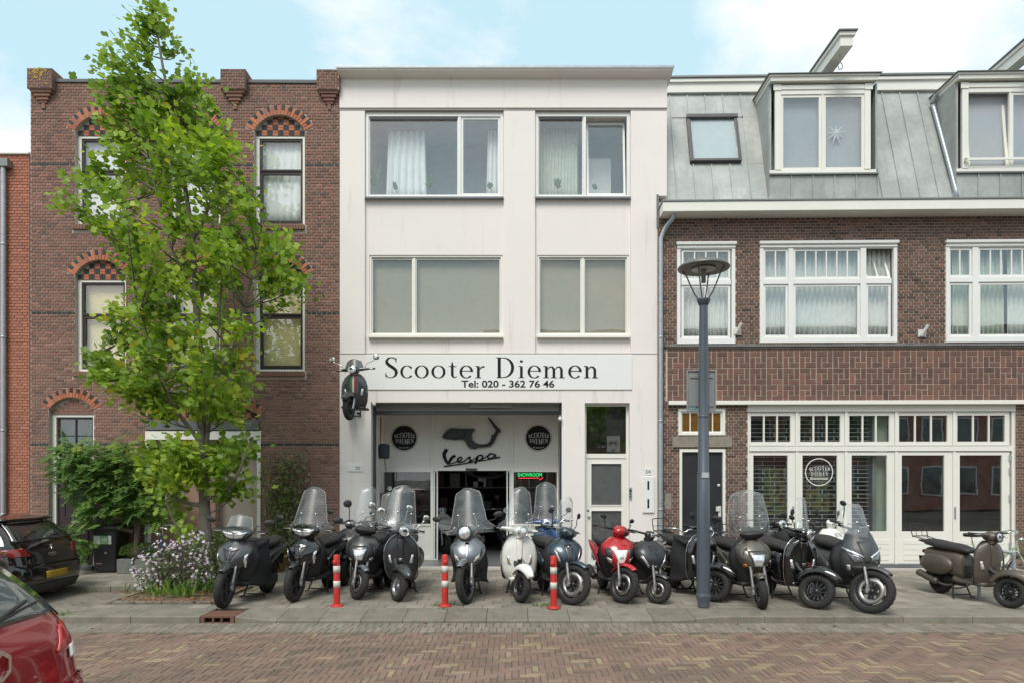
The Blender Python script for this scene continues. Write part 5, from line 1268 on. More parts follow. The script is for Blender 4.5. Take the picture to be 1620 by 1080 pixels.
g_smk = glassmat('windscreen_smoked', rough=.3, tint=(.6,.62,.62), f0=.06, transp=.7, dirt=.06, milky=(.3,.31,.31), flat=True)

def ell(b, c, r, mi=0, n=14, m=8, M=None):
    rings = []
    for i in range(1, m):
        a = pi*i/m; rings.append([(c[0]+r[0]*sin(a)*cos(2*pi*j/n), c[1]+r[1]*sin(a)*sin(2*pi*j/n), c[2]+r[2]*cos(a)) for j in range(n)][::-1])
    b.loft(rings, mi, True, True, M)
def sring(c, hx, hz, n=16, e=2.4, axis='y', lo=1.0):
    """superellipse ring in the xz plane at y=c[1] (axis y) or in xy at z (axis z)"""
    o = []
    for j in range(n):
        t = 2*pi*j/n; cx, sx = cos(t), sin(t)
        a = (abs(cx)**(2/e))*(1 if cx > 0 else -1)*hx; q = (abs(sx)**(2/e))*(1 if sx > 0 else -1)*hz*(lo if sx < 0 else 1)
        o.append((c[0]+a, c[1], c[2]+q) if axis == 'y' else (c[0]+a, c[1]+q, c[2]))
    return o
def body_loft(b, tab, mi=0, n=18, e=2.4, k=4, M=None, axis='y'):
    """tab rows: (y, zc, hw, hh) for axis y ; (z, yc, hw, hd) for axis z; smoothed"""
    c = catmull([(r[0], r[1], 0) for r in tab], k); d = catmull([(r[2], r[3], 0) for r in tab], k); rings = []
    for p, q in zip(c, d):
        rings.append(sring((0, p.x, p.y) if axis == 'y' else (0, p.y, p.x), max(.003, q.x), max(.003, q.y), n, e, axis))
    if axis == 'y': rings = [r[::-1] for r in rings]
    rings = rings[::-1] if axis == 'z' else rings[::-1]
    b.loft(rings, mi, True, True, M)
def wheel_mesh(parent, y, Rr, tw, nsp, rimm, M=None, disc=True, style='spoke', name='front_wheel', lip=None, side=1):
    C = (M or Matrix()) @ TR(0, y, Rr) @ RY(pi/2); th = min(.085, Rr*.34) if Rr < .25 else .078; rr = Rr-th
    b = MB(); h = tw/2
    b.lathe([(rr-.012,-h*.62),(rr+.004,-h*.66),(rr+.008,-h*.5),(rr-.02,-h*.3),(rr-.02,h*.3),(rr+.008,h*.5),(rr+.004,h*.66),(rr-.012,h*.62),(rr-.026,h*.3),(rr-.026,-h*.3)], 32, 0, C, close=True)
    b.lathe([(0,-h*.6),(.034,-h*.6),(.04,-h*.2),(.04,h*.2),(.034,h*.6),(0,h*.6)], 14, 0, C)
    for i in range(nsp):
        a = 2*pi*i/nsp; Q = C @ RZ(a); wd = .020 if nsp < 7 else .009
        sps = ((-.0, .0),) if style != 'double' else ((-.16, -.09), (.16, .09))
        for s0, s1 in sps:
            p0 = Vector((.03*cos(s0), .03*sin(s0), 0)); p1 = Vector(((rr-.015)*cos(s1), (rr-.015)*sin(s1), 0)); t = (p1-p0).normalized(); nn = Vector((-t.y, t.x, 0))
            for (q0, q1, w0, w1, z0, z1) in ((p0, p1, wd, wd*.7, -h*.42, h*.42),):
                vs = [q0-nn*w0+Vector((0,0,z0)), q1-nn*w1+Vector((0,0,z0)), q1+nn*w1+Vector((0,0,z0)), q0+nn*w0+Vector((0,0,z0)), q0-nn*w0+Vector((0,0,z1)), q1-nn*w1+Vector((0,0,z1)), q1+nn*w1+Vector((0,0,z1)), q0+nn*w0+Vector((0,0,z1))]
                b.add(vs, [(0,3,2,1),(4,5,6,7),(0,1,5,4),(1,2,6,5),(2,3,7,6),(3,0,4,7)], 0, False, .5, Q)
    wh = b.build(name, rimm, parent, fix=True)
    b = MB(); pr = []
    for i in range(15):
        a = pi*i/14; pr.append((rr+.0+(th)*sin(a)**.8, -h*cos(a)*(1.0 if sin(a) > .25 else .9)))
    b.lathe(pr+[(rr-.006, h*.5), (rr-.006, -h*.5)], 44, 0, C, close=True)
    # tread grooves
    for i in range(26):
        a = 2*pi*i/26
        for s in (-1, 1):
            Q = C @ RZ(a+s*.04) @ TR(Rr-.007, 0, s*h*.42) @ RX(s*.6); b.cbox((0,0,0), (.0085,.004,h*.75), 1, Q)
    b.build('tyre', [m_tyre, m_blk], wh, fix=True)
    if lip: MB().lathe([(rr+.001,-h*.70),(rr+.009,-h*.68),(rr+.001,-h*.60),(rr-.008,-h*.66)], 32, 0, C, close=True).build('rim_lip', lip, wh); MB().lathe([(rr+.001,h*.70),(rr+.009,h*.68),(rr+.001,h*.60),(rr-.008,h*.66)], 32, 0, C, close=True).build('rim_lip', lip, wh)
    if disc:
        b = MB(); b.lathe([(rr*.52,-h*.72*side),(rr*.84,-h*.72*side),(rr*.84,-h*.66*side),(rr*.52,-h*.66*side)], 28, 0, C, close=True); b.build('brake_disc', m_disc, wh, fix=True)
    return wh
def patch(b, fy, q, off=.006, mi=0, n=5, M=None, thick=.008):
    """q = four corners (x, z), laid on the surface y=fy(x,z), standing proud by off"""
    def f(u, v):
        x = lerp(lerp(q[0][0], q[1][0], u), lerp(q[3][0], q[2][0], u), v); z = lerp(lerp(q[0][1], q[1][1], u), lerp(q[3][1], q[2][1], u), v)
        e = 4*u*(1-u)*4*v*(1-v); return (x, fy(x, z)-off*(.5+.5*min(1, e*3)), z)
    b.grid(f, n, n, mi, True, M, thick)

def scooter(label, px, py, a, kind='retro', body=None, fender=None, R_=.22, tw=.11, steer=20, rim=None, nsp=5, style='spoke', lip=None,
            screen=None, smoke=False, mirror=None, k=1.06, disc=True, stripe=None, rack=False, apron=False, top_case=False, lean=0, zz=0.0, yy=None, front_only=False,
            head='round', grill=False, red_marks=False, group='scooters parked side by side on the pavement', low=False, mir=1.0, wing=False, panel=None, visor=False, seatm=None):
    body = body or m_mblk; fender = fender or body; rim = rim or m_rimb; panel = panel or m_blk; seatm = seatm or m_seat
    ar = radians(a); pf = G(px, py) if yy is None else P(px, py, yy)
    ya, wb = -.64, 1.30
    base = Vector((pf.x, pf.y, zz)) - Matrix.Rotation(ar, 3, 'Z') @ Vector((0, ya*k*1.04, 0))
    root = thing('scooter', base, label, 'scooter', group, rz=ar); root.scale = (k*1.13, k*1.04, k*1.04); root.rotation_euler[1] = radians(lean)
    ax0, ax1 = Vector((0, -.60, .25)), Vector((0, -.30, 1.0)); axd = (ax1-ax0).normalized()
    S = TR(*ax0) @ Matrix.Rotation(radians(steer), 4, axd) @ TR(*(-ax0))
    # ---------- front wheel, fork, fender
    wheel_mesh(root, ya, R_, tw, nsp, rim, S, disc, style, 'front_wheel', lip, side=1 if kind != 'retro' else -1)
    b = MB()
    if kind == 'retro':
        b.tube([(.075, ya+.0, R_), (.08, ya+.04, R_+.1), (.07, -.56, R_+.2), (.02, -.50, .52)], [.022,.026,.024,.02], 8, M=S); b.tube([(.09,ya,R_),(0,ya,R_)], .02, 8, M=S)
    else:
        for s in (-1, 1): b.tube([(s*(tw/2+.028), ya, R_), (s*(tw/2+.028), -.53, .58)], [.024,.02], 8, M=S); b.tube([(s*(tw/2+.028), ya+.01, R_-.03), (s*(tw/2+.028), ya+.02, R_+.08)], .03, 8, M=S)
    b.build('fork', m_steel if kind != 'retro' else m_sgrey if not low else m_steel, root)
    b = MB(); b.tube([(.01,-.50,.45),(0,-.40,.60),(0,-.27,.96)] if kind != 'retro' else [(.01,-.50,.42),(0,-.36,.50),(0,-.28,.60),(0,-.28,.96)], .03, 8, M=S); b.tube([(tw/2+.04,ya+.06,R_+.06),(tw/2+.06,-.5,.5),(.03,-.42,.62)], .007, 6, M=S); b.build('steering_column', m_blk, root)
    Rf, hf, wf, a0, a1 = (R_+.004, .085, .088, 34, 158) if kind == 'retro' else (R_-.02, .055, tw/2+.014, 52, 152)
    if kind == 'retro': wf = tw/2+.035
    def ff(u, v):
        t = (u*2-1); ph = radians(lerp(a0, a1, v)); e = .30+.70*min(1, v/.35)**.7 if kind == 'retro' else .6+.4*min(1, v/.3)
        tm = radians(100 if kind == 'retro' else 82); x = wf*e*sin(t*tm)/sin(min(tm, pi/2)); rr = Rf+hf*(cos(t*tm)+(.12 if kind == 'retro' else .05))
        return (x, ya-rr*cos(ph)+(-.03 if kind == 'retro' else 0)*(1-v), R_+rr*sin(ph)+.012)
    b = MB(); b.grid(ff, 12, 18, 0, True, S, .004); b.build('front_fender', fender, root)
    # ---------- front body
    if kind == 'retro':
        zt = [(.25,.12,-.28),(.30,.185,-.30),(.40,.225,-.335),(.55,.242,-.355),(.68,.238,-.36),(.78,.218,-.36),(.86,.178,-.355),(.915,.125,-.35),(.945,.075,-.345)]
        def fy(x, z): h, y = interp(zt, z); return y+.085*min(1.2, abs(x)/max(h, .01))**2.2
        def fs(u, v):
            z = lerp(.25, .945, v); h, y = interp(zt, z); t = u*2-1; return (h*t, y+.085*abs(t)**2.2, z)
        b = MB(); b.grid(fs, 18, 22, 0, True, None, .028); sh = b.build('leg_shield', body, root)
        b = MB(); b.tube([(s_*h*1.005, y+.085, z) for s_, (z, h, y) in [(1, r) for r in zt]], .006, 6); b.tube([(-h*1.005, y+.085, z) for z, h, y in zt], .006, 6); b.build('shield_trim', m_chr if stripe or lip else m_blk, sh)
        b = MB(); patch(b, fy, [(-.030,.50),(.030,.50),(.052,.93),(-.052,.93)], .016, n=6); b.build('horn_cover', body, sh)
        if not low:
            b = MB(); patch(b, fy, [(-.026,.53),(.026,.53),(.034,.60),(-.034,.60)], .022, n=4); b.build('badge', m_blk if body is m_wht else m_steel, sh)
        for s in (-1, 1):
            b = MB(); q = [(s*.115,.50),(s*.165,.52),(s*.178,.64),(s*.150,.645)]; patch(b, fy, q if s > 0 else [q[1], q[0], q[3], q[2]], .014, n=4); o = b.build('indicator', m_clr if low else m_lamp, sh)
            b = MB(); q = [(s*.128,.53),(s*.152,.54),(s*.160,.60),(s*.145,.605)]; patch(b, fy, q if s > 0 else [q[1], q[0], q[3], q[2]], .018, n=3); b.build('lens', m_amb if body is m_wht or disc == 2 else m_clr, sh)
        if stripe:
            for i, (mm, xo) in enumerate(stripe): b = MB(); patch(b, fy, [(xo-.014+.0,.50),(xo+.014,.50),(xo*1.35+.02,.92),(xo*1.35-.02,.92)], .0175, n=6); b.build('stripe', mm, sh)
        if red_marks:
            b = MB()
            for q in range(3): patch(b, fy, [(.045,.50+q*.035),(.115,.515+q*.035),(.115,.53+q*.035),(.045,.515+q*.035)], .02, n=3)
            b.build('red_grille', m_rlens, sh)
        # handlebar unit
        hz, hy = 1.005, -.345
        b = MB(); ell(b, (0,hy+.02,hz), (.115,.125,.082), M=S); b.tube([(-.27,hy+.06,hz+.015),(-.12,hy+.03,hz+.015),(0,hy+.02,hz),(.12,hy+.03,hz+.015),(.27,hy+.06,hz+.015)], [.026,.048,.05,.048,.026], 10, M=S, flat=.8)
        b.tube([(0,-.34,.90),(0,-.33,1.0)], [.06,.07], 10, M=S)
        b.build('handlebar_cover', body, root)
        HL = S @ TR(0, hy-.085, hz) @ RX(radians(83))
        b = MB(); b.lathe([(0,.012),(.05,.010),(.066,.0)], 20, 0, HL); o = b.build('headlight', m_lamp, root); b = MB(); b.lathe([(.064,-.04),(.078,-.02),(.078,.004),(.066,.012),(.062,.002)], 22, 0, HL); b.build('headlight_rim', m_chr if lip or stripe or body in (m_wht,) else m_blk if low else m_chr, o)
        gz, gy = hz+.02, hy+.07
    else:
        EK = 2.4 if head in ('big','plain') else 1.8; maxi = kind == 'maxi'; f = 1.18 if maxi else 1.0
        zt = [(.475,.045,-.52,-.30),(.51,.095,-.555,-.26),(.57,.160,-.585,-.24),(.65,.212,-.585,-.22),(.74,.236,-.55,-.2),(.81,.222,-.505,-.2),(.875,.165,-.45,-.2),(.925,.10,-.41,-.22)]
        if maxi: zt = [(.42,.06,-.46,-.2),(.47,.14,-.50,-.2),(.56,.215,-.56,-.2),(.68,.235,-.585,-.2),(.80,.225,-.56,-.2),(.92,.19,-.49,-.2),(1.02,.15,-.43,-.22),(1.08,.10,-.40,-.26)]
        zr = [(z, (yf+yb)/2, hw, (yb-yf)/2) for z, hw, yf, yb in zt]
        def fy(x, z): hw, yf, yb = interp(zt, z); t = min(.98, abs(x)/hw); yc, hd = (yf+yb)/2, (yb-yf)/2; return yc-hd*(1-t**EK)**(1/EK)
        b = MB(); body_loft(b, zr, e=EK, axis='z', n=32, k=3); nose = b.build('front_shield', body, root)
        hz, hy = (1.0, -.35) if not maxi else (1.06, -.28)
        def P2(name, q, mm, off=.008, n=5, par=nose, sym=True, fyy=None, M=None):
            for s in ((-1, 1) if sym else (1,)):
                qq = [(s*x, z) for x, z in q]; 
                if s < 0: qq = [qq[1], qq[0], qq[3], qq[2]]
                b = MB(); patch(b, fyy or fy, qq, off, 0, n, M); b.build(name, mm, par)
        if head == 'grill':      # dark V shaped vents, lamps on the handlebar
            P2('vent', [(.008,.65),(.030,.65),(.115,.81),(.012,.78)], m_blk, .008); P2('badge', [(-.03,.80),(.03,.80),(.03,.83),(-.03,.83)], m_chr, .01, 3, sym=False)
            P2('indicator', [(.155,.53),(.185,.55),(.215,.74),(.185,.72)], m_lamp, .012)
        if head == 'nose':       # large lamp in the nose
            P2('headlight', [(-.050,.565),(.050,.565),(.105,.735),(-.105,.735)], m_lamp, .022, 8, sym=False); P2('headlight_trim', [(-.06,.54),(.06,.54),(.13,.78),(-.13,.78)], m_dgrey if body is not m_redp else body, .008, 8, sym=False)
            P2('indicator', [(.115,.53),(.165,.56),(.172,.61),(.13,.58)], m_clr if body is not m_champ else m_amb, .014); P2('side_panel', [(.10,.58),(.19,.62),(.17,.80),(.115,.82)], panel, .006)
        if head == 'nose_red':
            P2('headlight', [(-.035,.55),(.035,.55),(.105,.75),(-.105,.75)], m_wht, .018, 8, sym=False); P2('headlight_lens', [(-.022,.60),(.022,.60),(.045,.70),(-.045,.70)], m_lamp, .024, 6, sym=False)
            P2('side_panel', [(.112,.53),(.225,.60),(.205,.80),(.118,.76)], m_mblk, .008); P2('indicator', [(.115,.55),(.182,.58),(.178,.645),(.12,.61)], m_clr, .016)
        if head == 'big':        # silver scooter : plain nose with bright centre strip and slanted indicators
            P2('badge_strip', [(-.018,.62),(.018,.62),(.028,.86),(-.028,.86)], m_chr, .01, 5, sym=False); P2('indicator', [(.085,.58),(.165,.62),(.172,.70),(.12,.65)], m_clr, .012)
            P2('side_panel', [(.150,.58),(.170,.60),(.218,.80),(.195,.82)], m_blk, .006)
        if head == 'led':
            P2('daytime_light', [(.11,.60),(.135,.59),(.185,.76),(.172,.775)], m_lamp, .014); P2('centre_panel', [(-.02,.60),(.02,.60),(.06,.84),(-.06,.84)], m_dgrey, .01, sym=False); P2('badge', [(-.018,.80),(.018,.80),(.018,.83),(-.018,.83)], m_chr, .02, 3, sym=False)
        if head == 'plain':
            P2('indicator', [(.075,.53),(.10,.525),(.205,.70),(.180,.73)], m_lamp, .014); P2('badge', [(-.014,.53),(.014,.53),(.014,.56),(-.014,.56)], m_chr, .012, 3, sym=False)
            for q in range(5): P2('vent', [(.010+q*.014,.80-q*.004),(.016+q*.014,.80-q*.004),(.018+q*.014,.87-q*.006),(.012+q*.014,.87-q*.006)], m_blk, .004, 2)
        if head == 'twin':
            P2('headlight', [(.045,.655),(.14,.63),(.225,.79),(.06,.725)], m_lampd, .014, 7); P2('headlight_edge', [(.035,.715),(.06,.735),(.235,.84),(.228,.80)], m_lamp, .012, 4)
            P2('centre_panel', [(-.03,.64),(.03,.64),(.09,.92),(-.09,.92)], m_mgrey, .012, 6, sym=False); P2('indicator', [(.15,.52),(.185,.53),(.205,.61),(.175,.61)], m_clr, .02)
            P2('lower_panel', [(.02,.42),(.12,.43),(.17,.60),(.03,.60)], m_blk, .01)
        # handlebar cover with or without lamp
        hc = [(hz-.11,-.33,.05,.05),(hz-.05,-.35,.115,.09),(hz+.02,-.36,.145,.10),(hz+.075,-.34,.12,.08),(hz+.11,-.32,.06,.045)]
        if not maxi:
            if head in ('grill', 'big'): hc = [(r[0], r[1], r[2]*(1.42 if head == 'grill' else .95), r[3]*1.15) for r in hc]
            if head == 'nose': hc = [(hz-.08,-.33,.06,.05),(hz-.03,-.36,.14,.09),(hz+.015,-.37,.155,.10),(hz+.05,-.34,.10,.06)]
            if head == 'nose_red': hc = [(hz-.09,-.34,.05,.04),(hz-.03,-.38,.12,.09),(hz+.04,-.38,.11,.09),(hz+.09,-.35,.06,.05)]
            if head == 'led': hc = [(hz-.1,-.34,.06,.05),(hz-.03,-.38,.125,.10),(hz+.04,-.37,.13,.10),(hz+.08,-.34,.07,.05)]
            if head == 'plain': hc = [(hz-.1,-.33,.045,.045),(hz-.03,-.34,.075,.06),(hz+.03,-.34,.095,.07),(hz+.075,-.33,.05,.04)]
            b = MB(); body_loft(b, hc, e=2.2, axis='z', n=20, k=3, M=S); hb_ = b.build('handlebar_cover', m_blk if head in ('nose',) else body, root)
            def fh(x, z): yc, hw, hd = interp(hc, z); t = min(.98, abs(x)/max(hw, .01)); return yc-hd*(1-t**2.2)**(1/2.2)
            if head == 'grill':
                for s in (-1, 1):
                    q = [(s*.003,hz-.075),(s*.10,hz-.05),(s*.175,hz+.055),(s*.004,hz+.012)]; b = MB(); patch(b, fh, q if s > 0 else [q[1],q[0],q[3],q[2]], .014, 0, 7, S); b.build('headlight', m_lamp, hb_)
            elif head == 'big':
                HL = S @ TR(0, -.455, hz+.0) @ RX(radians(80)) @ SCL(1, 1.1, 1); b = MB(); b.lathe([(0,.03),(.055,.024),(.088,.0)], 22, 0, HL); o = b.build('headlight', m_lamp, hb_); b = MB(); b.lathe([(.086,-.05),(.104,-.03),(.104,.0),(.088,.012)], 24, 0, HL); b.build('headlight_rim', m_dgrey, o)
            elif head == 'led':
                for s in (-1, 1): b = MB(); q = [(s*.02,hz-.045),(s*.08,hz-.03),(s*.125,hz+.05),(s*.02,hz+.01)]; patch(b, fh, q if s > 0 else [q[1],q[0],q[3],q[2]], .012, 0, 6, S); b.build('headlight', m_lampd, hb_)
            elif head == 'plain':
                b = MB(); patch(b, fh, [(-.05,hz-.02),(.05,hz-.02),(.062,hz+.04),(-.062,hz+.04)], .012, 0, 6, S); b.build('headlight', m_lamp, hb_)
            elif head == 'nose_red':
                b = MB(); patch(b, fh, [(-.035,hz-.055),(.035,hz-.055),(.012,hz+.07),(-.012,hz+.07)], .012, 0, 6, S); b.build('cover_panel', m_mblk, hb_)
            b = MB(); b.tube([(-.26,hy+.09,hz+.035),(0,hy+.03,hz+.02),(.26,hy+.09,hz+.035)], .016, 8, M=S); b.build('handlebar', m_blk, root)
        else:
            b = MB(); b.tube([(-.30,hy+.06,hz),(0,hy,hz-.02),(.30,hy+.06,hz)], .018, 8, M=S); b.build('handlebar', m_blk, root)
        gz, gy = hz+.035, hy+.09
        b = MB(); b.grid(lambda u, v: ((u*2-1)*interp([(0,.13),(.3,.21),(.6,.255),(.85,.21),(1,.12)], v)[0]*f, -.30+.14*abs(u*2-1)**2, lerp(.28,.90,v)), 12, 12, 0, True, None, .03); b.build('inner_shield', m_blk, root)
    # grips, levers, mirrors
    hw_ = .36 if kind != 'maxi' else .38
    for s in (-1, 1):
        b = MB(); b.tube([(s*.24,gy-.01,gz),(s*hw_,gy+.03,gz+.0)], .0185, 10, M=S); b.lathe([(0,0),(.02,0),(.02,.012),(0,.012)], 10, 0, S @ TR(s*hw_, gy+.03, gz) @ RY(s*pi/2)); g = b.build('grip', m_blk, root)
        b = MB(); b.tube([(s*.22,gy-.035,gz-.005),(s*.27,gy-.065,gz-.008),(s*(hw_-.01),gy-.04,gz-.01)], .0065, 6, M=S); b.build('brake_lever', m_steel if kind != 'retro' else m_chr, root)
        if mirror:
            mm, mz, mx_, md, mshape = mirror
            st = catmull([(s*.20,gy-.02,gz+.01),(s*.245,gy-.03,gz+.09),(s*mx_*.93,gy-.02,mz-.05),(s*mx_,gy-.01,mz)], 3); b = MB(); b.tube(st, .0065, 6, M=S); o = b.build('mirror_stem', m_chr if mm is m_chr else m_blk, root)
            b = MB(); ell(b, (0,0,0), (md, .018, md*(1 if mshape == 'round' else .62)), n=16, m=8, M=S @ TR(s*(mx_+md*.35), gy-.01, mz+.02) @ RZ(s*.25) @ RY(-s*.15)); b.build('mirror', mm, root)
    # ---------- windscreen
    if screen:
        zt_, hw0, hw1, y0, lean_ = screen; z0 = hz-.03 if kind != 'maxi' else hz-.10
        def fw(u, v):
            t = u*2-1; z = lerp(z0, zt_, v)
            base_ = interp([(0,hw0*(1.35 if wing else 1)),(.12,hw0*(1.5 if wing else 1.02)),(.26,hw0*(1.08 if wing else 1.03)),(.45,hw0),(.75,lerp(hw0,hw1,.6)),(1,hw1)], v)[0]
            rr = .45 if v > .999 else (1-max(0, (v-.86)/.14)**2.6*.42)
            x = base_*rr*t; y = y0+lean_*v*(zt_-z0)+.16*abs(t)**2.2*(base_/.25)**1.3; 
            return (x, y, z-.020*abs(t)**3*v)
        b = MB(); b.grid(fw, 16, 16, 0, True, S, .005); w_ = b.build('windscreen', g_smk if smoke else g_scr, root)
        e = [Vector(fw(0, i/16)) for i in range(17)]+[Vector(fw(i/16, 1)) for i in range(1, 16)]+[Vector(fw(1, 1-i/16)) for i in range(17)]
        b = MB(); b.tube(e, .0028, 5, M=S); b.build('screen_edge', mat('m_clear_edge', (.45,.5,.5), .2, var=0), w_)
        if zt_ > 1.3:
            b = MB()
            for s in (-1, 1):
                zb_ = lerp(z0, zt_, .42); v = .42; p = Vector(fw(.5+s*.24, v)); b.tube([(s*.13,gy-.03,gz+.01),(s*.13,p.y+.03,lerp(gz,p.z,.5)),(p.x,p.y+.008,p.z)], .006, 6, M=S); b.lathe([(0,-.012),(.014,-.010),(.014,.006)], 10, 0, S @ TR(p.x,p.y-.003,p.z) @ RX(-pi/2)); p = Vector(fw(.5+s*.26, .15)); b.lathe([(0,-.012),(.013,-.010),(.013,.006)], 10, 0, S @ TR(p.x,p.y-.003,p.z) @ RX(-pi/2))
            b.build('screen_bracket', m_chr, root)
    if visor:
        b = MB(); b.grid(lambda u, v: ((u*2-1)*lerp(.13,.06,v), -.43+.12*v+.09*abs(u*2-1)**2, hz+.03+.10*v), 8, 5, 0, True, S, .005); b.build('flyscreen', g_smk if body is not m_redp else m_blk, root)
    # ---------- floor, body, seat
    if front_only:
        b = MB(); b.box(-.17,.17,-.28,.12,.25,.30); b.build('floorboard', m_blk, root, bevel=.02); return root
    b = MB(); body_loft(b, [(-.30,.285,.12,.035),(-.15,.285,.175,.03),(.10,.285,.18,.03),(.22,.31,.16,.05)], e=4); b.build('floorboard', body if kind == 'retro' else m_blk, root)
    if kind != 'retro' :
        b = MB(); body_loft(b, [(-.24,.36,.08,.05),(.0,.38,.10,.07),(.2,.44,.12,.12)], e=3); b.build('centre_tunnel', m_blk, root)
    if kind == 'retro':
        b = MB(); body_loft(b, [(.12,.50,.11,.20),(.22,.52,.15,.215),(.45,.56,.165,.18),(.70,.605,.155,.14),(.86,.63,.11,.11),(.94,.63,.05,.06)], e=2.6); rb_ = b.build('rear_body', body, root)
        for s in (-1, 1): b = MB(); ell(b, (s*.155,.55,.50), (.088,.34,.17), n=18, m=12); b.build('side_cowl', body, root)
        if low:
            b = MB()
            for q in range(3): b.box(-.055,.055,.098+q*.004,.12,.50-q*.05,.515-q*.05)
            b.build('vent', m_blk, rb_)
    else:
        sc = 1.15 if kind == 'maxi' else 1
        b = MB(); body_loft(b, [(.10,.48,.10*sc,.16),(.22,.52,.15*sc,.19),(.45,.58,.165*sc,.155),(.70,.66,.145*sc,.10),(.90,.73,.09*sc,.07),(1.0,.76,.04,.035)], e=2.6); b.build('rear_body', body if kind != 'city' or body is m_redp else panel, root)
        for s in (-1, 1): b = MB(); body_loft(b, [(.16,.50,.03,.05),(.40,.58,.04,.085),(.75,.68,.035,.05),(.96,.755,.02,.02)], e=2, M=TR(s*.145*sc,0,0)); b.build('side_panel', body, root)
    sz = .79 if kind != 'maxi' else .82
    b = MB(); body_loft(b, [(.02,sz-.045,.06,.03),(.10,sz-.03,.105,.05),(.30,sz-.01,.135,.065),(.52,sz,.155,.065),(.72,sz+.025,.145,.062),(.88,sz+.035,.11,.05),(.93,sz+.035,.06,.03)], e=2.6); b.build('seat', seatm, root)
    b = MB(); b.tube([(-.09,.90,sz+.03),(-.10,1.0,sz+.05),(.10,1.0,sz+.05),(.09,.90,sz+.03)], .012, 8); b.build('grab_rail', m_blk, root)
    b = MB(); b.cbox((0,.965,.66),(.12,.05,.06)); b.build('tail_light', m_rlens, root, bevel=.015)
    # rear wheel, engine, exhaust, stand
    Rr = min(R_, .26); wheel_mesh(root, .66, Rr, tw+.005, nsp, rim, None, False, style, 'rear_wheel')
    b = MB(); b.cbox((.10,.50,.24),(.09,.42,.15)); b.tube([(.0,.25,.28),(.0,.5,.28)], .09, 12); b.build('engine', m_blk, root, bevel=.03)
    b = MB(); b.tube([(-.06,.30,.20),(-.10,.42,.17),(-.14,.56,.21)], .02, 8); b.tube(catmull([(-.15,.52,.22),(-.16,.60,.235),(-.165,.85,.30),(-.165,.93,.32)], 3), [.03]+[.055]*8+[.045], 12); b.build('exhaust', m_blk if not low else m_brown, root)
    b = MB(); b.grid(lambda u, v: ((u*2-1)*.06, .66-(Rr+.03)*cos(radians(lerp(95,165,v))), Rr+(Rr+.03)*sin(radians(lerp(95,165,v)))), 3, 8, 0, True, None, .006); b.build('rear_fender', m_blk, root)
    b = MB(); b.tube([(-.10,.28,.22),(-.15,.22,.012),(-.17,.17,.012)], .012, 6); b.tube([(.10,.28,.22),(.15,.22,.012),(.17,.17,.012)], .012, 6); b.tube([(-.14,.23,.05),(.14,.23,.05)], .01, 6); b.build('centre_stand', m_blk, root)
    b = MB(); b.add([(-.08,1.0,.42),(.08,1.0,.42),(.08,1.03,.58),(-.08,1.03,.58)], [(0,1,2,3),(3,2,1,0)]); b.tube([(0,.93,.6),(0,1.0,.58)], .015, 6); b.build('number_plate', m_blk, root)
    if rack:
        b = MB(); z = sz+.09
        b.tube([(-.11,.88,z-.02),(-.12,1.12,z+.02),(.12,1.12,z+.02),(.11,.88,z-.02)], .008, 6)
        b.tube(catmull([(-.13,1.10,z+.0),(-.135,1.15,z+.17),(-.10,1.16,z+.22),(.10,1.16,z+.22),(.135,1.15,z+.17),(.13,1.10,z+.0)], 4), .008, 6)
        b.tube([(-.13,1.13,z+.1),(.13,1.13,z+.1)], .006, 6)
        for x in (-.05,.05): b.tube([(x,.9,z-.02),(x,1.12,z+.02),(x,1.15,z+.20)], .005, 6)
        b.build('luggage_rack', m_blk, root)
    if apron:
        def fa(u, v):
            t = (u*2-1)*1.25; z = lerp(.30, .90, v); r_ = .27+.02*sin(v*9+t*3)
            return (r_*sin(t*1.3)*(1.0-.25*v), -.08-.18*cos(t*1.3)+.10*v*0+.28*(1-cos(t*1.3))+.02*sin(t*9), z-.10*abs(t)*(1-v))
        b = MB(); b.grid(fa, 22, 14, 0, True, None, .012); b.build('leg_apron', m_cloth, root)
        b = MB(); body_loft(b, [(-.16,.80,.20,.06),(.0,.84,.22,.05),(.2,.86,.20,.04),(.34,.86,.14,.02)], e=2.4); b.build('apron_top', m_cloth, root)
    if top_case: b = MB(); body_loft(b, [(.86,.98,.10,.12),(.92,.98,.19,.15),(1.12,.98,.20,.15),(1.22,.98,.12,.11)], e=3.2); b.build('top_case', m_blk, root)
    return root
# ------------------------------------------------------------------ the row of scooters
RB, CH = m_blk, m_chr
S_ = scooter
S_('black scooter with short screen and leg apron, first from the left beside the asters', 354, 961, -6, 'city', m_dgrey, R_=.28, tw=.11, steer=6, nsp=5, head='grill', screen=(1.27,.165,.14,-.42,.42), mirror=(m_blk,1.16,.36,.075,'oval'), apron=True, disc=True, lean=2, visor=False)
S_('black scooter with tall clear screen, second from the left, parked on its side stand', 465, 951, -7, 'city', m_gblk, R_=.27, tw=.108, steer=-2, nsp=5, head='grill', screen=(1.66,.22,.15,-.41,.36), wing=True, mirror=(m_blk,1.16,.40,.075,'oval'), lean=3)
S_('dark scooter half hidden between the two left scooters and the grey one', 545, 925, -4, 'city', m_mblk, R_=.24, steer=4, head='plain', mirror=(m_blk,1.18,.32,.06,'oval'))
S_('grey scooter with lamp in its nose and tall clear screen, right of the left bollard', 566, 947, -2, 'city', m_dgrey, fender=m_sgrey, R_=.235, tw=.104, steer=38, nsp=6, head='nose', screen=(1.66,.16,.15,-.38,.22), mirror=(m_blk,1.32,.30,.06,'round'), visor=True)
S_('scooter with small curved screen standing behind the black retro scooter', 616, 927, 10, 'retro', m_dgrey, R_=.22, steer=14, screen=(1.55,.15,.13,-.38,.2), mirror=(CH,1.28,.28,.06,'round'))
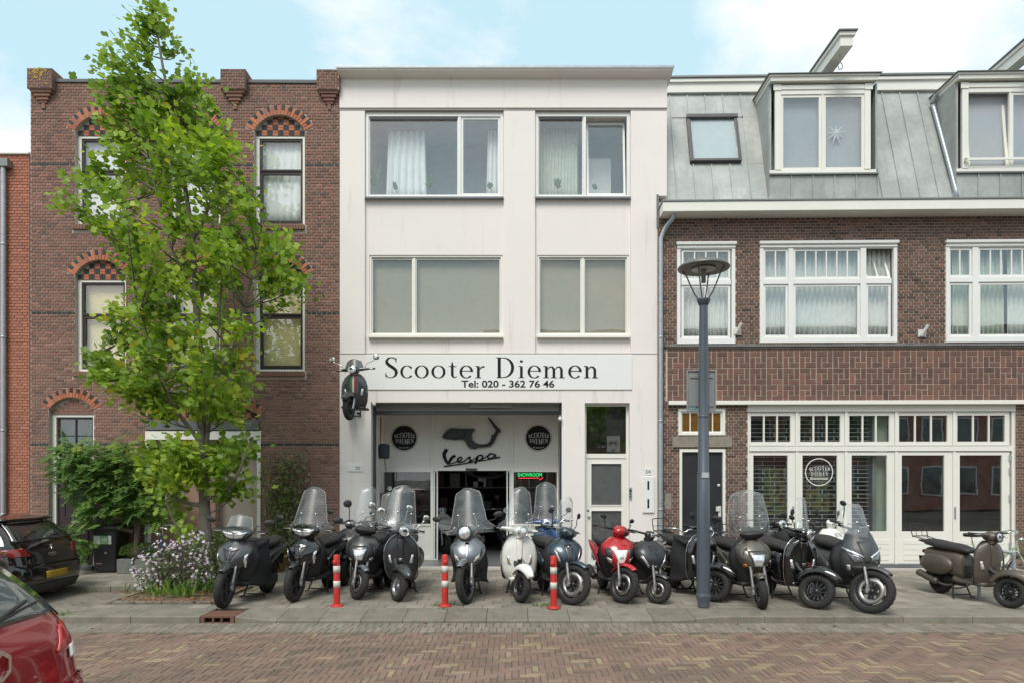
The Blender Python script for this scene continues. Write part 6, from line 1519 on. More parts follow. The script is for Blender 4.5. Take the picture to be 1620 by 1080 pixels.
S_('black retro scooter with round headlight and tall screen, silver front wheel', 630, 950, 2, 'retro', m_mblk, fender=m_dgrey, R_=.217, tw=.11, steer=30, rim=m_rims, nsp=5, screen=(1.68,.21,.16,-.42,.36), lip=m_rims, mirror=(CH,1.22,.32,.055,'round'), wing=True, disc=False)
S_('silver grey scooter with tall screen, in front of the open shop door', 738, 954, 0, 'city', m_sgrey, R_=.295, tw=.11, steer=-16, nsp=9, head='big', screen=(1.64,.235,.17,-.44,.36), wing=True, mirror=(m_blk,1.20,.42,.07,'oval'), lip=m_rims, apron=True)
S_('white retro scooter with black wheel and tall screen', 824, 952, 3, 'retro', m_wht, R_=.225, tw=.104, steer=22, nsp=5, lip=m_rims, screen=(1.66,.19,.13,-.42,.30), wing=True, mirror=None, disc=2)
S_('light blue scooter with tall screen behind the dark blue one', 868, 921, 2, 'retro', m_blue, R_=.22, steer=-4, screen=(1.72,.19,.15,-.40,.30), wing=True, mirror=(m_blk,1.2,.34,.05,'round'), disc=False)
S_('dark blue grey scooter with large spoked wheel right of the right bollard', 904, 956, 15, 'city', m_dblue, R_=.29, tw=.104, steer=32, nsp=7, style='double', head='led', screen=(1.52,.15,.12,-.40,.16), mirror=(m_blk,1.26,.27,.045,'round'), lip=m_steel)
S_('red scooter with white headlight surround', 985, 953, 5, 'city', m_redp, R_=.262, tw=.104, steer=30, nsp=6, head='nose_red', mirror=(m_blk,1.17,.24,.055,'oval'), visor=True, seatm=m_seat, lip=m_steel)
S_('small matt black scooter with plain front, between the red scooter and the lamp post', 1041, 954, 16, 'city', m_mblk, R_=.205, tw=.105, steer=30, nsp=5, head='plain', mirror=None, k=1.0, lip=m_steel)
S_('black retro scooter with leg cover and rack, partly hidden behind the lamp post', 1130, 951, 13, 'retro', m_gblk, R_=.235, tw=.11, steer=32, nsp=12, lip=m_rims, rack=True, apron=True, mirror=(m_blk,1.17,.26,.05,'round'), disc=False)
S_('champagne grey scooter with wide rounded screen, right of the lamp post', 1204, 962, 4, 'city', m_champ, R_=.225, tw=.11, steer=-10, nsp=5, head='nose', screen=(1.62,.26,.20,-.40,.16), mirror=(m_blk,1.22,.40,.07,'oval'), rack=True, seatm=m_seat, panel=m_champ)
S_('scooter with black and silver body standing behind the champagne grey one', 1246, 925, 8, 'retro', m_mblk, R_=.22, steer=20, rack=True, mirror=(m_blk,1.22,.30,.06,'round'), disc=False)
S_('glossy black retro scooter with red grille marks and narrow upright screen', 1290, 962, 8, 'retro', m_gblk, R_=.24, tw=.104, steer=36, nsp=12, lip=m_steel, red_marks=True, screen=(1.52,.15,.12,-.40,.28), mirror=(m_blk,1.16,.28,.055,'oval'), rack=True)
S_('scooter with white side panel behind the large grey touring scooter', 1338, 925, 24, 'city', m_wht, R_=.22, steer=10, head='plain', mirror=(m_blk,1.18,.28,.05,'round'), panel=m_blk)
S_('large matt grey touring scooter with twin headlights and wide low screen', 1376, 969, -1, 'maxi', m_mgrey, R_=.285, tw=.11, steer=38, nsp=5, style='double', head='twin', screen=(1.40,.27,.235,-.47,.50), mirror=(m_blk,1.34,.26,.055,'oval'), lip=m_sgrey, apron=False, k=1.08)
S_('matt brown retro scooter with rear rack, alone at the right end of the row', 1598, 961, 9, 'retro', m_brown, R_=.225, tw=.104, steer=16, nsp=12, low=True, rack=True, mirror=None, k=1.01)
# inside the showroom
S_('white scooter standing inside the open shop doorway at its left side', 705, 878, 22, 'city', m_wht, R_=.24, steer=10, head='plain', mirror=(m_blk,1.18,.3,.05,'round'), group='scooters inside the showroom', zz=.03)
S_('grey scooter with round mirrors just inside the shop doorway at its right side', 797, 877, -12, 'retro', m_dgrey, R_=.22, steer=10, mirror=(m_blk,1.28,.22,.075,'round'), group='scooters inside the showroom', zz=.03, disc=False)
S_('dark scooter deep inside the showroom', 760, 866, 12, 'city', m_dblue, R_=.22, steer=10, head='plain', mirror=(m_blk,1.2,.3,.05,'round'), group='scooters inside the showroom', zz=.03)
# the scooter that hangs on the front
hang = thing('wall_bracket', (fW.o.x+fW.x(562), YF-.0, fW.at(562, 640)[1]), 'black steel bracket on the pier that holds up the hanging scooter', 'bracket')
b = MB(); frame(b, -.02, .16, -.27, .37, -.16, -.12, .03); b.box(.05,.12,-.12,.0,.1,.14); b.box(.05,.12,-.12,.0,-.2,-.16); b.box(-.18,.02,-.5,-.10,-.12,-.08); b.build('frame', m_blk, hang, bevel=.004)
zb = P(552, 663, 13.5).z
S_('black scooter with green white and red stripes hung high on the white pier', 552, 663, -4, 'retro', m_dgrey, R_=.217, tw=.10, steer=-6, nsp=5, stripe=[(mat('m_green_stripe', (.02,.25,.10), .3, var=0), -.028), (mat('m_white_stripe', (.7,.7,.68), .3, var=0), 0), (mat('m_red_stripe', (.5,.02,.02), .3, var=0), .028)],
   screen=(1.22,.17,.13,-.42,.30), smoke=True, mirror=(CH,1.22,.40,.06,'round'), yy=13.3, zz=P(552, 664, 13.3).z, front_only=True, group=None, k=.98, disc=False)

# ------------------------------------------------------------------ bollards
m_rb2 = mat('m_bollard_red', (.50,.03,.022), .5, var=.15, scale=8, bump=.2); m_wb = mat('m_bollard_white', (.60,.57,.52), .5, var=.2, scale=12, dirt=((.3,.28,.24), 9, .55, (1,1,1)))
def bollard(px, py, label, tilt):
    q = G(px, py); t = thing('bollard', (q.x, q.y, 0), label, 'bollard', 'red and white bollards along the kerb', rz=R.uniform(-.4,.4)); t.rotation_euler[0] = tilt
    r_ = .050; h = .80; MB().lathe([(0,.0),(.105,.0),(.105,.012),(.062,.028),(r_,.035)], 20).build('base_flange', m_rb2, t)
    MB().lathe([(r_,.035),(r_,h-.03),(r_-.008,h-.008),(r_-.03,h),(0,h)], 20).build('post', m_rb2, t)
    for z0, z1 in ((.29,.395),(.52,.625)): MB().lathe([(r_+.0,z0),(r_+.003,z0),(r_+.003,z1),(r_+.0,z1)], 20).build('white_band', m_wb, t)
    b = MB(); b.lathe([(.012,0),(.034,.005),(.036,.02),(.02,.03),(0,.03)], 14, 0, TR(0,-r_+.008,.685) @ RX(pi/2)); b.build('lock', m_rb2, t)
bollard(533, 958, 'red and white bollard left of the open garage, between two scooters', .01); bollard(704, 958, 'red and white bollard left of the silver grey scooter', -.008); bollard(876, 961, 'red and white bollard in front of the dark blue grey scooter', .006)

# ------------------------------------------------------------------ lamp post with sign seen from behind
m_post = mat('m_post_grey_blue', (.075,.09,.115), .38, var=.08, scale=3, coat=.2); m_lampu = mat('m_lamp_under', (.20,.20,.19), .4, var=.1)
q = G(1113, 960); lp = thing('lamp_post', (q.x, q.y, 0), 'dark grey blue lamp post with wide disc lantern between the scooters', 'street lamp')
MB().lathe([(0,0),(.085,0),(.085,.02),(.092,.10),(.11,.15),(.115,.18),(.11,.20),(.104,.22)], 24).build('base', m_post, lp)
MB().lathe([(.104,.22),(.098,1.2),(.090,2.05),(.083,2.06),(.080,2.9),(.077,2.91),(.075,3.6),(.062,4.55),(.062,4.6)], 24).build('pole', m_post, lp)
for z in (2.06, 2.92): MB().lathe([(.08,z-.02),(.093 if z < 2.5 else .086,z-.018),(.093 if z < 2.5 else .086,z+.004),(.08,z+.006)], 24).build('collar', m_post, lp)
zl = 4.6; MB().lathe([(.062,zl),(.075,zl+.01),(.10,zl+.08),(.105,zl+.10),(.06,zl+.105),(0,zl+.105)], 20).build('neck', m_post, lp)
for i in range(4):
    a = pi/4+i*pi/2+.25; MB().tube(catmull([(.07*cos(a),.07*sin(a),zl+.09),(.14*cos(a),.14*sin(a),zl+.2),(.20*cos(a),.20*sin(a),zl+.33),(.27*cos(a),.27*sin(a),zl+.50),(.32*cos(a),.32*sin(a),zl+.56)], 4), .011, 8).build('arm', m_post, lp)
MB().lathe([(0,zl+.35),(.035,zl+.35),(.035,zl+.5),(.06,zl+.56),(0,zl+.56)], 16).build('lamp', m_lampu, lp)
ds = MB(); ds.lathe([(0,zl+.575),(.20,zl+.57),(.36,zl+.555),(.385,zl+.56),(.39,zl+.575),(.37,zl+.605),(.28,zl+.65),(.15,zl+.685),(0,zl+.70)], 40); ds.build('disc_shade', mat('m_shade_grey', (.15,.15,.145), .4, metal=.3, var=.1), lp)
MB().lathe([(0,zl+.562),(.18,zl+.558),(.18,zl+.55),(0,zl+.548)], 28).build('diffuser', mat('m_diffuser', (.45,.45,.42), .4, var=.1), lp)
MB().box(-.055,.052,-.101,-.092,1.98,2.06).build('sticker', mat('m_sticker', (.42,.44,.44), .6, var=.1), lp)
sn = thing('traffic_sign', (q.x, q.y+.11, 0), 'grey back of a rectangular traffic sign fixed to the lamp post', 'traffic sign'); m_sgn = mat('m_sign_back', (.30,.32,.32), .45, metal=.4, var=.06)
z0, z1 = 3.0, 3.64; MB().box(-.215,.215,.012,.016,z0+.01,z1-.01).build('plate', m_sgn, sn)
b = MB(); frame(b, -.228, .222, z0, z1, -.010, .022, .018); b.build('rim', m_sgn, sn, bevel=.006)
for z in (z0+.1, z1-.1): MB().box(-.18,.18,-.004,.011,z-.018,z+.018).build('bracket', m_sgn, sn)
MB().box(-.17,-.09,.006,.0115,z0+.04,z0+.075).build('sticker', mat('m_blue_sticker', (.15,.35,.42), .5, var=.2), sn)

# ------------------------------------------------------------------ wheelie bin
m_bin = mat('m_bin_plastic', (.025,.026,.028), .5, var=.15, scale=6, bump=.1)
qb = G(175, 903); bn = thing('wheelie_bin', (qb.x, qb.y, 0), 'black wheelie bin with green and white sticker in front of the wisteria', 'rubbish bin', rz=.06)
def rr(hw, hd, z, yo=0): return sring((0, yo, z), hw, hd, 20, 7, 'z')
b = MB(); b.loft([rr(.225,.24,.03)[::1], rr(.235,.25,.12), rr(.275,.30,.86), rr(.285,.31,.90)][::1], 0, True, False); b.build('body', m_bin, bn, fix=True)
b = MB(); b.loft([rr(.305,.335,.90), rr(.315,.345,.93), rr(.31,.34,.965), rr(.27,.29,1.0)], 0, True, False); b.build('lid', m_bin, bn, fix=True, bevel=.006)
MB().box(-.13,.14,-.16,-.02,1.0,1.012).build('lid_panel', mat('m_bin_green', (.05,.22,.09), .5, var=.2), bn)
for s in (-1,1): b = MB(); b.lathe([(0,-.025),(.09,-.025),(.10,-.015),(.10,.015),(.09,.025),(0,.025)], 20, 0, TR(s*.24,.24,.10) @ RY(pi/2)); b.build('wheel', m_tyre, bn)
MB().tube([(-.2,.36,.93),(-.2,.40,.95),(.2,.40,.95),(.2,.36,.93)], .016, 8).build('handle', m_bin, bn)
mg, mw = mat('m_sticker_green', (.10,.36,.12), .5, var=.1), mat('m_sticker_white', (.62,.66,.6), .5, var=.05)
def binface(b, x0, x1, z0, z1, o=.004): 
    yy = lambda z: -lerp(.25, .30, (z-.12)/.74)-o
    b.add([(x0,yy(z0),z0),(x1,yy(z0),z0),(x1,yy(z1),z1),(x0,yy(z1),z1)], [(0,1,2,3)])
b = MB(); binface(b, -.19, -.06, .60, .78); binface(b, .10, .16, .60, .78, .0045); b.build('sticker', mw, bn); b = MB(); binface(b, -.06, .10, .60, .78); b.build('sticker', mg, bn)
b = MB()
for x0, x1, z0, z1 in ((-.03,.0,.66,.74),(.01,.04,.66,.74),(.05,.075,.66,.74),(-.04,.08,.62,.635),(-.15,-.12,.66,.73),(-.16,-.09,.64,.65)): binface(b, x0, x1, z0, z1, .006)
b.build('print', mw, bn); b = MB(); binface(b, .02, .06, .40, .44, .005); binface(b, -.17,-.13,.52,.56,.005); binface(b, -.16,-.04,.19,.205,.005); b.build('sticker', mat('m_sticker_pink', (.5,.3,.33), .5, var=.2), bn)
# ================================================================== vegetation
def leafmat(name, tone, transl=.35, rough=.5, var=.2):
    m = bpy.data.materials.new(name); m.use_nodes = True; nt = m.node_tree; l = nt.links.new; b = nt.nodes['Principled BSDF']; o = nt.nodes['Material Output']
    at = nt.nodes.new('ShaderNodeAttribute'); at.attribute_name = 'tone'; rp = nt.nodes.new('ShaderNodeValToRGB'); l(at.outputs['Fac'], rp.inputs[0])
    while len(rp.color_ramp.elements) < len(tone): rp.color_ramp.elements.new(.5)
    for e, (p, c) in zip(rp.color_ramp.elements, tone): e.position = p; e.color = (*c, 1)
    l(rp.outputs[0], b.inputs['Base Color']); b.inputs['Roughness'].default_value = rough; b.inputs['Specular IOR Level'].default_value = .4
    tr = nt.nodes.new('ShaderNodeBsdfTranslucent'); vm = nt.nodes.new('ShaderNodeVectorMath'); vm.operation = 'MULTIPLY'; vm.inputs[1].default_value = (1.5, 1.6, .6); l(rp.outputs[0], vm.inputs[0]); l(vm.outputs[0], tr.inputs[0])
    mx = nt.nodes.new('ShaderNodeMixShader'); mx.inputs[0].default_value = transl; l(b.outputs[0], mx.inputs[1]); l(tr.outputs[0], mx.inputs[2]); l(mx.outputs[0], o.inputs[0]); return m
m_leaf = leafmat('tulip_tree_leaf', [(0,(.10,.185,.028)),(.35,(.18,.285,.036)),(.7,(.28,.40,.052)),(.9,(.41,.49,.08)),(.96,(.38,.40,.05)),(1,(.55,.38,.03))], transl=.4)
m_leafd = leafmat('wisteria_leaf', [(0,(.055,.115,.028)),(.5,(.115,.215,.048)),(.9,(.20,.32,.06)),(1,(.32,.36,.07))])
m_box = leafmat('box_leaf', [(0,(.04,.09,.015)),(1,(.11,.20,.03))]); m_clm = leafmat('climber_leaf', [(0,(.10,.16,.05)),(.6,(.20,.27,.09)),(1,(.33,.32,.12))])
m_bark = mat('bark', (.17,.15,.12), .9, var=.3, scale=7, bump=.8, bscale=40, dirt=((.14,.17,.07), 5, .55, (1,1,.4))); m_twig = mat('twig', (.10,.075,.055), .9, var=.2)
def leaf(b, p, ax, nrm, s, t, kind='tulip'):
    ax = ax.normalized(); sd = ax.cross(nrm); 
    if sd.length < 1e-4: sd = Vector((1,0,0))
    sd.normalize(); n = sd.cross(ax); f = R.uniform(.05,.35); c = R.uniform(-.15,.2)
    if kind == 'tulip': L_ = [(0,0),(.08,.42),(.30,.52),(.42,.36),(.72,.50),(.98,.22),(.86,0)]
    elif kind == 'small': L_ = [(0,0),(.3,.3),(.7,.25),(1,0)]
    elif kind == 'blade': L_ = [(0,.02),(.3,.055),(.7,.04),(1,0)]
    else: L_ = [(0,0),(.25,.16),(.65,.15),(1,0)]
    A = [p+ax*(x*s)+sd*(y*s)+n*(y*f*s-c*x*x*s) for x, y in L_]; B = [p+ax*(x*s)-sd*(y*s)+n*(y*f*s-c*x*x*s) for x, y in L_]
    b.add(A+B[1:-1], [tuple(range(len(L_)))], 0, False, t); o = len(b.v)-len(A)-len(B)+2
    k = len(L_); f_ = [o+k-1]+[o+k+i for i in range(k-2)][::-1]+[o]
    b.f.append(tuple(f_)); b.mi.append(0); b.sm.append(False); b.tn.append(t)
def rv(): 
    while True:
        v = Vector((R.uniform(-1,1), R.uniform(-1,1), R.uniform(-1,1)))
        if .01 < v.length < 1: return v.normalized()
# ---- the tall tulip tree
TY = 12.0; q = G(327, 928); tree = thing('tulip_tree', (P(326, 928, TY).x, TY, .02), 'tall slender tree with bright green lobed leaves in front of the brown brick house', 'tree')
to = Vector(tree.location)
def T3(px, py, dy=0.0): return P(px, py, TY+dy)-to
trunk = catmull([T3(329, 931), T3(327, 880), T3(325, 830), T3(322, 760, .03), T3(319, 680, .06), T3(316, 600, .04), T3(312, 520), T3(309, 450, .05), T3(303, 370, .1), T3(292, 290, .1), T3(278, 210, .05), T3(262, 130), T3(250, 60), T3(244, 14)], 4)
tr_ = [lerp(.135, .012, (i/(len(trunk)-1))**.62) for i in range(len(trunk))]; tr_[0] = .20; tr_[1] = .165; tr_[2] = .15
b = MB(); b.tube(trunk, tr_, 12); b.build('trunk', m_bark, tree)
stems = []
for base, tip in (((322,740,0),(360,300,.3)), ((318,640,0),(420,330,-.3)), ((318,700,.1),(215,470,-.4)), ((314,560,0),(180,300,.3)), ((312,500,0),(350,230,.4)), ((310,470,.1),(235,250,-.4)), ((318,610,.1),(385,470,.5)), ((305,380,.1),(360,170,-.2)), ((322,790,0),(395,700,-.4)), ((322,800,0),(240,720,.3)), ((326,880,0),(262,790,-.5)), ((316,620,0),(150,560,.2))):
    b0, b1 = T3(*base), T3(*tip); m_ = b0.lerp(b1, .45)+Vector(((b1.x-b0.x)*.12, 0, -.22)); c = catmull([b0, m_, b1], 5); stems.append(c)
outl = [(5,238,250),(40,222,268),(62,214,284),(100,165,300),(150,160,332),(200,172,350),(250,168,388),(285,140,440),(300,112,445),(330,106,432),(350,128,440),(380,150,500),(400,158,496),(440,190,482),(480,186,470),(520,166,440),(560,146,420),(600,150,392),(640,222,396),(680,212,400),(720,230,400),(760,238,398),(800,262,378),(832,290,352),(850,296,346)]
def width_at(y): 
    l, r_ = interp(outl, y); n = 9*mnoise.noise(Vector((y*.02, 0, 5))); return l+n, r_-n
tips = []
tries = 0
while len(tips) < 240 and tries < 20000:
    tries += 1; y = R.uniform(8, 845); l, r_ = width_at(y); x = R.uniform(l+4, r_-4) if r_-l > 30 else (l+r_)/2
    # gaps: a few places where the facade shows through the crown
    if mnoise.noise(Vector((x*.014, y*.014, 2.2))) < (-.15 if y > 600 or x > 400 else -.27): continue
    if 380 < x and 200 < y < 300: continue
    if x > 335 and 480 < y < 560 and R.random() < .75: continue
    if x > 400 and 480 < y: continue
    d = (x-(l+r_)/2)/max(20, (r_-l)/2); dep = sqrt(max(.05, 1-d*d))*(r_-l)/2/90
    if any((x-a)**2+(y-c)**2 < 12.5**2 for a, c, _ in tips): continue
    tips.append((x, y, R.uniform(-dep, dep)*.9))
br = MB()
for c in stems: br.tube(c, [lerp(.042, .010, i/(len(c)-1)) for i in range(len(c))], 7)
lf = MB()
allp = [(p, 0) for p in trunk[8:]]+[(p, 1) for c in stems for p in c[2:]]
def lt(): 
    t = min(.9, max(0, R.gauss(.5, .15))); return R.uniform(.93,1) if R.random() < .01 else t
for (x, y, dy) in tips:
    tp = T3(x, y, dy)
    # nearest wood clearly below the tip
    best = min((p for p, _ in allp if p.z < tp.z-.15) , key=lambda p: (p-tp).length+abs((tp.z-p.z)-(Vector((p.x-tp.x, p.y-tp.y)).length)*.8)*.8, default=trunk[0])
    md = best.lerp(tp, .5)+Vector((0,0,-.06)); c = catmull([best, md, tp], 4); L_ = (tp-best).length
    br.tube(c, [lerp(.013+.006*min(L_,1.5), .004, i/(len(c)-1)) for i in range(len(c))], 5)
    bt = R.gauss(0,.17); n = R.randint(48, 66); yel = .13 if (x < 290 and 650 < y < 800) or (x > 330 and 480 < y < 640) else 0
    ca = ((tp-best).normalized()*.5+Vector((-.5,-.15,.30))+rv()*.35).normalized(); cn = (Vector((0,-.5,.8))+rv()*.45).normalized()
    for i in range(n):
        if R.random() < .42: s_ = R.uniform(.45, 1); pp = best.lerp(tp, s_)+rv()*R.uniform(.02,.13)
        else: pp = tp+Vector((R.gauss(-.02,.15), R.gauss(0,.16), R.gauss(0,.13)))
        out_d = (pp-best); out_d.z *= .5
        ax = (ca*.9+rv()*.62).normalized(); nr = (cn+rv()*.5).normalized()
        t = lt()+bt
        if R.random() < yel: t = R.uniform(.86,.97)
        leaf(lf, pp, ax, nr, R.uniform(.07, .128), min(1 if t > .93 and R.random() < .3 else .9, max(0, t)))
br.build('branches', m_bark, tree); stuff(lf.build('leaves', m_leaf, tree))

# ---- wisteria over the door and planter
wy = 14.2; ws = thing('wisteria_bush', (P(175, 900, wy).x, wy, 0), 'dark green feathery wisteria growing up the wall between the two doors', 'bush'); wo = Vector(ws.location)
def W3_(px, py, dy=0): return P(px, py, wy+dy)-wo
b = MB(); st = [catmull([W3_(212,893), W3_(216,830), W3_(208,770), W3_(175,730), W3_(120,705)], 4), catmull([W3_(214,890), W3_(222,820), W3_(235,770), W3_(262,740)], 4), catmull([W3_(208,770),W3_(160,760),W3_(110,745)],4), catmull([W3_(212,840),W3_(150,830),W3_(120,850)],4)]
for c in st: b.tube(c, [lerp(.05,.012,i/(len(c)-1)) for i in range(len(c))], 7)
lf = MB(); n = 0
blobs = [(115,735,30,30),(150,720,45,28),(190,740,45,35),(130,760,38,26),(165,790,48,40),(215,790,45,38),(240,760,26,30),(150,835,30,28),(130,865,20,18),(238,815,24,20),(110,705,18,14),(95,715,20,10),(205,715,25,12)]
for (bx, by, rx, ry) in blobs:
    for _ in range(int(rx*ry*.075)):
        a, r_ = R.uniform(0,2*pi), sqrt(R.random()); px, py = bx+cos(a)*r_*rx, by+sin(a)*r_*ry
        if py > 860 and px < 118: continue
        
        if 143 < px < 203 and py > 812: continue
        p = W3_(px, py, R.uniform(-.35,.45)); ax = (Vector((R.uniform(-1,1), R.uniform(-.9,.2), R.uniform(-.75,.35)))).normalized(); nr = Vector((0,-.4,.9))
        ln = R.uniform(.20,.32); t0 = min(1, max(0, R.gauss(.45,.22)))+(.25 if py < 715 else 0); sd = ax.cross(nr).normalized()
        for k_ in range(6):
            q_ = p+ax*(ln*(k_+1)/7)+Vector((0,0,-.05*((k_+1)/7)**2))
            for s in (-1, 1): leaf(lf, q_, (sd*s+ax*.55).normalized(), nr, .105, min(1, t0+R.uniform(-.08,.08)), 'narrow')
        leaf(lf, p+ax*ln, ax, nr, .08, min(1, t0), 'narrow')
b.build('stems', m_twig, ws); stuff(lf.build('leaves', m_leafd, ws))
tend = MB(); lf = MB()
c = catmull([W3_(200,715,-.1), W3_(190,700,.2), W3_(182,700,.5), W3_(176,720,.6)], 4)
# ---- clipped box hedge in a grey planter
m_zp = mat('grey_planter', (.17,.175,.17), .8, var=.2, scale=7)
hd = thing('box_hedge', (P(221, 893, 14.3).x, 14.3, 0), 'clipped round green box hedge in a grey planter beside the bin', 'hedge')
MB().box(-.36,.36,-.22,.22,0,.30).build('planter', m_zp, hd, bevel=.012)
lf = MB(); b = MB(); ell(b, (0,0,.44), (.31,.20,.16)); 
for _ in range(2600):
    d = rv(); d = Vector((d.x, d.y, abs(d.z)*1.1-.25)); e = Vector((abs(d.x)**.6*(1 if d.x>0 else -1)*.36, abs(d.y)**.6*(1 if d.y>0 else -1)*.24, d.z*.21)); leaf(lf, Vector((0,0,.43))+e*R.uniform(.86,1.04), (d+rv()*.8), d+rv()*.5, R.uniform(.022,.034), R.random(), 'small')
b.build('branches', m_twig, hd); stuff(lf.build('leaves', m_box, hd))
# ---- asters
ay = 11.55; an = thing('aster_bush', (P(268, 938, ay).x, ay, .03), 'bush of pale lilac asters with many small daisy flowers at the foot of the tree', 'flower bush'); ao = Vector(an.location)
def A3(px, py, dy=0): return P(px, py, ay+dy)-ao
m_pet = mat('aster_petal', (.62,.55,.66), .6, var=.12, scale=30, tone=[(0,(.46,.34,.54)),(.5,(.60,.48,.64)),(1,(.74,.68,.76))]); m_eye = mat('aster_eye', (.35,.16,.04), .7, var=.1, tone=[(0,(.2,.07,.03)),(1,(.5,.35,.05))])
fl = MB(); ey = MB(); stm = MB(); lf = MB()
fb = [(225,895,20,18),(240,880,22,12),(232,912,22,12),(226,925,12,10),(262,862,24,10),(285,868,22,14),(300,852,14,12),(318,862,14,10),(295,885,22,12),(312,880,22,16),(325,895,14,12),(300,905,14,8),(322,912,14,8),(262,890,16,8),(252,925,10,6),(310,845,14,8),(332,915,8,6),(280,908,10,6)]
root_ = [A3(262, 932), A3(275, 934), A3(290, 934), A3(250, 934)]
for (bx, by, rx, ry) in fb:
    for _ in range(max(9, int(rx*ry*.11))):
        a, r_ = R.uniform(0,2*pi), sqrt(R.random()); p = A3(bx+cos(a)*r_*rx, by+sin(a)*r_*ry, R.uniform(-.35,.35)); s = R.uniform(.019,.030); d = (Vector((0,-.8,.6))+rv()*.6).normalized(); M = d.to_track_quat('Z','Y').to_matrix().to_4x4(); M.translation = p
        n = 10; vs = [(0,0,0)]+[(s*(1 if i % 2 == 0 else .62)*cos(pi*i/n), s*(1 if i % 2 == 0 else .62)*sin(pi*i/n), .004) for i in range(2*n)]
        t = R.random(); fl.add(vs, [(0, 1+i, 1+(i+1) % (2*n)) for i in range(2*n)], 0, False, t, M); ey.lathe([(0,.006),(s*.28,.004),(s*.3,0)], 6, 0, M)
        if R.random() < .5: r0 = R.choice(root_); stm.tube(catmull([r0, r0.lerp(p, .5)+Vector((0,0,.08)), p], 3), .0035, 4, caps=False)
for _ in range(2600):
    bx, by, rx, ry = R.choice(fb); px, py = bx+R.gauss(0, rx*.7), by+abs(R.gauss(6, 14))
    if py > 936: continue
    p = A3(px, py, R.uniform(-.3,.35)); leaf(lf, p, (rv()+Vector((0,-.3,.3))), Vector((0,-.3,1))+rv()*.6, R.uniform(.035,.06), min(1, max(0, R.gauss(.4,.2))), 'narrow')
for _ in range(150):
    p = A3(R.gauss(275,28), R.uniform(925,945), R.uniform(-.5,.2)); p.z = .0; hh = R.uniform(.08,.26); d = Vector((R.uniform(-.7,.7), R.uniform(-.6,.2), 1)); leaf(lf, p, d, Vector((0,-1,.3))+rv()*.6, hh*1.3, R.uniform(.2,1), 'blade')
stm.build('stems', m_twig, an); stuff(lf.build('leaves', m_leafd, an)); stuff(fl.build('flowers', m_pet, an)); stuff(ey.build('flower_eyes', m_eye, an))
# dark undergrowth behind the trunk
ub = thing('shrub', (P(350, 915, 12.3).x, 12.3, 0), 'low dark shrub between the tree trunk and the first scooter', 'shrub'); uo = Vector(ub.location); lf = MB(); b = MB()
for _ in range(1500):
    px, py = R.gauss(352, 16), R.uniform(835, 925)
    p = P(px, py, 12.3+R.uniform(-.4,.3))-uo; leaf(lf, p, rv(), Vector((0,-.3,1))+rv()*.8, R.uniform(.035,.065), min(1, max(0, R.gauss(.3,.2))), 'small')
for _ in range(30): p = P(R.gauss(350,14), R.uniform(830,870), 12.3)-uo; b.tube([(p.x*.3,0,.0),(p.x*.7,p.y,p.z*.5),(p.x,p.y,p.z)], .005, 4, caps=False)
b.build('stems', m_twig, ub); stuff(lf.build('leaves', m_clm, ub))
# ---- trellis with a climber
tx = thing('trellis', (P(458, 900, 14.72).x, 14.72, 0), 'brown diamond lattice trellis on the brick wall right of the porch', 'trellis'); u0, u1, z0, z1 = -.42, .42, 1.0, 2.35; m_tre = mat('trellis_wood', (.16,.10,.07), .8, var=.2)
for s in (-1, 1):
    k = -5
    while k < 9:
        x0 = u0+k*.17; 
        # slats run at 50 degrees, clipped to the panel
        pts = [(x0, z0), (x0+s*(z1-z0)*.75, z1)]
        t0, t1 = 0, 1; dx_ = pts[1][0]-pts[0][0]
        for lim, sg in ((u0, 1), (u1, -1)):
            ta = (lim-pts[0][0])/dx_
            if (dx_*sg) > 0: t0 = max(t0, ta)
            else: t1 = min(t1, ta)
        if t1-t0 > .06: a_, c_ = [(lerp(pts[0][0],pts[1][0],t), lerp(z0,z1,t)) for t in (t0, t1)]; MB().tube([(a_[0],.02*s,a_[1]),(c_[0],.02*s,c_[1])], .011, 4, sm=False).build('slat', m_tre, tx)
        k += 1
cp = thing('climbing_plant', (P(455, 905, 14.6).x, 14.6, 0), 'sparse climbing plant with small leaves growing over the trellis', 'climbing plant'); co = Vector(cp.location); lf = MB(); b = MB(); vines = []
for _ in range(22):
    x = R.uniform(415, 470); pts = [P(R.uniform(435,450), 898, 14.6)-co]; y = 898
    xx = R.uniform(428, 455)
    while y > R.uniform(700, 790): y -= R.uniform(22, 38); xx = lerp(xx, x, .25)+R.uniform(-9, 11); pts.append(P(xx, y, 14.55+R.uniform(-.08,.08))-co)
    if len(pts) > 2: c = catmull(pts, 4); b.tube(c, .005, 4, caps=False); vines.append(c)
for c in vines:
    for p in c[3:]:
        for _ in range(4): leaf(lf, p+rv()*R.uniform(.02,.15), rv()+Vector((0,-.2,0)), Vector((0,-.6,.6))+rv()*.5, R.uniform(.045,.075), R.random(), 'small')
b.build('stems', m_twig, cp); stuff(lf.build('leaves', m_clm, cp))
pt = thing('flower_pot', (P(440, 900, 14.4).x, 14.4, 0), 'ochre flower pot at the foot of the climbing plant', 'flower pot'); MB().lathe([(0,0),(.13,0),(.17,.30),(.19,.30),(.19,.35),(.165,.35),(.15,.28),(0,.28)], 20).build('pot', mat('m_ochre_pot', (.32,.22,.06), .6, var=.15), pt)

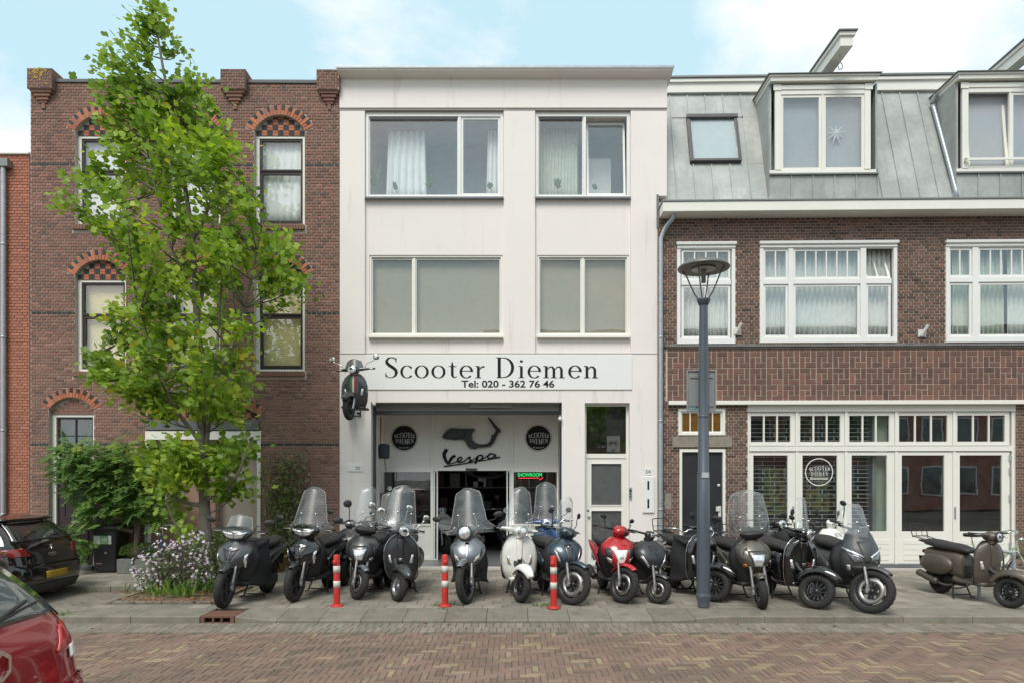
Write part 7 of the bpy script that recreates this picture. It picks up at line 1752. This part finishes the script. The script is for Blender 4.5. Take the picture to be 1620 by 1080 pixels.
# ================================================================== cars
m_cblk = mat('m_car_black', (.004,.004,.005), .06, var=.0, coat=1); m_cred = mat('m_car_red', (.27,.009,.015), .12, metal=.2, var=.03, coat=1)
m_cgl = mat('m_car_glass', (.02,.026,.028), .05, var=.1, spec=1.0, coat=1); m_cglr = mat('m_car_glass_light', (.05,.065,.065), .05, var=.3, scale=2, spec=1.0, coat=1)
m_rlens2 = mat('m_bright_red_lens', (.42,.01,.01), .15, var=.3, scale=14, coat=1)
m_plate = mat('m_yellow_plate', (.42,.25,.02), .5, var=.05)
def car(label, loc, rz, paint_, k_, glass, long_=4.0):
    t = thing('parked_car', loc, label, 'car', 'cars at the left edge of the street', rz=rz); t.scale = k_
    T_ = [(.17,2.00,-2.0,.78),(.30,2.05,-2.03,.85),(.45,2.07,-2.05,.868),(.60,2.055,-2.04,.872),(.64,2.02,-2.02,.872),(.75,1.99,-1.96,.875),(.88,1.955,-1.70,.868),(.98,1.90,-1.15,.845),(1.02,1.87,-1.0,.825),(1.12,1.79,-.82,.775),(1.22,1.69,-.62,.725),(1.32,1.57,-.40,.675),(1.38,1.47,-.2,.63),(1.425,1.30,0.0,.55),(1.445,1.0,.2,.40)]
    def fy(x, z): yr, yf, hw = interp(T_, z); e = 9.0; tt = min(.985, abs(x)/hw); return (yr+yf)/2+(yr-yf)/2*(1-tt**e)**(1/e)
    b = MB(); rings = []
    for z, yr, yf, hw in catmull4(T_, 3): rings.append([(hw*sg(cos(a))*abs(cos(a))**(2/9), (yr+yf)/2+(yr-yf)/2*sg(sin(a))*abs(sin(a))**(2/9), z) for a in [2*pi*i/120 for i in range(120)]])
    b.loft(rings, 0, True, True); body = b.build('body', paint_, t)
    def cp_(name, q, mm, off=.006, n=8, par=body, sym=False):
        for s in ((-1, 1) if sym else (1,)):
            b = MB(); 
            def f(u, v):
                x = lerp(lerp(q[0][0],q[1][0],u), lerp(q[3][0],q[2][0],u), v)*s; z = lerp(lerp(q[0][1],q[1][1],u), lerp(q[3][1],q[2][1],u), v); return (x, fy(x, z)+off, z)
            b.grid(f, n, n, 0, True, None, .012); b.build(name, mm, par, fix=True)
    cp_('rear_window', [(-.70,1.035),(.70,1.035),(.57,1.33),(-.57,1.33)], glass, .004, 12)
    for q in ([(-.735,1.0),(-.70,1.03),(-.57,1.335),(-.60,1.35)],): cp_('window_pillar', q, m_blk, .005, 4, sym=True)
    b = MB(); b.grid(lambda u, v: ((u*2-1)*.60, 1.50+.14*v-.05*(u*2-1)**2, 1.385+.0*v-.022*v), 12, 3, 0, True, None, -.028); b.build('spoiler', paint_, t, fix=True)
    # side windows
    for s in (-1, 1):
        b = MB()
        def fx(u, v): z = lerp(1.04, 1.36, v); yr, yf, hw = interp(T_, z); y = lerp(-.62+.9*v*.5, 1.45-.30*v, u); yc, hd = (yr+yf)/2, (yr-yf)/2; tt = min(.99, abs(y-yc)/hd); return (s*(hw*(1-tt**9)**(1/9)+.004), y, z)
        b.grid(fx, 14, 4, 0, True, None, .008); b.build('side_window', m_cgl, body, fix=True)
    for s in (-1, 1):
        for y in (-1.25, 1.28):
            C = TR(s*.80, y, .31) @ RY(pi/2); b = MB(); b.lathe([(.19,-.09),(.25,-.10),(.305,-.08),(.315,-.04),(.315,.04),(.305,.08),(.25,.10),(.19,.09)], 32, 0, C); w_ = b.build('wheel', m_tyre, t); b = MB(); b.lathe([(0,.05*s),(.05,.06*s),(.18,.03*s),(.20,.085*s)], 24, 0, C); b.build('rim', m_rims, w_)
            b = MB(); b.lathe([(0,.02*s),(.345,.02*s),(.35,.075*s),(0,.076*s)], 30, 0, C); b.build('wheel_arch', m_blk, body)
    return t, body, cp_, fy
def sg(x): return 1 if x > 0 else -1
def catmull4(rows, k):
    a = catmull([(r[0], r[1], r[2]) for r in rows], k); b_ = catmull([(r[3], 0, 0) for r in rows], k); return [(p.x, p.y, p.z, q_.x) for p, q_ in zip(a, b_)]
t, body, cp_, fy = car('shiny black hatchback seen from behind, parked at the left edge', (-7.80-2.06, 11.68, RZ0), radians(-90), m_cblk, (1, 1, 1.0), m_cgl)
cp_('tail_light', [(.50,.80),(.80,.80),(.845,.92),(.62,.935)], m_rlens, .012, 8, sym=True); cp_('number_plate', [(-.27,.40),(.27,.40),(.27,.52),(-.27,.52)], m_plate, .012, 4)
cp_('bumper_line', [(-.84,.645),(.84,.645),(.84,.665),(-.84,.665)], m_cblk, .022, 16); cp_('lower_bumper', [(-.72,.20),(.72,.20),(.76,.33),(-.76,.33)], m_blk, .008, 10)
b = MB(); b.prism([(-.034,0),(0,-.05),(.034,0),(0,.05)], -.008, .008, holes=[[(-.014,0),(0,-.024),(.014,0),(0,.024)]], M=TR(0, fy(0,.86)+.012, .90) @ RZ(pi)); b.build('emblem', m_chr, body, fix=True)
o = sans('CLIO', .075, m_chr, body, (.15, fy(0,.77)+.014, .765), 'lettering', bold=.002, width=.19, ex=.003); o.rotation_euler[2] = pi; o.location.x = .10
tt_, body2, cp_, fy = car('dark red hatchback in the lower left corner, seen from behind', (-2.90-2.07*1.06, 4.0, RZ0), radians(-90), m_cred, (1.0, 1.06, 1.13), m_cglr)
cp_('tail_light', [(.50,.82),(.80,.83),(.83,.97),(.62,.965)], m_rlens2, .014, 8, sym=True); cp_('reversing_light', [(.62,.77),(.80,.79),(.81,.85),(.64,.84)], m_wht, .020, 5, sym=True)
cp_('number_plate', [(-.27,.60),(.27,.60),(.27,.71),(-.27,.71)], m_plate, .012, 4); cp_('bumper_line', [(-.84,.645),(.84,.645),(.84,.66),(-.84,.66)], m_cred, .02, 16)
b = MB(); b.prism([(.085*cos(pi/6+i*pi/3), .085*sin(pi/6+i*pi/3)) for i in range(6)], -.012, .012, holes=[[(.06*cos(pi/6+i*pi/3), .06*sin(pi/6+i*pi/3)) for i in range(6)]], M=TR(0, fy(0,.86)+.016, .86) @ RZ(pi)); b.build('emblem', m_chr, body2, fix=True)
o = sans('x2', .12, m_chr, body2, (-.1, fy(-.1,.70)+.016, .64), 'lettering', bold=.004, width=.15, ex=.004); o.rotation_euler[2] = pi; o.location.x = -.03
b = MB(); b.tube([(-.05,fy(-.05,1.05)+.02,1.05),(-.45,fy(-.45,1.12)+.025,1.13)], .012, 6); b.tube([(-.10,fy(-.1,1.06)+.03,1.06),(-.55,fy(-.55,1.12)+.03,1.11)], .008, 6); b.build('rear_wiper', m_blk, body2)

# ------------------------------------------------------------------ bicycles and stand
def bicycle(label, loc, rz, frame_m, group='bicycles leaning between the scooters', saddle_z=.95, basket=False):
    t = thing('bicycle', loc, label, 'bicycle', group, rz=rz); t.rotation_euler[1] = .05
    for nm, y in (('front_wheel', -.55), ('rear_wheel', .52)):
        C = TR(0, y, .34) @ RY(pi/2); b = MB(); b.lathe([(.318+.017*cos(a), .017*sin(a)) for a in [2*pi*i/8 for i in range(8)]], 36, 0, C, close=True); w_ = b.build(nm, m_tyre, t); b = MB(); b.lathe([(.30,-.01),(.308,-.012),(.308,.012),(.30,.01)], 32, 0, C, close=True)
        for i in range(18): a = 2*pi*i/18; b.tube([(0,y+.015*cos(a*3),.34), (0,y+.302*cos(a),.34+.302*sin(a))], .0016, 3, caps=False)
        b.lathe([(0,-.04),(.02,-.04),(.02,.04),(0,.04)], 10, 0, C); b.build('rim', m_steel, w_)
        b = MB(); b.grid(lambda u, v: ((u*2-1)*.026, y-(.355+.008*cos((u*2-1)*1.5))*cos(radians(lerp(50 if y < 0 else 30,170,v))), .34+(.355+.008*cos((u*2-1)*1.5))*sin(radians(lerp(50 if y < 0 else 30,170,v)))), 4, 14, 0, True, None, .003); b.build('mudguard', m_blk, t)
    hd, bb, st, ra = (0,-.38,.82), (0,.08,.30), (0,.24,.74), (0,.52,.34)
    b = MB(); b.tube([hd, bb], .017, 8); b.tube([(0,-.385,.72), (0,.16,.52)], .015, 8); b.tube([bb, (0,.26,.82)], .016, 8)
    for s in (-1, 1): b.tube([bb, (s*.05,.52,.34)], .009, 6); b.tube([(0,.22,.66), (s*.05,.52,.34)], .008, 6); b.tube([(0,-.40,.68), (s*.05,-.47,.52), (s*.045,-.55,.34)], .010, 6)
    b.tube([(0,-.40,.66),(0,-.36,.90)], .017, 8); b.build('frame', frame_m, t)
    b = MB(); b.tube([(0,-.36,.88),(0,-.345,1.0)], .012, 6); b.tube(catmull([(-.27,-.16,1.02),(-.26,-.27,1.06),(-.12,-.38,1.06),(0,-.36,1.0),(.12,-.38,1.06),(.26,-.27,1.06),(.27,-.16,1.02)], 4), .0115, 8); b.build('handlebar', m_chr, t)
    for s in (-1, 1): MB().tube([(s*.27,-.22,1.035),(s*.272,-.09,1.01)], .017, 8).build('grip', m_blk, t)
    b = MB(); body_loft(b, [(.12,.965,.02,.02),(.22,.965,.045,.03),(.34,.97,.09,.035),(.40,.97,.07,.03)], e=2.2); b.build('saddle', m_blk, t); MB().tube([(0,.26,.8),(0,.28,.95)], .012, 6).build('seat_post', m_chr, t)
    b = MB(); b.lathe([(.075,-.004),(.09,-.004),(.09,.004),(.075,.004)], 20, 0, TR(.045,.08,.30) @ RY(pi/2), close=True); b.tube([(.06,.08,.30),(.07,.02,.15)], .009, 6); b.tube([(-.06,.08,.30),(-.07,.14,.45)], .009, 6); b.build('crank', m_steel, t)
    for s in (-1, 1): MB().cbox((s*.11,.02 if s > 0 else .14,.15 if s > 0 else .45), (.08,.06,.02)).build('pedal', m_blk, t)
    b = MB(); b.tube([(-.06,.30,.74),(-.06,.68,.76),(.06,.68,.76),(.06,.30,.74)], .006, 6); b.tube([(-.05,.66,.75),(-.05,.53,.36)], .005, 6); b.tube([(.05,.66,.75),(.05,.53,.36)], .005, 6); b.build('carrier', m_blk, t)
    b = MB(); b.lathe([(0,.03),(.03,.02),(.04,-.01),(.02,-.05),(0,-.05)], 14, 0, TR(0,-.44,.92) @ RX(radians(80))); b.build('lamp', m_chr, t)
    return t
m_lg = mat('m_light_green_frame', (.35,.45,.30), .35, var=.1, coat=.4); m_bkf = mat('m_black_frame', (.02,.02,.022), .35, var=.1, coat=.4); m_blf = mat('m_blue_frame', (.03,.07,.16), .35, var=.1, coat=.4)
bicycle('bicycle with shiny handlebar and pale green frame cut off at the right edge', (8.35, 11.9, 0), radians(62), m_lg)
bicycle('black bicycle between the leg covered scooter and the small matt black one', (2.95, 12.6, 0), radians(12), m_bkf)
bicycle('dark blue bicycle behind the asters, only saddle and handlebar showing', (-6.25, 13.0, 0), radians(-75), m_blf)
bk = thing('bicycle_stand', (P(1590, 960, 11.2).x, 11.2, 0), 'bent steel bicycle stand behind the brown scooter', 'bicycle stand'); MB().tube(catmull([(-.42,0,0),(-.42,0,.66),(-.34,0,.76),(.06,0,.76),(.14,0,.66),(.14,0,0)], 5), .028, 12).build('hoop', m_pipe, bk)
# ------------------------------------------------------------------ things inside the showroom
m_inw = mat('m_shelf_grey', (.25,.25,.25), .7, var=.2)
sr = thing('wall_rack', (-.5, 18.6, 0), 'rack with parts at the back of the showroom behind the open door', 'shelf rack')
for z in (.5, 1.1, 1.7, 2.3): MB().box(-2.2,2.2,0,.4,z,z+.03).build('shelf', m_inw, sr)
for x in (-2.2,-.75,.75,2.2): MB().box(x-.02,x+.02,0,.4,.03,2.7).build('upright', m_inw, sr)
for i in range(26): x = R.uniform(-2.0,2.0); z = R.choice((.53,1.13,1.73)); s = R.uniform(.1,.3); MB().box(x,x+s,.02,.3,z,z+R.uniform(.1,.4)).build('carton', R.choice((m_inw, m_card, m_bin, m_rsh, m_hb)), sr)
ex = thing('exhaust_pipe', (-.7, 17.2, 2.05), 'black exhaust pipes hanging in the top of the shop doorway', 'exhaust pipe'); MB().tube(catmull([(-.5,0,.12),(-.3,0,0),(.1,0,-.06),(.5,0,.02),(.7,0,.2)], 4), .035, 10).build('pipe', m_bin, ex); MB().tube([(-.6,0,.15),(-.25,0,.03)], .07, 12).build('silencer', m_bin, ex); MB().tube([(.1,0,.0),(.1,0,.9)], .004, 4).build('cord', m_bin, ex)
# ================================================================== the other side of the street (seen in the window panes)
ob = thing('terrace_building', (12, -13.5, 0), 'long brown brick terrace on the opposite side of the street, seen only as a reflection', 'terrace')
MB().box(-14, 30, -9, 0, 0, 9.6).build('wall', m_ob, ob); b = MB(); b.add([(-14,0,9.6),(30,0,9.6),(30,-4,12.2),(-14,-4,12.2)], [(0,1,2,3),(3,2,1,0)]); b.box(-14.1,30.1,.0,.3,9.4,9.7); b.build('roof', mat('roof_tile_grey', (.10,.09,.085), .8, var=.2), ob)
b = MB(); g2 = MB()
for i in range(20):
    for z in (.9, 3.9, 6.8): x = -13+i*2.1; frame(b, x, x+1.3, z, z+1.8, .01, .08, .09); g2.box(x+.09, x+1.21, .02, .05, z+.09, z+1.71)
stuff(b.build('window_frames', m_white, ob)); stuff(g2.build('window_panes', m_cgl, ob))
def rtree(label, x, y, h, r_):
    t = thing('street_tree', (x, y, 0), label, 'tree'); MB().tube([(0,0,0),(0,0,h*.45),(.1,0,h*.8)], [.2,.15,.05], 8).build('trunk', m_bark, t); lf = MB()
    cl_ = [Vector((R.gauss(0,r_*.45), R.gauss(0,r_*.45), h*.66+R.gauss(0,h*.14))) for _ in range(60)]
    for c in cl_:
        for _ in range(60): leaf(lf, c+rv()*R.uniform(0,.75), rv(), rv(), R.uniform(.14,.24), min(.85, max(0, R.gauss(.35,.2))), 'tulip')
    stuff(lf.build('leaves', m_leaf, t))
rtree('leafy tree across the street, reflected in the panes over the white door', 5.5, -9, 8.5, 2.4); rtree('leafy tree across the street, reflected in the left windows of the white building', -9.5, -10, 10.5, 2.2); rtree('leafy tree across the street, far right, seen only as a reflection', 17, -8, 9.5, 2.4)
